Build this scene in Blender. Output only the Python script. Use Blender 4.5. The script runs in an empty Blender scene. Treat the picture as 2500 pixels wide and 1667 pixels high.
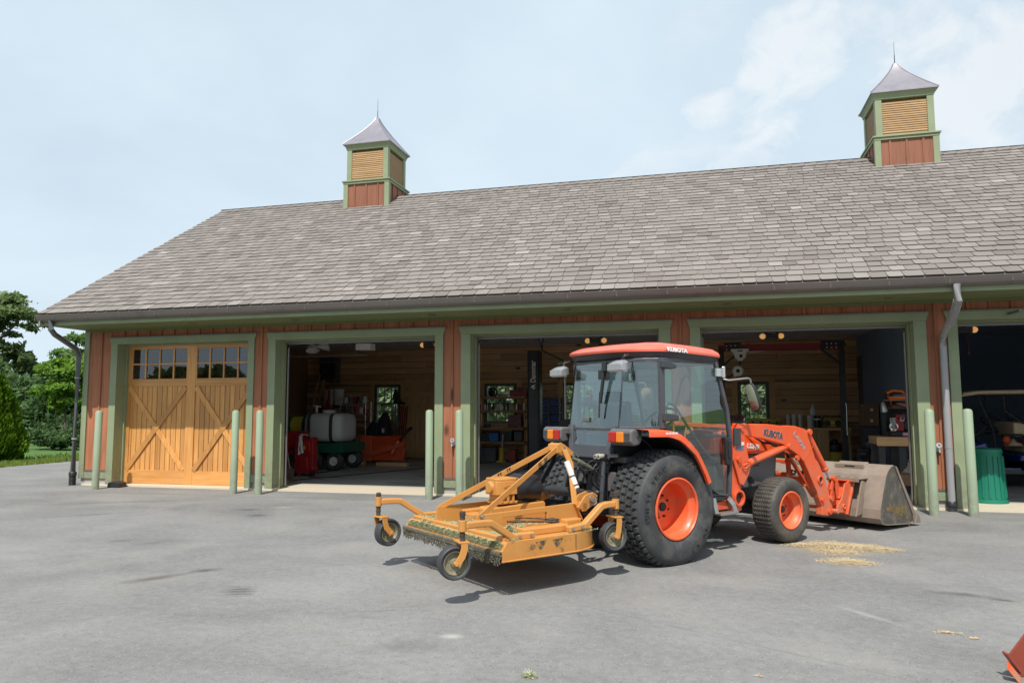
import bpy, bmesh, math, random
from mathutils import Vector, Matrix, Euler
random.seed(7)
SC = bpy.context.scene
COL = SC.collection
PI = math.pi
R = math.radians

# ------------------------------------------------------------------ mesh builder
class MB:
    """collects shapes and links them as one mesh object"""
    def __init__(s):
        s.v = []; s.f = []; s.var = []; s.cv = 0.5; s.M = None
    def add(s, vs, fs):
        o = len(s.v)
        if s.M is not None:
            vs = [s.M @ Vector(p) for p in vs]
        s.v += [tuple(p) for p in vs]
        s.f += [tuple(i + o for i in f) for f in fs]
        s.var += [s.cv] * len(fs)
        return s
    def box(s, x0, x1, y0, y1, z0, z1):
        return s.add([(x0,y0,z0),(x1,y0,z0),(x1,y1,z0),(x0,y1,z0),(x0,y0,z1),(x1,y0,z1),(x1,y1,z1),(x0,y1,z1)],
                     [(0,3,2,1),(4,5,6,7),(0,1,5,4),(1,2,6,5),(2,3,7,6),(3,0,4,7)])
    def obox(s, c, size, rot=(0,0,0)):
        m = Euler(rot).to_matrix(); c = Vector(c); a, b, d = [q/2 for q in size]
        vs = [c + m @ Vector(p) for p in [(-a,-b,-d),(a,-b,-d),(a,b,-d),(-a,b,-d),(-a,-b,d),(a,-b,d),(a,b,d),(-a,b,d)]]
        return s.add(vs, [(0,3,2,1),(4,5,6,7),(0,1,5,4),(1,2,6,5),(2,3,7,6),(3,0,4,7)])
    def frame(s, p0, p1, up=(0,0,1)):
        d = (Vector(p1) - Vector(p0)); L = d.length; d.normalize()
        u = Vector(up)
        if abs(d.dot(u)) > 0.98: u = Vector((1,0,0))
        a = d.cross(u).normalized(); b = a.cross(d).normalized()
        return d, a, b
    def bar(s, p0, p1, w, h, up=(0,0,1)):
        return s.sweep([p0, p1], [(-w/2,-h/2),(w/2,-h/2),(w/2,h/2),(-w/2,h/2)], up)
    def sweep(s, pts, sec, up=(0,0,1), caps=True, closed=False):
        """sweep a 2-D section along a polyline, mitred at the bends; section x = sideways, y = up"""
        P = [Vector(p) for p in pts]; n = len(P); k = len(sec); vs = []
        U = Vector(up)
        for i in range(n):
            if closed:
                d0 = (P[i] - P[i-1]).normalized(); d1 = (P[(i+1) % n] - P[i]).normalized()
            else:
                d0 = (P[i] - P[i-1]).normalized() if i > 0 else (P[1] - P[0]).normalized()
                d1 = (P[i+1] - P[i]).normalized() if i < n-1 else d0
            t = (d0 + d1)
            t = t.normalized() if t.length > 1e-6 else d1
            u = U
            if abs(t.dot(u)) > 0.985: u = Vector((1,0,0)) if abs(t.x) < .9 else Vector((0,1,0))
            a = t.cross(u).normalized(); b = a.cross(t).normalized()
            c = max(0.35, math.sqrt(max(0.0, (1 + d0.dot(d1)) / 2)))
            # mitre: widen in the plane of the bend
            bend = (d1 - d0)
            if bend.length > 1e-5:
                bn = bend.normalized()
                fa = abs(a.dot(bn)); fb = abs(b.dot(bn))
                ka = 1 + (1/c - 1) * fa; kb = 1 + (1/c - 1) * fb
            else: ka = kb = 1
            for (x, y) in sec: vs.append(P[i] + a * x * ka + b * y * kb)
        fs = []
        rng = n if closed else n - 1
        for i in range(rng):
            j = (i + 1) % n
            for q in range(k):
                r = (q + 1) % k
                fs.append((i*k+q, i*k+r, j*k+r, j*k+q))
        if caps and not closed:
            fs.append(tuple(range(k-1, -1, -1))); fs.append(tuple((n-1)*k + q for q in range(k)))
        return s.add(vs, fs)
    def tube(s, pts, r, n=8, closed=False, up=(0,0,1)):
        return s.sweep(pts, [(r*math.cos(2*PI*i/n), r*math.sin(2*PI*i/n)) for i in range(n)], up, True, closed)
    def cyl(s, p0, p1, r0, r1=None, n=14):
        r1 = r0 if r1 is None else r1
        d, a, b = s.frame(p0, p1); p0 = Vector(p0); p1 = Vector(p1)
        vs = []
        for p, r in ((p0, r0), (p1, r1)):
            for i in range(n):
                t = 2*PI*i/n; vs.append(p + a*math.cos(t)*r + b*math.sin(t)*r)
        fs = [(i, (i+1) % n, n + (i+1) % n, n + i) for i in range(n)]
        fs += [tuple(range(n-1, -1, -1)), tuple(range(n, 2*n))]
        return s.add(vs, fs)
    def lathe(s, prof, o=(0,0,0), axis=(0,0,1), n=24, closed=False, a0=0, a1=2*PI):
        """prof = [(radius, distance along axis)]"""
        A = Vector(axis).normalized(); o = Vector(o)
        u = Vector((0,0,1)) if abs(A.z) < .9 else Vector((1,0,0))
        a = A.cross(u).normalized(); b = A.cross(a).normalized()
        full = abs((a1 - a0) - 2*PI) < 1e-6
        m = n if full else n + 1
        vs = []; k = len(prof)
        for i in range(m):
            t = a0 + (a1 - a0) * i / n
            dr = a*math.cos(t) + b*math.sin(t)
            for (r, h) in prof: vs.append(o + dr*r + A*h)
        fs = []
        kk = k if closed else k - 1
        for i in range(n):
            j = (i + 1) % m if full else i + 1
            for q in range(kk):
                w = (q + 1) % k
                fs.append((i*k+q, i*k+w, j*k+w, j*k+q))
        return s.add(vs, fs)
    def prism(s, poly, a0, a1, ax='y'):
        """poly in the plane across ax: y -> (x,z), x -> (y,z), z -> (x,y)"""
        def P(p, t):
            return (p[0], t, p[1]) if ax == 'y' else (t, p[0], p[1]) if ax == 'x' else (p[0], p[1], t)
        n = len(poly)
        vs = [P(p, a0) for p in poly] + [P(p, a1) for p in poly]
        fs = [(i, (i+1) % n, n + (i+1) % n, n + i) for i in range(n)]
        fs += [tuple(range(n-1, -1, -1)), tuple(range(n, 2*n))]
        return s.add(vs, fs)
    def sheet(s, line, a0, a1, th, ax='y'):
        """an open polyline given thickness th and extruded along ax"""
        L = [Vector((p[0], p[1])) for p in line]; n = len(L); off = []
        for i in range(n):
            d0 = (L[i]-L[i-1]).normalized() if i else (L[1]-L[0]).normalized()
            d1 = (L[i+1]-L[i]).normalized() if i < n-1 else d0
            t = (d0 + d1).normalized(); nn = Vector((-t.y, t.x)); c = max(.4, math.sqrt(max(0,(1+d0.dot(d1))/2)))
            off.append(L[i] + nn * th / c)
        k0 = len(s.v)
        for i in range(n-1):
            s.prism([tuple(L[i]), tuple(L[i+1]), tuple(off[i+1]), tuple(off[i])], a0, a1, ax)
        return s
    def ball(s, c, r, n=12, m=8, sc=(1,1,1)):
        vs = []; fs = []; c = Vector(c)
        for j in range(m+1):
            p = PI*j/m
            for i in range(n):
                t = 2*PI*i/n
                vs.append(c + Vector((r*sc[0]*math.sin(p)*math.cos(t), r*sc[1]*math.sin(p)*math.sin(t), r*sc[2]*math.cos(p))))
        for j in range(m):
            for i in range(n):
                fs.append((j*n+i, j*n+(i+1) % n, (j+1)*n+(i+1) % n, (j+1)*n+i))
        return s.add(vs, fs)
    def loft(s, rings, caps=True):
        k = len(rings[0]); vs = [p for r in rings for p in r]; fs = []
        for i in range(len(rings)-1):
            for q in range(k):
                r = (q+1) % k
                fs.append((i*k+q, i*k+r, (i+1)*k+r, (i+1)*k+q))
        if caps:
            fs.append(tuple(range(k-1, -1, -1))); fs.append(tuple((len(rings)-1)*k+q for q in range(k)))
        return s.add(vs, fs)
    def build(s, name, mat, parent=None, smooth=None, bevel=0, seg=2, weld=False):
        me = bpy.data.meshes.new(name)
        me.from_pydata(s.v, [], s.f)
        at = me.attributes.new('var', 'FLOAT', 'FACE'); at.data.foreach_set('value', s.var)
        bm = bmesh.new(); bm.from_mesh(me)
        if weld: bmesh.ops.remove_doubles(bm, verts=bm.verts, dist=1e-4)
        bmesh.ops.recalc_face_normals(bm, faces=bm.faces); bm.to_mesh(me); bm.free()
        me.materials.append(mat)
        if smooth is not None:
            me.polygons.foreach_set('use_smooth', [True]*len(me.polygons))
            me.set_sharp_from_angle(angle=R(smooth))
        o = bpy.data.objects.new(name, me); COL.objects.link(o)
        if parent: o.parent = parent
        if bevel:
            b = o.modifiers.new('Bevel', 'BEVEL'); b.width = bevel; b.segments = seg; b.limit_method = 'ANGLE'; b.angle_limit = R(40)
            b.harden_normals = False
        return o

def tag(o, label, cat, group=None, kind=None):
    if label: o['label'] = label
    if cat: o['category'] = cat
    if group: o['group'] = group
    if kind: o['kind'] = kind
    return o
def struct(o):
    o['kind'] = 'structure'; return o
def empty(name, loc=(0,0,0), rz=0, parent=None):
    o = bpy.data.objects.new(name, None); COL.objects.link(o)
    o.location = loc; o.rotation_euler = (0,0,rz); o.empty_display_size = .1
    if parent: o.parent = parent
    return o
def thing(name, label, cat, loc=(0,0,0), rz=0, group=None):
    return tag(empty(name, loc, rz), label, cat, group)
def kids(o): return [c for c in bpy.data.objects if c.parent == o]
def copy_tree(o, parent=None):
    c = o.copy(); COL.objects.link(c); c.parent = parent
    for ch in kids(o): copy_tree(ch, c)
    return c
def mark(o, label): o['label'] = label; return o

def text(name, body, size, o, rx, uy, mat, parent, depth=.002, shear=0, width=None, bold=0):
    """raised lettering: starts at o, runs along rx, up is uy"""
    cu = bpy.data.curves.new(name, 'FONT'); cu.body = body; cu.size = size; cu.extrude = depth; cu.shear = shear; cu.offset = bold; cu.resolution_u = 3
    to = bpy.data.objects.new(name, cu); COL.objects.link(to)
    bpy.context.view_layer.update()
    dg = bpy.context.evaluated_depsgraph_get()
    me = bpy.data.meshes.new_from_object(to.evaluated_get(dg))
    bpy.data.objects.remove(to)
    rx = Vector(rx).normalized(); uy = Vector(uy); uy = (uy - rx*uy.dot(rx)).normalized(); nz = rx.cross(uy)
    xs = [v.co.x for v in me.vertices]; k = 1
    if width: k = width / (max(xs) - min(xs))
    o = Vector(o)
    for v in me.vertices:
        c = v.co.copy(); v.co = o + rx*c.x*k + uy*c.y + nz*c.z
    me.materials.clear(); me.materials.append(mat); me.name = name
    ob = bpy.data.objects.new(name, me); COL.objects.link(ob); ob.parent = parent
    return ob

# ------------------------------------------------------------------ materials
def nt(m):
    m.use_nodes = True; t = m.node_tree; t.nodes.clear(); return t
class G:
    """small node-graph helper"""
    def __init__(s, t): s.t = t
    def n(s, typ, **k):
        x = s.t.nodes.new(typ)
        for a, b in k.items(): setattr(x, a, b)
        return x
    def l(s, a, b): s.t.links.new(a, b)
    def math(s, op, a, b=None, clamp=False):
        x = s.n('ShaderNodeMath', operation=op); x.use_clamp = clamp
        for i, q in enumerate((a, b)):
            if q is None: continue
            if isinstance(q, (int, float)): x.inputs[i].default_value = q
            else: s.l(q, x.inputs[i])
        return x.outputs[0]
    def mix(s, fac, a, b, mode='MIX'):
        x = s.n('ShaderNodeMix', data_type='RGBA', blend_type=mode)
        for i, q in ((0, fac), (6, a), (7, b)):
            if isinstance(q, (int, float)): x.inputs[i].default_value = q
            elif isinstance(q, (tuple, list)): x.inputs[i].default_value = (*q[:3], 1)
            else: s.l(q, x.inputs[i])
        return x.outputs[2]
    def coords(s, kind='Object', scale=(1,1,1), rot=(0,0,0)):
        c = s.n('ShaderNodeTexCoord'); mp = s.n('ShaderNodeMapping')
        mp.inputs['Scale'].default_value = scale; mp.inputs['Rotation'].default_value = rot
        s.l(c.outputs[kind], mp.inputs[0]); return mp.outputs[0]
    def noise(s, vec, scale, detail=3, rough=.55, dist=0):
        x = s.n('ShaderNodeTexNoise'); s.l(vec, x.inputs['Vector'])
        x.inputs['Scale'].default_value = scale; x.inputs['Detail'].default_value = detail; x.inputs['Roughness'].default_value = rough; x.inputs['Distortion'].default_value = dist
        return x.outputs['Fac']
    def ramp(s, fac, stops, interp='LINEAR'):
        x = s.n('ShaderNodeValToRGB'); x.color_ramp.interpolation = interp
        e = x.color_ramp.elements
        while len(e) < len(stops): e.new(.5)
        for q, (p, c) in zip(e, stops):
            q.position = p; q.color = (*c[:3], 1) if not isinstance(c, (int, float)) else (c, c, c, 1)
        s.l(fac, x.inputs[0]); return x.outputs[0]
    def attr(s, name='var'):
        return s.n('ShaderNodeAttribute', attribute_name=name).outputs['Fac']
    def hsv(s, col, val=1, sat=1, hue=.5):
        x = s.n('ShaderNodeHueSaturation')
        for nme, q in (('Value', val), ('Saturation', sat), ('Hue', hue)):
            if isinstance(q, (int, float)): x.inputs[nme].default_value = q
            else: s.l(q, x.inputs[nme])
        if isinstance(col, (tuple, list)): x.inputs['Color'].default_value = (*col[:3], 1)
        else: s.l(col, x.inputs['Color'])
        return x.outputs[0]
    def bump(s, h, strength, dist=.01):
        x = s.n('ShaderNodeBump'); x.inputs['Strength'].default_value = strength; x.inputs['Distance'].default_value = dist
        s.l(h, x.inputs['Height']); return x.outputs[0]
    def out(s, col, rough=.6, metal=0, normal=None, coat=0, spec=None, emit=None, trans=0):
        b = s.n('ShaderNodeBsdfPrincipled'); o = s.n('ShaderNodeOutputMaterial')
        for nme, q in (('Base Color', col), ('Roughness', rough), ('Metallic', metal)):
            if isinstance(q, (int, float)): b.inputs[nme].default_value = q
            elif isinstance(q, (tuple, list)): b.inputs[nme].default_value = (*q[:3], 1)
            else: s.l(q, b.inputs[nme])
        if normal is not None: s.l(normal, b.inputs['Normal'])
        if coat: b.inputs['Coat Weight'].default_value = coat; b.inputs['Coat Roughness'].default_value = .12
        if spec is not None: b.inputs['Specular IOR Level'].default_value = spec
        if emit: b.inputs['Emission Color'].default_value = (*emit[0], 1); b.inputs['Emission Strength'].default_value = emit[1]
        s.l(b.outputs[0], o.inputs[0]); return b

def pmat(name, col, rough=.55, metal=0, amount=.12, scale=6, var=0, stretch=(1,1,1), bump=0, bscale=60, coat=0, dirt=None, dirtlo=.55, dirthi=.75, dscale=3, spec=None, emit=None, rvar=.1, splash=None):
    """painted / plain surface with uneven tone, optional dirt colour in patches, optional fine bump"""
    m = bpy.data.materials.new(name); g = G(nt(m))
    c = g.coords('Object', stretch)
    n1 = g.noise(c, scale, 4)
    v = g.math('ADD', g.math('MULTIPLY', g.math('SUBTRACT', n1, .5), 2*amount*1.6), 1)
    if var: v = g.math('ADD', v, g.math('MULTIPLY', g.math('SUBTRACT', g.attr(), .5), 2*var))
    colr = g.hsv(col, v)
    if dirt:
        d = g.noise(c, dscale, 6, .65)
        f = g.ramp(d, [(dirtlo, 0), (dirthi, 1)])
        colr = g.mix(f, colr, dirt)
    if splash:
        hgt, sc_, ks = splash; sp_ = g.n('ShaderNodeSeparateXYZ'); g.l(g.coords('Object'), sp_.inputs[0])
        lo_ = g.math('SUBTRACT', 1.0, g.math('DIVIDE', sp_.outputs[2], hgt), True)
        sn = g.noise(g.coords('Object'), 9, 6, .7)
        colr = g.mix(g.math('MULTIPLY', g.math('MULTIPLY', lo_, g.ramp(sn, [(.38, 0), (.62, 1)])), ks), colr, sc_)
    rr = g.math('ADD', rough, g.math('MULTIPLY', g.math('SUBTRACT', g.noise(c, scale*2.3, 3), .5), rvar*2), True)
    nm = g.bump(g.noise(c, bscale, 4), bump, .01) if bump else None
    g.out(colr, rr, metal, nm, coat, spec, emit)
    return m

def wood(name, c1, c2, axis='z', scale=2.2, var=.15, rough=.6, knots=0, knot=(.05,.02,.01), bump=.15, coat=0):
    """grain running along axis, darker and lighter boards by the face attribute, knots as dark spots"""
    m = bpy.data.materials.new(name); g = G(nt(m))
    st = {'z': (9,9,.6), 'x': (.6,9,9), 'y': (9,.6,9)}[axis]
    tc = g.n('ShaderNodeTexCoord')
    off = g.n('ShaderNodeVectorMath', operation='ADD')
    cmb = g.n('ShaderNodeCombineXYZ'); a = g.attr()
    for i, k in enumerate((37.1, 53.7, 71.3)): g.l(g.math('MULTIPLY', a, k), cmb.inputs[i])
    g.l(tc.outputs['Object'], off.inputs[0]); g.l(cmb.outputs[0], off.inputs[1])
    mp = g.n('ShaderNodeMapping'); mp.inputs['Scale'].default_value = st; g.l(off.outputs[0], mp.inputs[0])
    gr = g.noise(mp.outputs[0], scale, 5, .6, .6)
    col = g.ramp(gr, [(.3, c1), (.7, c2)])
    v = g.math('ADD', g.math('MULTIPLY', g.math('SUBTRACT', a, .5), 2*var), 1)
    big = g.noise(tc.outputs['Object'], 1.1, 3)
    v = g.math('ADD', v, g.math('MULTIPLY', g.math('SUBTRACT', big, .5), .35))
    col = g.hsv(col, v)
    if knots:
        mk = g.n('ShaderNodeMapping'); s2 = {'z': (3.2,3.2,1.5), 'x': (1.5,3.2,3.2), 'y': (3.2,1.5,3.2)}[axis]; mk.inputs['Scale'].default_value = s2
        g.l(off.outputs[0], mk.inputs[0])
        vo = g.n('ShaderNodeTexVoronoi'); vo.inputs['Scale'].default_value = knots; g.l(mk.outputs[0], vo.inputs['Vector'])
        f = g.ramp(vo.outputs['Distance'], [(.07, 1), (.13, 0)])
        col = g.mix(g.math('MULTIPLY', f, .85), col, knot)
    nm = g.bump(gr, bump, .004)
    g.out(col, rough, 0, nm, coat)
    return m

def glass(name, tint, k=2.0, base=.0, rough=0.0, gcol=(.93,.97,1)):
    """thin pane: tinted see-through plus mirror reflection that grows at grazing angles"""
    m = bpy.data.materials.new(name); g = G(nt(m))
    tr = g.n('ShaderNodeBsdfTransparent'); tr.inputs[0].default_value = (*tint, 1)
    gl = g.n('ShaderNodeBsdfGlossy'); gl.inputs['Roughness'].default_value = rough; gl.inputs[0].default_value = (*gcol, 1)
    fr = g.n('ShaderNodeFresnel'); geo = g.n('ShaderNodeNewGeometry')
    g.l(g.math('SUBTRACT', 1.5, g.math('MULTIPLY', geo.outputs['Backfacing'], 1.5-1/1.5)), fr.inputs[0])
    f = g.math('ADD', g.math('MULTIPLY', fr.outputs[0], k), base, True)
    mx = g.n('ShaderNodeMixShader'); g.l(f, mx.inputs[0]); g.l(tr.outputs[0], mx.inputs[1]); g.l(gl.outputs[0], mx.inputs[2])
    o = g.n('ShaderNodeOutputMaterial'); g.l(mx.outputs[0], o.inputs[0])
    return m

M = {}
M['trim'] = pmat('sage_green_paint', (.25,.292,.172), .55, amount=.12, scale=2.5, bump=.04, bscale=90, dirt=(.29,.325,.20), dirtlo=.6, dirthi=.85, splash=(.7,(.20,.185,.13),1.0))
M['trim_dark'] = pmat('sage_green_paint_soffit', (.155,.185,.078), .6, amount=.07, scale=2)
M['bollard'] = pmat('bollard_green_plastic', (.285,.355,.24), .42, amount=.06, scale=3, dirt=(.22,.27,.18), dirtlo=.62, dirthi=.85, dscale=6, splash=(.7,(.23,.22,.18),1.0))
M['siding'] = wood('stained_cedar_siding', (.28,.096,.046), (.43,.163,.078), 'z', 1.6, .12, .65, .55, (.05,.02,.015))
M['siding_dark'] = wood('aged_cupola_cedar', (.20,.072,.040), (.31,.118,.064), 'z', 1.6, .12, .65, .55, (.05,.02,.015))
M['doorwood'] = wood('honey_cedar', (.48,.205,.055), (.66,.335,.105), 'z', 1.8, .16, .38, 0, bump=.06, coat=.25)
M['doorwood_x'] = wood('honey_cedar_rail', (.50,.21,.056), (.64,.33,.105), 'x', 1.8, .14, .38, 0, bump=.06, coat=.25)
M['louver'] = wood('louver_cedar', (.42,.25,.115), (.54,.35,.18), 'x', 1.6, .1, .6)
M['pine'] = wood('knotty_pine_boards', (.48,.28,.13), (.63,.40,.21), 'x', 1.6, .2, .6, .8, (.07,.025,.01))
M['pine_z'] = wood('knotty_pine_door', (.50,.29,.12), (.62,.38,.175), 'z', 1.6, .12, .6, 1.0, (.07,.025,.01))
M['lumber'] = wood('shelf_lumber', (.26,.14,.07), (.38,.22,.12), 'x', 2, .2, .7)
M['gutter'] = pmat('brown_grey_gutter', (.155,.135,.125), .38, .35, .08, 2, dirt=(.10,.085,.075), dirtlo=.55, dirthi=.85)
M['downspout'] = pmat('weathered_downspout', (.33,.325,.335), .42, .15, .07, 2)
M['pipe_grey'] = pmat('blue_grey_pipe', (.115,.125,.13), .45, .2, .08, 2, dirt=(.15,.15,.145), dirtlo=.5, dirthi=.8)
M['flash'] = pmat('grey_flashing', (.20,.18,.175), .4, .5, .1, 4)
M['cap_metal'] = pmat('weathered_zinc', (.30,.28,.31), .42, .55, .12, 2.5, dirt=(.42,.41,.42), dirtlo=.62, dirthi=.8, dscale=4)
M['concrete'] = pmat('slab_concrete', (.40,.365,.30), .8, 0, .12, 1.5, bump=.12, bscale=140, dirt=(.28,.255,.21), dirtlo=.5, dirthi=.75)
M['found'] = pmat('foundation_concrete', (.36,.35,.33), .85, 0, .1, 5, bump=.15, bscale=80)
M['ceil'] = pmat('shop_ceiling_paint', (.60,.62,.68), .8, 0, .05, 1)
M['bluewall'] = pmat('blue_grey_drywall', (.20,.27,.37), .8, 0, .05, 1)
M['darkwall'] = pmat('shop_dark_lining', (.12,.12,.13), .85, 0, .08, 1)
M['winframe'] = pmat('window_frame_green', (.075,.095,.065), .5)
M['black'] = pmat('black_plastic', (.018,.018,.02), .45, 0, .2, 8, rvar=.15)
M['blackmetal'] = pmat('black_painted_steel', (.022,.022,.025), .38, .2, .2, 5, rvar=.15)
M['darkgrey'] = pmat('dark_grey_plastic', (.045,.048,.055), .42, 0, .12, 5)
M['frame'] = pmat('cab_frame_grey', (.075,.075,.085), .4, .1, .08, 4, dirt=(.11,.11,.115), dirtlo=.55, dirthi=.8)
M['midgrey'] = pmat('hood_side_grey', (.13,.125,.125), .5, .1, .1, 4)
M['steel'] = pmat('bare_steel', (.42,.41,.39), .35, .8, .12, 10, dirt=(.2,.16,.12), dirtlo=.6, dirthi=.8, dscale=9)
M['lampshell'] = pmat('grey_lamp_shell', (.36,.36,.37), .32, .5, .06, 8)
M['blade_red'] = pmat('dark_red_orange_plate', (.25,.048,.026), .5, 0, .1, 3, dirt=(.20,.06,.04), dirtlo=.5, dirthi=.75, dscale=6)
M['silver'] = pmat('bright_silver', (.62,.62,.63), .25, .75, .05, 8)
M['white'] = pmat('white_plastic', (.72,.71,.68), .4, 0, .05, 5)
M['tank'] = pmat('natural_poly_tank', (.60,.60,.60), .45, 0, .05, 2)
M['orange'] = pmat('orange_machine_paint', (.80,.085,.012), .32, 0, .06, 3, coat=.3, dirt=(.62,.15,.06), dirtlo=.5, dirthi=.8, dscale=5, splash=(1.3,(.40,.22,.14),.9))
M['orange_dirty'] = pmat('orange_paint_dusty', (.68,.085,.02), .45, 0, .12, 5, dirt=(.42,.18,.10), dirtlo=.5, dirthi=.78, dscale=8)
M['roofpink'] = pmat('faded_orange_roof', (.82,.145,.095), .4, 0, .04, 2, coat=.2, dirt=(.80,.22,.15), dirtlo=.5, dirthi=.8, dscale=2)
M['rim'] = pmat('orange_rim', (.80,.115,.036), .40, 0, .08, 4, coat=.15, dirt=(.58,.2,.10), dirtlo=.47, dirthi=.78, dscale=7)
M['rim_dull'] = pmat('orange_rim_dusty', (.76,.135,.05), .5, 0, .08, 5, dirt=(.55,.2,.11), dirtlo=.48, dirthi=.8, dscale=8)
M['yellow'] = pmat('mower_yellow_paint', (.55,.245,.058), .48, 0, .09, 4, coat=.1, dirt=(.36,.19,.075), dirtlo=.6, dirthi=.82, dscale=6)
M['yellow_scuff'] = pmat('mower_scuffed_edge', (.53,.235,.055), .5, 0, .14, 6, dirt=(.12,.08,.04), dirtlo=.6, dirthi=.72, dscale=9)
M['caster_rubber'] = pmat('caster_rubber', (.042,.043,.047), .6, 0, .25, 9, dirt=(.10,.098,.09), dirtlo=.55, dirthi=.8, dscale=14, bump=.2)
M['caster_hub'] = pmat('dirty_caster_hub', (.26,.23,.16), .65, .1, .25, 9, dirt=(.13,.13,.06), dirtlo=.45, dirthi=.7, dscale=18)
M['rust'] = pmat('rusty_spindle', (.075,.055,.04), .7, .2, .35, 14, bump=.3, dirt=(.26,.22,.15), dirtlo=.55, dirthi=.75, dscale=22)
M['chain'] = pmat('grassy_chain', (.13,.115,.085), .65, .3, .4, 30, dirt=(.26,.25,.15), dirtlo=.5, dirthi=.68, dscale=40)
M['bucket'] = pmat('worn_bucket_steel', (.235,.180,.140), .6, .1, .16, 3, dirt=(.30,.25,.20), dirtlo=.45, dirthi=.75, dscale=4, bump=.1, bscale=40)
M['bucket_side'] = pmat('worn_bucket_end', (.10,.09,.078), .6, .2, .3, 6, dirt=(.21,.18,.14), dirtlo=.5, dirthi=.7, dscale=9, bump=.15, bscale=50)
M['rub'] = None
M['seat'] = pmat('black_vinyl_seat', (.03,.03,.034), .5, 0, .1, 8)
M['letter_dark'] = pmat('lettering_dark', (.05,.045,.055), .5)
M['letter_white'] = pmat('lettering_white', (.72,.68,.66), .5)
M['letter_silver'] = pmat('lettering_silver', (.42,.38,.38), .4, .3)
M['red_lens'] = pmat('red_lamp_lens', (.42,.008,.012), .15, 0, .25, 40, coat=.6)
M['amber_lens'] = pmat('amber_lamp_lens', (.75,.22,.015), .15, 0, .2, 40, coat=.6)
M['lens'] = pmat('clear_lamp_lens', (.55,.52,.46), .2, .2, .2, 40, coat=.5)
M['amber_lit'] = pmat('lit_amber_globe', (.75,.42,.18), .4, emit=((1.0,.50,.16), .45))
M['cab_glass'] = glass('tinted_cab_glass', (.78,.91,.89), 1.9, .05, 0, (.88,.97,1.0))
M['rear_glass'] = glass('tinted_rear_glass', (.80,.92,.90), 2.1, .09, 0, (.86,.97,1.0))
M['door_glass'] = glass('window_pane_glass', (.35,.37,.38), 1.7, .03)
M['win_glass'] = glass('back_window_glass', (.9,.95,.92), 1.5)
M['red'] = pmat('red_poly', (.34,.012,.016), .42, 0, .08, 5)
M['redsteel'] = pmat('red_painted_steel', (.26,.02,.022), .4, .1, .1, 5)
M['green_can'] = pmat('green_bin_plastic', (.004,.165,.105), .5, 0, .06, 4)
M['green_tr'] = pmat('green_trailer_paint', (.008,.115,.065), .42, 0, .08, 4)
M['cloth'] = pmat('white_rag', (.62,.61,.64), .9, 0, .08, 12)
M['tan'] = pmat('tan_vinyl', (.60,.48,.31), .55, 0, .06, 5)
M['blue'] = pmat('blue_crate_plastic', (.02,.06,.20), .5, 0, .1, 6)
M['blue_gloss'] = pmat('blue_body_paint', (.01,.035,.22), .25, 0, .05, 3, coat=.6)
M['carton'] = pmat('brown_carton', (.26,.15,.085), .85, 0, .08, 4)
M['yell2'] = pmat('yellow_plastic', (.55,.42,.03), .5, 0, .08, 5)
M['tool_orange'] = pmat('orange_tool_body', (.72,.14,.02), .45)
M['leaf_pile'] = None
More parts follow.
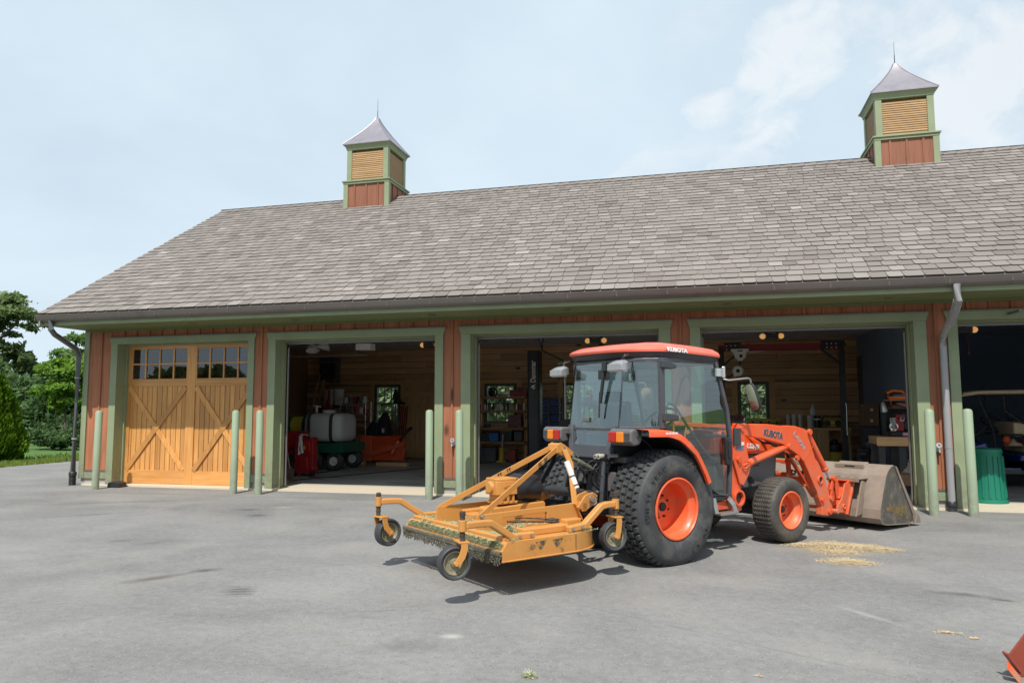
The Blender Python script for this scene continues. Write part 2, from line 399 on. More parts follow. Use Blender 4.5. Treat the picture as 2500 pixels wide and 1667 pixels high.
# ------------------------------------------------------------------ ground materials
def asphalt():
    m = bpy.data.materials.new('weathered_asphalt'); g = G(nt(m))
    c = g.coords('Object')
    fine = g.noise(c, 95, 3, .75); mid = g.noise(c, 14, 4, .6); big = g.noise(c, .55, 5, .6, .4); streak = g.noise(g.coords('Object', (.25,1.6,1), (0,0,.35)), 1.3, 4, .6)
    v = g.math('ADD', .58, g.math('MULTIPLY', fine, .80))
    v = g.math('ADD', v, g.math('MULTIPLY', g.math('SUBTRACT', mid, .5), .55))
    v = g.math('ADD', v, g.math('MULTIPLY', g.math('SUBTRACT', big, .5), 1.0))
    v = g.math('ADD', v, g.math('MULTIPLY', g.math('SUBTRACT', streak, .5), .28))
    col = g.hsv((.212,.209,.204), v)
    dk = g.n('ShaderNodeTexVoronoi'); dk.inputs['Scale'].default_value = 27; g.l(g.coords('Object', (1,1,1), (0,0,.7)), dk.inputs['Vector'])
    col = g.mix(g.ramp(dk.outputs['Distance'], [(.10, .7), (.2, 0)]), col, (.085,.084,.083))
    warm = g.ramp(g.noise(c, 1.1, 5, .6), [(.5, 0), (.72, .5)])
    col = g.mix(warm, col, (.27,.252,.225))
    sp = g.n('ShaderNodeTexVoronoi'); sp.inputs['Scale'].default_value = 34; g.l(c, sp.inputs['Vector'])
    col = g.mix(g.ramp(sp.outputs['Distance'], [(.11, .55), (.22, 0)]), col, g.hsv((.40,.39,.37), g.math('ADD', .45, g.math('MULTIPLY', g.noise(c, 9, 2), .9))))
    sep = g.n('ShaderNodeSeparateXYZ'); g.l(c, sep.inputs[0])
    wob = g.noise(c, 3.2, 4, .65)
    def blot(x, y, rx, ry, rot, color, k, bars=0):
        nonlocal col
        cr, sr = math.cos(rot), math.sin(rot)
        dx = g.math('SUBTRACT', sep.outputs[0], x); dy = g.math('SUBTRACT', sep.outputs[1], y)
        a = g.math('DIVIDE', g.math('ADD', g.math('MULTIPLY', dx, cr), g.math('MULTIPLY', dy, sr)), rx)
        b = g.math('DIVIDE', g.math('SUBTRACT', g.math('MULTIPLY', dy, cr), g.math('MULTIPLY', dx, sr)), ry)
        d = g.math('SQRT', g.math('ADD', g.math('MULTIPLY', a, a), g.math('MULTIPLY', b, b)))
        d = g.math('ADD', d, g.math('MULTIPLY', g.math('SUBTRACT', wob, .5), 1.5))
        f = g.math('MULTIPLY', g.math('SUBTRACT', 1.0, d, True), k, True)
        if bars:
            w = g.math('SINE', g.math('MULTIPLY', g.math('ADD', g.math('ADD', b, g.math('MULTIPLY', a, .3)), g.math('MULTIPLY', wob, .12)), bars))
            f = g.math('MULTIPLY', f, g.math('GREATER_THAN', w, -.15))
        col = g.mix(f, col, color)
    blot(-4.95, 5.85, .42, .11, 1.0, (.10,.085,.07), .8); blot(-4.70, 6.25, .22, .10, .8, (.07,.068,.068), .9)
    blot(-3.89, 5.63, .19, .20, .5, (.075,.075,.075), 1.6, 22); blot(-6.7, 7.4, .2, .13, .9, (.085,.083,.083), 1.1, 20); blot(-6.25, 7.35, .2, .1, .8, (.095,.093,.093), 1.0, 20)
    blot(-6.36, 9.6, .22, .16, .3, (.085,.084,.084), .9); blot(-6.9, 10.1, .3, .14, .1, (.075,.074,.074), .7)
    blot(-1.70, 4.89, .10, .07, .1, (.36,.35,.33), 1.2); blot(-6.48, 10.46, .25, .1, .2, (.36,.34,.31), .8)
    blot(2.05, 7.0, .30, .1, -.2, (.085,.085,.085), .9); blot(2.3, 6.88, .14, .06, -.2, (.07,.07,.07), .9)
    blot(1.15, 6.15, .45, .05, -.9, (.33,.33,.325), .6); blot(-1.95, 4.6, .35, .2, .4, (.09,.088,.088), .5)
    blot(-8.8, 9.1, .9, .12, .75, (.10,.10,.10), .6); blot(-9.5, 10.4, 1.6, .16, .5, (.12,.12,.12), .6)
    blot(-3.0, 7.2, 3.2, .014, .62, (.13,.128,.125), .7); blot(-5.5, 4.6, 2.6, .012, .9, (.13,.128,.125), .6); blot(.3, 5.2, 2.4, .012, -.5, (.13,.128,.125), .55)
    blot(-2.6, 5.3, .5, .012, .4, (.12,.118,.115), .8); blot(-1.2, 10.9, 2.2, .25, .05, (.15,.148,.142), .6); blot(-6.3, 11.7, 1.8, .18, .02, (.155,.15,.14), .6); blot(-10.2, 11.6, 1.7, .2, .03, (.155,.15,.14), .6); blot(5.2, 11.8, 1.8, .2, 0, (.155,.15,.14), .6)
    blot(1.30, 8.75, .65, .35, .1, (.36,.29,.18), .55); blot(1.35, 8.15, .3, .16, .1, (.40,.32,.20), .5)
    h = g.math('ADD', g.math('MULTIPLY', fine, .7), g.math('MULTIPLY', sp.outputs['Distance'], .5))
    g.out(col, .88, 0, g.bump(h, .5, .006), 0, .25)
    return m
def lawn():
    m = bpy.data.materials.new('mown_grass'); g = G(nt(m)); c = g.coords('Object')
    n = g.noise(c, .6, 5); f = g.noise(c, 30, 3, .7)
    col = g.ramp(g.math('ADD', g.math('MULTIPLY', n, .5), g.math('MULTIPLY', f, .5)), [(.35, (.045,.105,.018)), (.65, (.10,.19,.035))])
    g.out(col, .9, 0, g.bump(f, .8, .03)); return m
def slab():
    m = bpy.data.materials.new('shop_floor_concrete'); g = G(nt(m)); c = g.coords('Object')
    n = g.noise(c, .9, 6, .62, .5); f = g.noise(c, 40, 3, .6); s = g.noise(g.coords('Object', (.5,2.2,1)), 1.6, 5, .6, .8)
    sep = g.n('ShaderNodeSeparateXYZ'); g.l(c, sep.inputs[0])
    inside = g.ramp(g.math('SUBTRACT', sep.outputs[1], 12.8), [(.55, 0), (.75, 1)])  # paler doorway strip puts the sunlit floor into the colour
    col = g.mix(inside, (.60,.52,.40), g.ramp(n, [(.3, (.30,.30,.295)), (.7, (.46,.455,.44))]))
    col = g.mix(g.math('MULTIPLY', g.ramp(s, [(.56, 0), (.68, .85)]), inside), col, (.055,.055,.055))
    col = g.hsv(col, g.math('ADD', .85, g.math('MULTIPLY', f, .3)))
    g.out(col, .55, 0, g.bump(f, .1, .004)); return m
def shingle():
    m = bpy.data.materials.new('weathered_shingle'); g = G(nt(m)); c = g.coords('Object'); a = g.attr()
    fine = g.noise(c, 150, 3, .7); mid = g.noise(c, 2.2, 4, .6)
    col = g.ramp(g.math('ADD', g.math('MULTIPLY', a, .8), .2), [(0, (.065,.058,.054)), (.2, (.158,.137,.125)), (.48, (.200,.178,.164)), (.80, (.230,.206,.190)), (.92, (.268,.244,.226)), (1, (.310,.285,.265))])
    v = g.math('ADD', .70, g.math('ADD', g.math('MULTIPLY', fine, .34), g.math('ADD', g.math('MULTIPLY', mid, .22), g.math('MULTIPLY', g.noise(g.coords('Object', (1.2,.12,.12)), .9, 4), .16))))
    g.out(g.hsv(col, v), .9, 0, g.bump(fine, .35, .004), 0, .2); return m
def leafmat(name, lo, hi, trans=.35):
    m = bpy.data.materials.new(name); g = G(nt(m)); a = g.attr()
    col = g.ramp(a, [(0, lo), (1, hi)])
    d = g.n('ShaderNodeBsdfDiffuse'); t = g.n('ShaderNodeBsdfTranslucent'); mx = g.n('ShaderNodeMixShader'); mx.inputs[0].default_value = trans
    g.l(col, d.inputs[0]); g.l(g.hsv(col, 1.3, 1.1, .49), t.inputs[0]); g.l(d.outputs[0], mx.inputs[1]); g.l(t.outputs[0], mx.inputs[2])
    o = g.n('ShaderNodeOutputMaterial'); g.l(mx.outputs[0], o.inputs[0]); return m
M['asphalt'] = asphalt(); M['lawn'] = lawn(); M['slab'] = slab(); M['shingle'] = shingle()
M['bark'] = pmat('grey_bark', (.10,.085,.065), .9, 0, .3, 6, stretch=(3,3,.5), bump=.5, bscale=12)
M['leaf_oak'] = leafmat('oak_leaves', (.045,.075,.03), (.20,.27,.11))
M['leaf_mid'] = leafmat('maple_leaves', (.05,.10,.035), (.20,.31,.10))
M['leaf_light'] = leafmat('young_tree_leaves', (.05,.11,.02), (.20,.34,.055))
M['leaf_dark'] = leafmat('dark_leaves', (.028,.06,.026), (.125,.20,.08))  # darker green leaf colour
M['leaf_con'] = leafmat('arborvitae_sprays', (.025,.075,.008), (.17,.29,.03), .25)
M['leaf_pale'] = leafmat('pale_garden_leaves', (.09,.13,.06), (.34,.42,.24), .4)
M['grass'] = leafmat('grass_blades', (.07,.13,.025), (.27,.34,.09), .3)
M['clip'] = leafmat('drying_clippings', (.26,.29,.16), (.62,.63,.43), .15)
M['straw'] = leafmat('straw_clippings', (.42,.33,.19), (.74,.62,.42), .1)

# ------------------------------------------------------------------ the setting
g_ = MB(); g_.add([(-400,-400,-.03),(400,-400,-.03),(400,600,-.03),(-400,600,-.03)], [(0,1,2,3)])
struct(g_.build('ground', M['lawn']))
a_ = MB()
edge = [(-18.4 + .12*math.sin(y*1.7) + .08*math.sin(y*4.1+1), y) for y in [i*.75 - 40 for i in range(0, 112)]]
poly = edge + [(45, 43.2), (45, -40)]
a_.add([(x, y, 0) for x, y in poly], [tuple(range(len(poly)))])
struct(a_.build('asphalt_yard', M['asphalt']))

# grass fringe on the lawn beside the yard
gb = MB(); rg = random.Random(3)
for i in range(9000):
    y = rg.uniform(14.5, 22); x = -18.35 - abs(rg.gauss(0, 1.3))
    if x < -24: continue
    h = rg.uniform(.04, .13) * (1.0 if x > -19.6 else .6); a = rg.uniform(0, PI*2); w = rg.uniform(.012, .03); le = rg.uniform(-.06, .06)
    gb.cv = min(1, max(0, rg.gauss(.62 if x > -19.6 else .28, .22)))
    dx, dy = math.cos(a)*w, math.sin(a)*w
    gb.add([(x-dx, y-dy, -.03), (x+dx, y+dy, -.03), (x+le, y+le, h)], [(0,1,2)])
tag(gb.build('grass', M['grass']), 'fringe of taller grass along the left edge of the yard', 'grass', kind='stuff')

# ------------------------------------------------------------------ the building
W = 12.54                        # casing face
SX0, SX1 = -12.52, 9.6            # siding ends
YB = 21.2                        # inner face of the back wall
FZ = .03                         # floor level inside
bld = thing('garage_building', 'long red cedar garage building with green trim and grey shingle roof', 'garage', (0,0,0))
DO = [(-11.87,-11.71,-8.63,-8.49),(-8.18,-8.02,-4.73,-4.57),(-4.23,-4.05,-.706,-.514),(-.197,-.028,3.19,3.37),(3.66,3.805,7.1,7.26)]
ZT, ZO = 3.026, 2.893            # casing top, opening top
JB = W + .36                     # back of the jambs

fl = MB(); fl.box(SX0+.1, SX1-.1, W-.03, YB+.1, -.2, FZ); fl.build('floor', M['slab'], bld)
segs = [(SX0, DO[0][0])] + [(DO[i][3], DO[i+1][0]) for i in range(4)] + [(DO[4][3], SX1)]
for a, b in segs:
    fo = MB(); fo.box(a, b, W+.05, W+.2, 0, .14); fo.build('foundation', M['found'], bld)
fo = MB(); fo.box(SX0, SX0+.15, W+.2, YB+.2, 0, .14); fo.build('foundation', M['found'], bld)
for a, b in segs:
    sb = MB(); fb = MB(); sb.box(a, b, W+.012, W+.1, .14, .285); fb.box(a, b, W+.002, W+.1, .285, .308)
    sb.build('sill_board', M['trim'], bld, bevel=.004); fb.build('sill_flashing', M['flash'], bld)
# front siding: boards with battens, coloured darker to stand in for batten shadows
sd = MB(); rs = random.Random(11)
def boards(x0, x1, z0, z1, off=0):
    x = x0
    while x < x1 - 1e-4:
        n = min(x + .30, x1) if (x1 - x) > .36 else x1
        sd.cv = .35+.65*rs.random(); sd.box(x+.002, n-.002, W+.03, W+.07, z0, z1)
        if x > x0 + .02: sd.cv = rs.random()*.35; sd.box(x-.021, x+.021, W+.004, W+.03, z0, z1)
        x = n
for i, (a, b) in enumerate(segs):
    if b - a < .5:
        c = a + (b-a)*(.5 if i != 4 else .45)
        sd.cv = rs.random(); sd.box(a+.001, c-.001, W+.03, W+.07, .308, 3.16); sd.cv = rs.random(); sd.box(c+.001, b-.001, W+.03, W+.07, .308, 3.16)
        sd.cv = rs.random()*.3; sd.box(c-.021, c+.021, W+.004, W+.03, .308, 3.16)
    else: boards(a if i else a+.10, b, .308, 3.16)
for d in DO: boards(d[0]+.001, d[3]-.001, ZT-.05, 3.16)
sd.build('front_siding', M['siding'], bld, bevel=.003, seg=1)
cbm = MB(); cbm.box(SX0-.005, SX0+.10, W+.0, W+.1, .14, 3.2); cbm.box(SX0-.025, SX0-.005, W+.0, W+.14, .14, 3.2); cbm.build('corner_board', M['trim'], bld, bevel=.004)
# left gable wall
gw = MB(); gw.cv = .4
gy = 16.93
gw.prism([(W+.07,.14),(YB+.25,.14),(YB+.25,3.4),(gy,6.75),(W+.07,3.4)], SX0+.005, SX0+.12, 'x')
y = W + .35
while y < YB: 
    zt = min(3.35 + .636*(y-W-.2), 6.7 - .636*(y-gy)) - .05
    gw.cv = rs.random(); gw.box(SX0-.015, SX0+.005, y-.021, y+.021, .31, zt); y += .3
gw.build('gable_siding', M['siding'], bld)
# frieze, soffit, fascia
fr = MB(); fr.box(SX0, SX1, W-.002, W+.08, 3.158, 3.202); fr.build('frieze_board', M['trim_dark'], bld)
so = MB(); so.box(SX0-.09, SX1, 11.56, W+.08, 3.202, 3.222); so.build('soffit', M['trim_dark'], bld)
fa = MB(); fa.box(SX0-.10, SX1, 11.525, 11.56, 3.185, 3.40); fa.build('fascia', M['trim'], bld, bevel=.004)
for x in (-9.55, -7.3, -4.6, -2.2, .4, 2.75, 5.3):
    l = MB(); l.lathe([(0,-.004),(.05,-.004),(.06,-.012),(.072,-.012),(.072,.0)], (x, 12.05, 3.202), (0,0,1), 20); l.build('soffit_light', M['flash'], bld, 40)
# door casings and jambs, one part per doorway
for i, (lo, li, ri, ro) in enumerate(DO):
    c = MB()
    c.box(lo, li, W, W+.12, 0, ZO); c.box(ri, ro, W, W+.12, 0, ZO)
    e = .045
    c.prism([(lo-e*.2, ZO), (lo-e*.2, ZO+.03), (lo-e, ZT-.004), (ro+e, ZT-.004), (ro+e*.2, ZO+.03), (ro+e*.2, ZO)], W-.008, W+.12, 'y')
    c.box(li-.03, li, W+.12, JB, 0, ZO+.0); c.box(ri, ri+.03, W+.12, JB, 0, ZO); c.box(li, ri, W+.12, JB, ZO-.001, ZO+.03)
    # stepped stop moulding deeper in the reveal
    c.box(li, li+.025, W+.24, JB-.001, 0, ZO-.026); c.box(ri-.025, ri, W+.24, JB-.001, 0, ZO-.026); c.box(li, ri, W+.24, JB-.001, ZO-.026, ZO-.002)
    o = c.build('door_casing', M['trim'], bld, bevel=.004, seg=2)
    f = MB(); f.box(lo-e-.012, ro+e+.012, W-.03, W+.05, ZT-.004, ZT+.012); f.build('drip_cap', M['flash'], o, bevel=.004)
    if i:
        r_ = MB(); r_.box(li+.025, ri-.025, JB-.04, JB-.005, ZO-.075, ZO-.03); r_.build('weather_seal', M['flash'], o)
# gutter with straps
gu = MB()
GZ = 3.382
prof = [(11.525,GZ+.006),(11.523,GZ-.10),(11.50,GZ-.125),(11.455,GZ-.12),(11.425,GZ-.085),(11.415,GZ-.02),(11.405,GZ),(11.412,GZ+.008),(11.425,GZ-.002),(11.432,GZ-.08),(11.46,GZ-.108),(11.50,GZ-.113),(11.513,GZ-.095),(11.515,GZ+.006)]
gu.prism(prof, -12.64, SX1+.1, 'x'); gu.box(-12.65,-12.64,11.41,11.525,GZ-.12,GZ)
go = gu.build('gutter', M['gutter'], bld, 50)
x = -12.2
while x < SX1:
    s_ = MB(); s_.sheet([(11.522,GZ-.106),(11.50,GZ-.129),(11.453,GZ-.124),(11.421,GZ-.087),(11.410,GZ-.02)], x-.012, x+.012, -.004, 'x'); s_.build('gutter_strap', M['gutter'], go); x += .78
# ------------------------------------------------------------------ roof
RX0, RX1 = -12.57, 9.7
EY, EZ = 11.44, 3.42
RZ = EZ + .636*(gy-EY)
rf = MB()
for sgn in (1, -1):
    y0 = gy + (EY-gy)*sgn
    pts = [(y0, EZ), (gy, RZ), (gy, RZ-.10), (y0, EZ-.10)]
    rf.prism(pts, RX0+.03, RX1, 'x')
roof = rf.build('roof', M['shingle'], bld)
rk = MB()
for sgn in (1, -1):
    y0 = gy + (EY-gy)*sgn
    rk.prism([(y0, EZ-.02), (gy, RZ-.02), (gy, RZ-.24), (y0, EZ-.24)], RX0, RX0+.03, 'x')
rk.build('rake_board', M['trim'], roof)
sh = MB(); rr = random.Random(21)
L = math.hypot(gy-EY, RZ-EZ); dy, dz = (gy-EY)/L, (RZ-EZ)/L; ny, nz = -dz, dy
def rp(x, d, h): return (x, EY + dy*d + ny*h, EZ + dz*d + nz*h)
NC = 33; ex = L/NC
for c_ in range(NC):
    d0 = c_*ex - (.03 if c_ == 0 else 0); x = RX0 - .02 - rr.uniform(0, .28)
    while x < RX1:
        w = rr.choice([.20,.22,.24,.25,.27])*rr.uniform(.95,1.05)
        xa, xb = max(x, RX0-.02), min(x+w-.008, RX1)
        if xb - xa > .03:
            q = rr.random(); sh.cv = min(1, max(0, rr.gauss(.42, .18))) if q < .95 else rr.uniform(.70, .93)
            drop = 0; t = .021 + rr.uniform(-.003, .004); up_ = ex*1.35
            cut = .022 if rr.random() < .7 else .008
            a0 = d0 - drop
            P = [rp(xa, a0+cut, t), rp(xa+cut, a0, t), rp(xb-cut, a0, t), rp(xb, a0+cut, t), rp(xb, d0+up_, .004), rp(xa, d0+up_, .004)]
            Q = [rp(xa, a0+cut, .0), rp(xa+cut, a0, .0), rp(xb-cut, a0, .0), rp(xb, a0+cut, .0)]
            vs = P + Q
            sh.add(vs, [(0,1,2,3,4,5)]); kk = sh.cv; sh.cv = -1; sh.f += [tuple(q_ + len(sh.v) - 10 for q_ in f_) for f_ in ((0,6,7,1), (1,7,8,2), (2,8,9,3), (3,9,4), (0,5,6))]; sh.var += [-.4]*5; sh.cv = kk  # dark cut edges, also coloured to stand in for the course shadow lines
        x += w
# back slope: longer strips are enough, it is never seen close up
for c_ in range(0, NC, 1):
    d0 = c_*ex; sh.cv = rr.gauss(.42, .08)
    a = [(RX0-.02, 2*gy-rp(0,d0,.017)[1], rp(0,d0,.017)[2]), (RX1, 2*gy-rp(0,d0,.017)[1], rp(0,d0,.017)[2]), (RX1, 2*gy-rp(0,d0+ex*1.3,.004)[1], rp(0,d0+ex*1.3,.004)[2]), (RX0-.02, 2*gy-rp(0,d0+ex*1.3,.004)[1], rp(0,d0+ex*1.3,.004)[2])]
    sh.add(a, [(0,1,2,3)])
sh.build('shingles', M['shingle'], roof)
rc = MB(); x = RX0-.02
while x < RX1:
    rc.cv = min(1, max(0, rr.gauss(.40, .12))); h0, h1 = .038, .02
    p = []
    for xx, hh in ((x, h1), (x+.36, h0)):
        p += [(xx, gy-.16, RZ-.16*.636+hh), (xx, gy, RZ+hh+.012), (xx, gy+.16, RZ-.16*.636+hh)]
    p += [(x+.36, gy-.16, RZ-.16*.636), (x+.36, gy, RZ), (x+.36, gy+.16, RZ-.16*.636)]
    rc.add(p, [(0,3,4,1), (1,4,5,2), (3,6,7,4), (4,7,8,5)])
    x += .25
rc.build('ridge_cap', M['shingle'], roof)

# ------------------------------------------------------------------ cupolas
def cupola(cx, cy, hb, ht, zt_skirt, zt_box, zeave, zapex, ztip):
    p = empty('cupola', (cx, cy, 0), 0, bld)
    zb = 5.9
    b = MB(); rw = random.Random(int(cx*10) & 255)
    b.box(-hb+.02, hb-.02, -hb+.02, hb-.02, zb, zt_skirt-.02)
    for s in (-1, 1):
        for q in (-.5, 0, .5):
            b.cv = rw.random(); b.box(q*hb*1.05-.02, q*hb*1.05+.02, min(s*(hb-.02), s*(hb+.0)), max(s*(hb-.02), s*(hb+.0)), zb, zt_skirt-.02)
            b.box(min(s*(hb-.02), s*hb), max(s*(hb-.02), s*hb), q*hb*1.05-.02, q*hb*1.05+.02, zb, zt_skirt-.02)
    b.build('skirt_siding', M['siding_dark'], p)
    t = MB()
    for sx in (-1, 1):
        for sy in (-1, 1):
            t.box(min(sx*(hb-.11), sx*(hb+.012)), max(sx*(hb-.11), sx*(hb+.012)), min(sy*(hb-.10), sy*(hb+.012)), max(sy*(hb-.10), sy*(hb+.012)), zb, zt_skirt-.02)
            t.box(min(sx*(ht-.12), sx*(ht+.01)), max(sx*(ht-.12), sx*(ht+.01)), min(sy*(ht-.12), sy*(ht+.01)), max(sy*(ht-.12), sy*(ht+.01)), zt_skirt, zt_box-.02)
    k = hb + .045
    t.box(-k, k, -k, k, zt_skirt-.028, zt_skirt+.008)
    for s in (-1, 1):
        t.box(-hb-.02, hb+.02, min(s*(hb-.03), s*(hb+.02)), max(s*(hb-.03), s*(hb+.02)), zt_skirt-.085, zt_skirt-.0281)
        t.box(min(s*(hb-.03), s*(hb+.02)), max(s*(hb-.03), s*(hb+.02)), -hb+.031, hb-.031, zt_skirt-.085, zt_skirt-.0281)
    # cove under the eave
    r = []
    for z, q in ((zt_box-.045, ht+.02), (zt_box+.0, ht+.03), (zt_box+.015, ht+.035), (zeave-.03, ht+.068), (zeave-.02, ht+.078)):
        r.append([(-q,-q,z),(q,-q,z),(q,q,z),(-q,q,z)])
    t.loft(r)
    t.build('cupola_trim', M['trim'], p, bevel=.004, seg=1)
    lv = MB(); z = zt_skirt + .11; 
    lv.box(-ht+.03, ht-.03, -ht+.03, ht-.03, zt_skirt+.008, zt_skirt+.10)
    lv.box(-ht+.10, ht-.10, -ht+.10, ht-.10, zt_skirt, zt_box-.05)
    n = 14; st = (zt_box - .08 - z)/n
    for i in range(n):
        lv.cv = rw.random(); zz = z + i*st; a = ht-.11
        for s in (-1, 1):
            lv.add([(-a, s*(ht-.015), zz), (a, s*(ht-.015), zz), (a, s*(ht-.075), zz+st*1.25), (-a, s*(ht-.075), zz+st*1.25), (-a, s*(ht-.015), zz-.026), (a, s*(ht-.015), zz-.026), (a, s*(ht-.075), zz+st*1.25-.026), (-a, s*(ht-.075), zz+st*1.25-.026)],
                   [(0,1,2,3), (4,7,6,5), (0,4,5,1)])
            lv.add([(s*(ht-.015), -a, zz), (s*(ht-.015), a, zz), (s*(ht-.075), a, zz+st*1.25), (s*(ht-.075), -a, zz+st*1.25), (s*(ht-.015), -a, zz-.026), (s*(ht-.015), a, zz-.026), (s*(ht-.075), a, zz+st*1.25-.026), (s*(ht-.075), -a, zz+st*1.25-.026)],
                   [(0,1,2,3), (4,7,6,5), (0,4,5,1)])
    lv.build('louvers', M['louver'], p)
    # bell-cast metal cap
    q0 = ht + .095; rings = []; H = zapex - zeave
    rings.append([(-q0,-q0,zeave-.022),(q0,-q0,zeave-.022),(q0,q0,zeave-.022),(-q0,q0,zeave-.022)])
    for i in range(11):
        u = i/10; q = q0*((1-u)**1.24)*.95 + .05*q0; z = zeave + H*u
        q = max(q, .03); rings.append([(-q,-q,z),(q,-q,z),(q,q,z),(-q,q,z)])
    c = MB(); c.loft(rings); 
    for sx, sy in ((-1,-1),(1,-1),(1,1),(-1,1)):
        pts = [(sx*abs(r_[0][0]), sy*abs(r_[0][0]), r_[0][2]+.004) for r_ in rings[1:]]
        c.tube(pts, .012, 6)
    c.build('metal_cap', M['cap_metal'], p, 25)
    f = MB(); f.cyl((0,0,zapex-.03), (0,0,zapex+.20), .010, .008, 8); f.cyl((0,0,zapex+.20), (0,0,ztip), .0055, .003, 6)
    f.build('finial_rod', M['blackmetal'], p, 40)
cupola(-8.02, 16.95, .605, .55, 7.24, 8.10, 8.20, 9.06, 9.58)
cupola(4.215, 16.95, .60, .55, 7.20, 8.055, 8.155, 9.0, 9.49)

# ------------------------------------------------------------------ closed wooden door
lo, li, ri, ro = DO[0]
dy_ = W + .30
wd = empty('wooden_garage_door', (0,0,0), 0, bld); rd = random.Random(5)
x0, x1 = li+.027, ri-.027; z0, z1 = .035, ZO-.02
xm = x0 + (x1-x0)*.51; mw = .20
pl = MB(); pr = MB(); vb = MB()
LE = [(x0, xm-mw/2), (xm+mw/2, x1)]
zr = [z0, z0+.27, 2.02, 2.16, z1-.06]
for a, b in LE:
    # tongue and groove boards
    n = 12; w = (b-a)/n
    for i in range(n):
        pl.cv = rd.random(); pl.box(a+i*w+.005, a+(i+1)*w-.005, dy_+.02, dy_+.045, zr[1]-.01, zr[2]+.01)
    for qa, qb in ((zr[0], zr[1]), (zr[2], zr[3]), (zr[4], z1)):
        pr = MB(); pr.cv = rd.random(); pr.box(a, b, dy_, dy_+.05, qa, qb); pr.build('door_rail', M['doorwood_x'], wd, bevel=.004)
for a, b, k in ((xm-mw/2, xm+mw/2, .8), (x0, x0+.075, .2), (x1-.075, x1, .5)): vb = MB(); vb.cv = k; vb.box(a, b, dy_-.003, dy_+.049, z0, z1); vb.build('stile', M['doorwood'], wd, bevel=.004)
pl.build('plank_panel', M['doorwood'], wd, bevel=.003, seg=1)
br = MB()
for k, (a, b) in enumerate(LE):
    A = (a+.05 if k == 0 else a+.02); B = (b-.02 if k == 0 else b-.05)
    br.cv = .0; br.bar((A, dy_+.003, zr[1]+.01), (B, dy_+.003, zr[2]-.02), .030, .105, (0,0,1))
    br.cv = 1.0; br.bar((A, dy_+.007, zr[2]-.02), (B, dy_+.007, zr[1]+.01), .022, .105, (0,0,1))
br.build('cross_brace', M['doorwood'], wd, bevel=.003)
mu = MB(); gp = MB()
for a, b in LE:
    A = a + (.075 if a == x0 else 0); B = b - (.075 if b == x1 else 0)
    for i in range(5):
        xx = A + (B-A)*i/4; mu.cv = rd.random(); w = .016 if 0 < i < 4 else .022
        mu.box(xx-w/ (1 if 0 < i < 4 else 1), xx+w, dy_+.004, dy_+.045, zr[3], zr[4])
    zm = (zr[3]+zr[4])/2
    for i in range(4):
        xa, xb = A+(B-A)*i/4+.016, A+(B-A)*(i+1)/4-.016
        mu.cv = rd.random(); mu.box(xa, xb, dy_+.006, dy_+.043, zm-.015, zm+.015)
        mu.box(xa, xb, dy_+.006, dy_+.043, zr[3], zr[3]+.018); mu.box(xa, xb, dy_+.006, dy_+.043, zr[4]-.018, zr[4])
    gp.add([(A, dy_+.026, zr[3]), (B, dy_+.026, zr[3]), (B, dy_+.026, zr[4]), (A, dy_+.026, zr[4])], [(0,1,2,3)])
mu.build('muntin', M['doorwood_x'], wd, bevel=.003, seg=1); gp.build('window_glass', M['door_glass'], wd)

# ------------------------------------------------------------------ interior shell
WINS = [(-9.96,-9.15,1.15,2.30),(-6.36,-5.42,1.12,2.30),(-3.95,-3.05,1.12,2.30),(.95,1.70,1.05,2.27)]
bw = MB(); rb = random.Random(9); zc = 3.42
z = FZ
def cutrow(z0, z1):
    xs = [SX0+.1]
    for (a, b, c, d) in WINS:
        if z1 > c and z0 < d: xs += [a-.04, b+.04]
    xs.append(4.0)
    for i in range(0, len(xs), 2):
        a, b = xs[i], xs[i+1]; x = a
        while x < b - .01:
            n = min(b, x + rb.uniform(2.4, 4.2)); 
            if b - n < .5: n = b
            bw.cv = rb.random(); bw.box(x+.002, n-.002, YB, YB+.03, z0+.010, z1); x = n
while z < zc:
    zz = min(z+.185, zc+.05)
    # split rows at window sills and heads so that the openings stay clear
    cuts = sorted({z, zz} | {q for w_ in WINS for q in (w_[2], w_[3]) if z < q < zz})
    for a, b in zip(cuts, cuts[1:]): cutrow(a, b)
    z = zz
bw.build('back_wall_boards', M['pine'], bld, bevel=.004, seg=1)
bk = MB()
xs = [SX0] + [q for w_ in WINS for q in (w_[0]-.04, w_[1]+.04)] + [SX1]
for i in range(0, len(xs), 2): bk.box(xs[i], xs[i+1], YB+.031, YB+.2, 0, 3.5)
for a, b, c, d in WINS: bk.box(a-.04, b+.04, YB+.031, YB+.2, 0, c); bk.box(a-.04, b+.04, YB+.031, YB+.2, d, 3.5)
bk.build('back_wall', M['black'], bld)
ce = MB(); ce.box(SX0+.1, SX1, W+.4, YB+.1, zc, zc+.05); ce.build('ceiling', M['ceil'], bld)
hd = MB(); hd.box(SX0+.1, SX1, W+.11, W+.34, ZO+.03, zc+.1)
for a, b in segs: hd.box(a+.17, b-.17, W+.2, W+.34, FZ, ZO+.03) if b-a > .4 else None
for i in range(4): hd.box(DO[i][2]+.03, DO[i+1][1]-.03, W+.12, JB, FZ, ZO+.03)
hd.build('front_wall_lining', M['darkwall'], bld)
lw = MB(); lw.box(SX0+.12, SX0+.16, W+.1, YB, FZ, zc); lw.build('left_wall_lining', M['lumber'], bld)
pw = MB(); pw.box(4.0, 4.1, 15.2, YB+.03, FZ, zc); pw.box(4.1, SX1, YB, YB+.03, FZ, zc); pw.box(SX1-.2, SX1-.1, W+.4, YB, FZ, zc); pw.build('partition_wall', M['bluewall'], bld)
pe = MB(); pe.box(3.985, 4.0, 20.6, YB, FZ, 2.9); pe.build('partition_panel', M['darkwall'], bld)
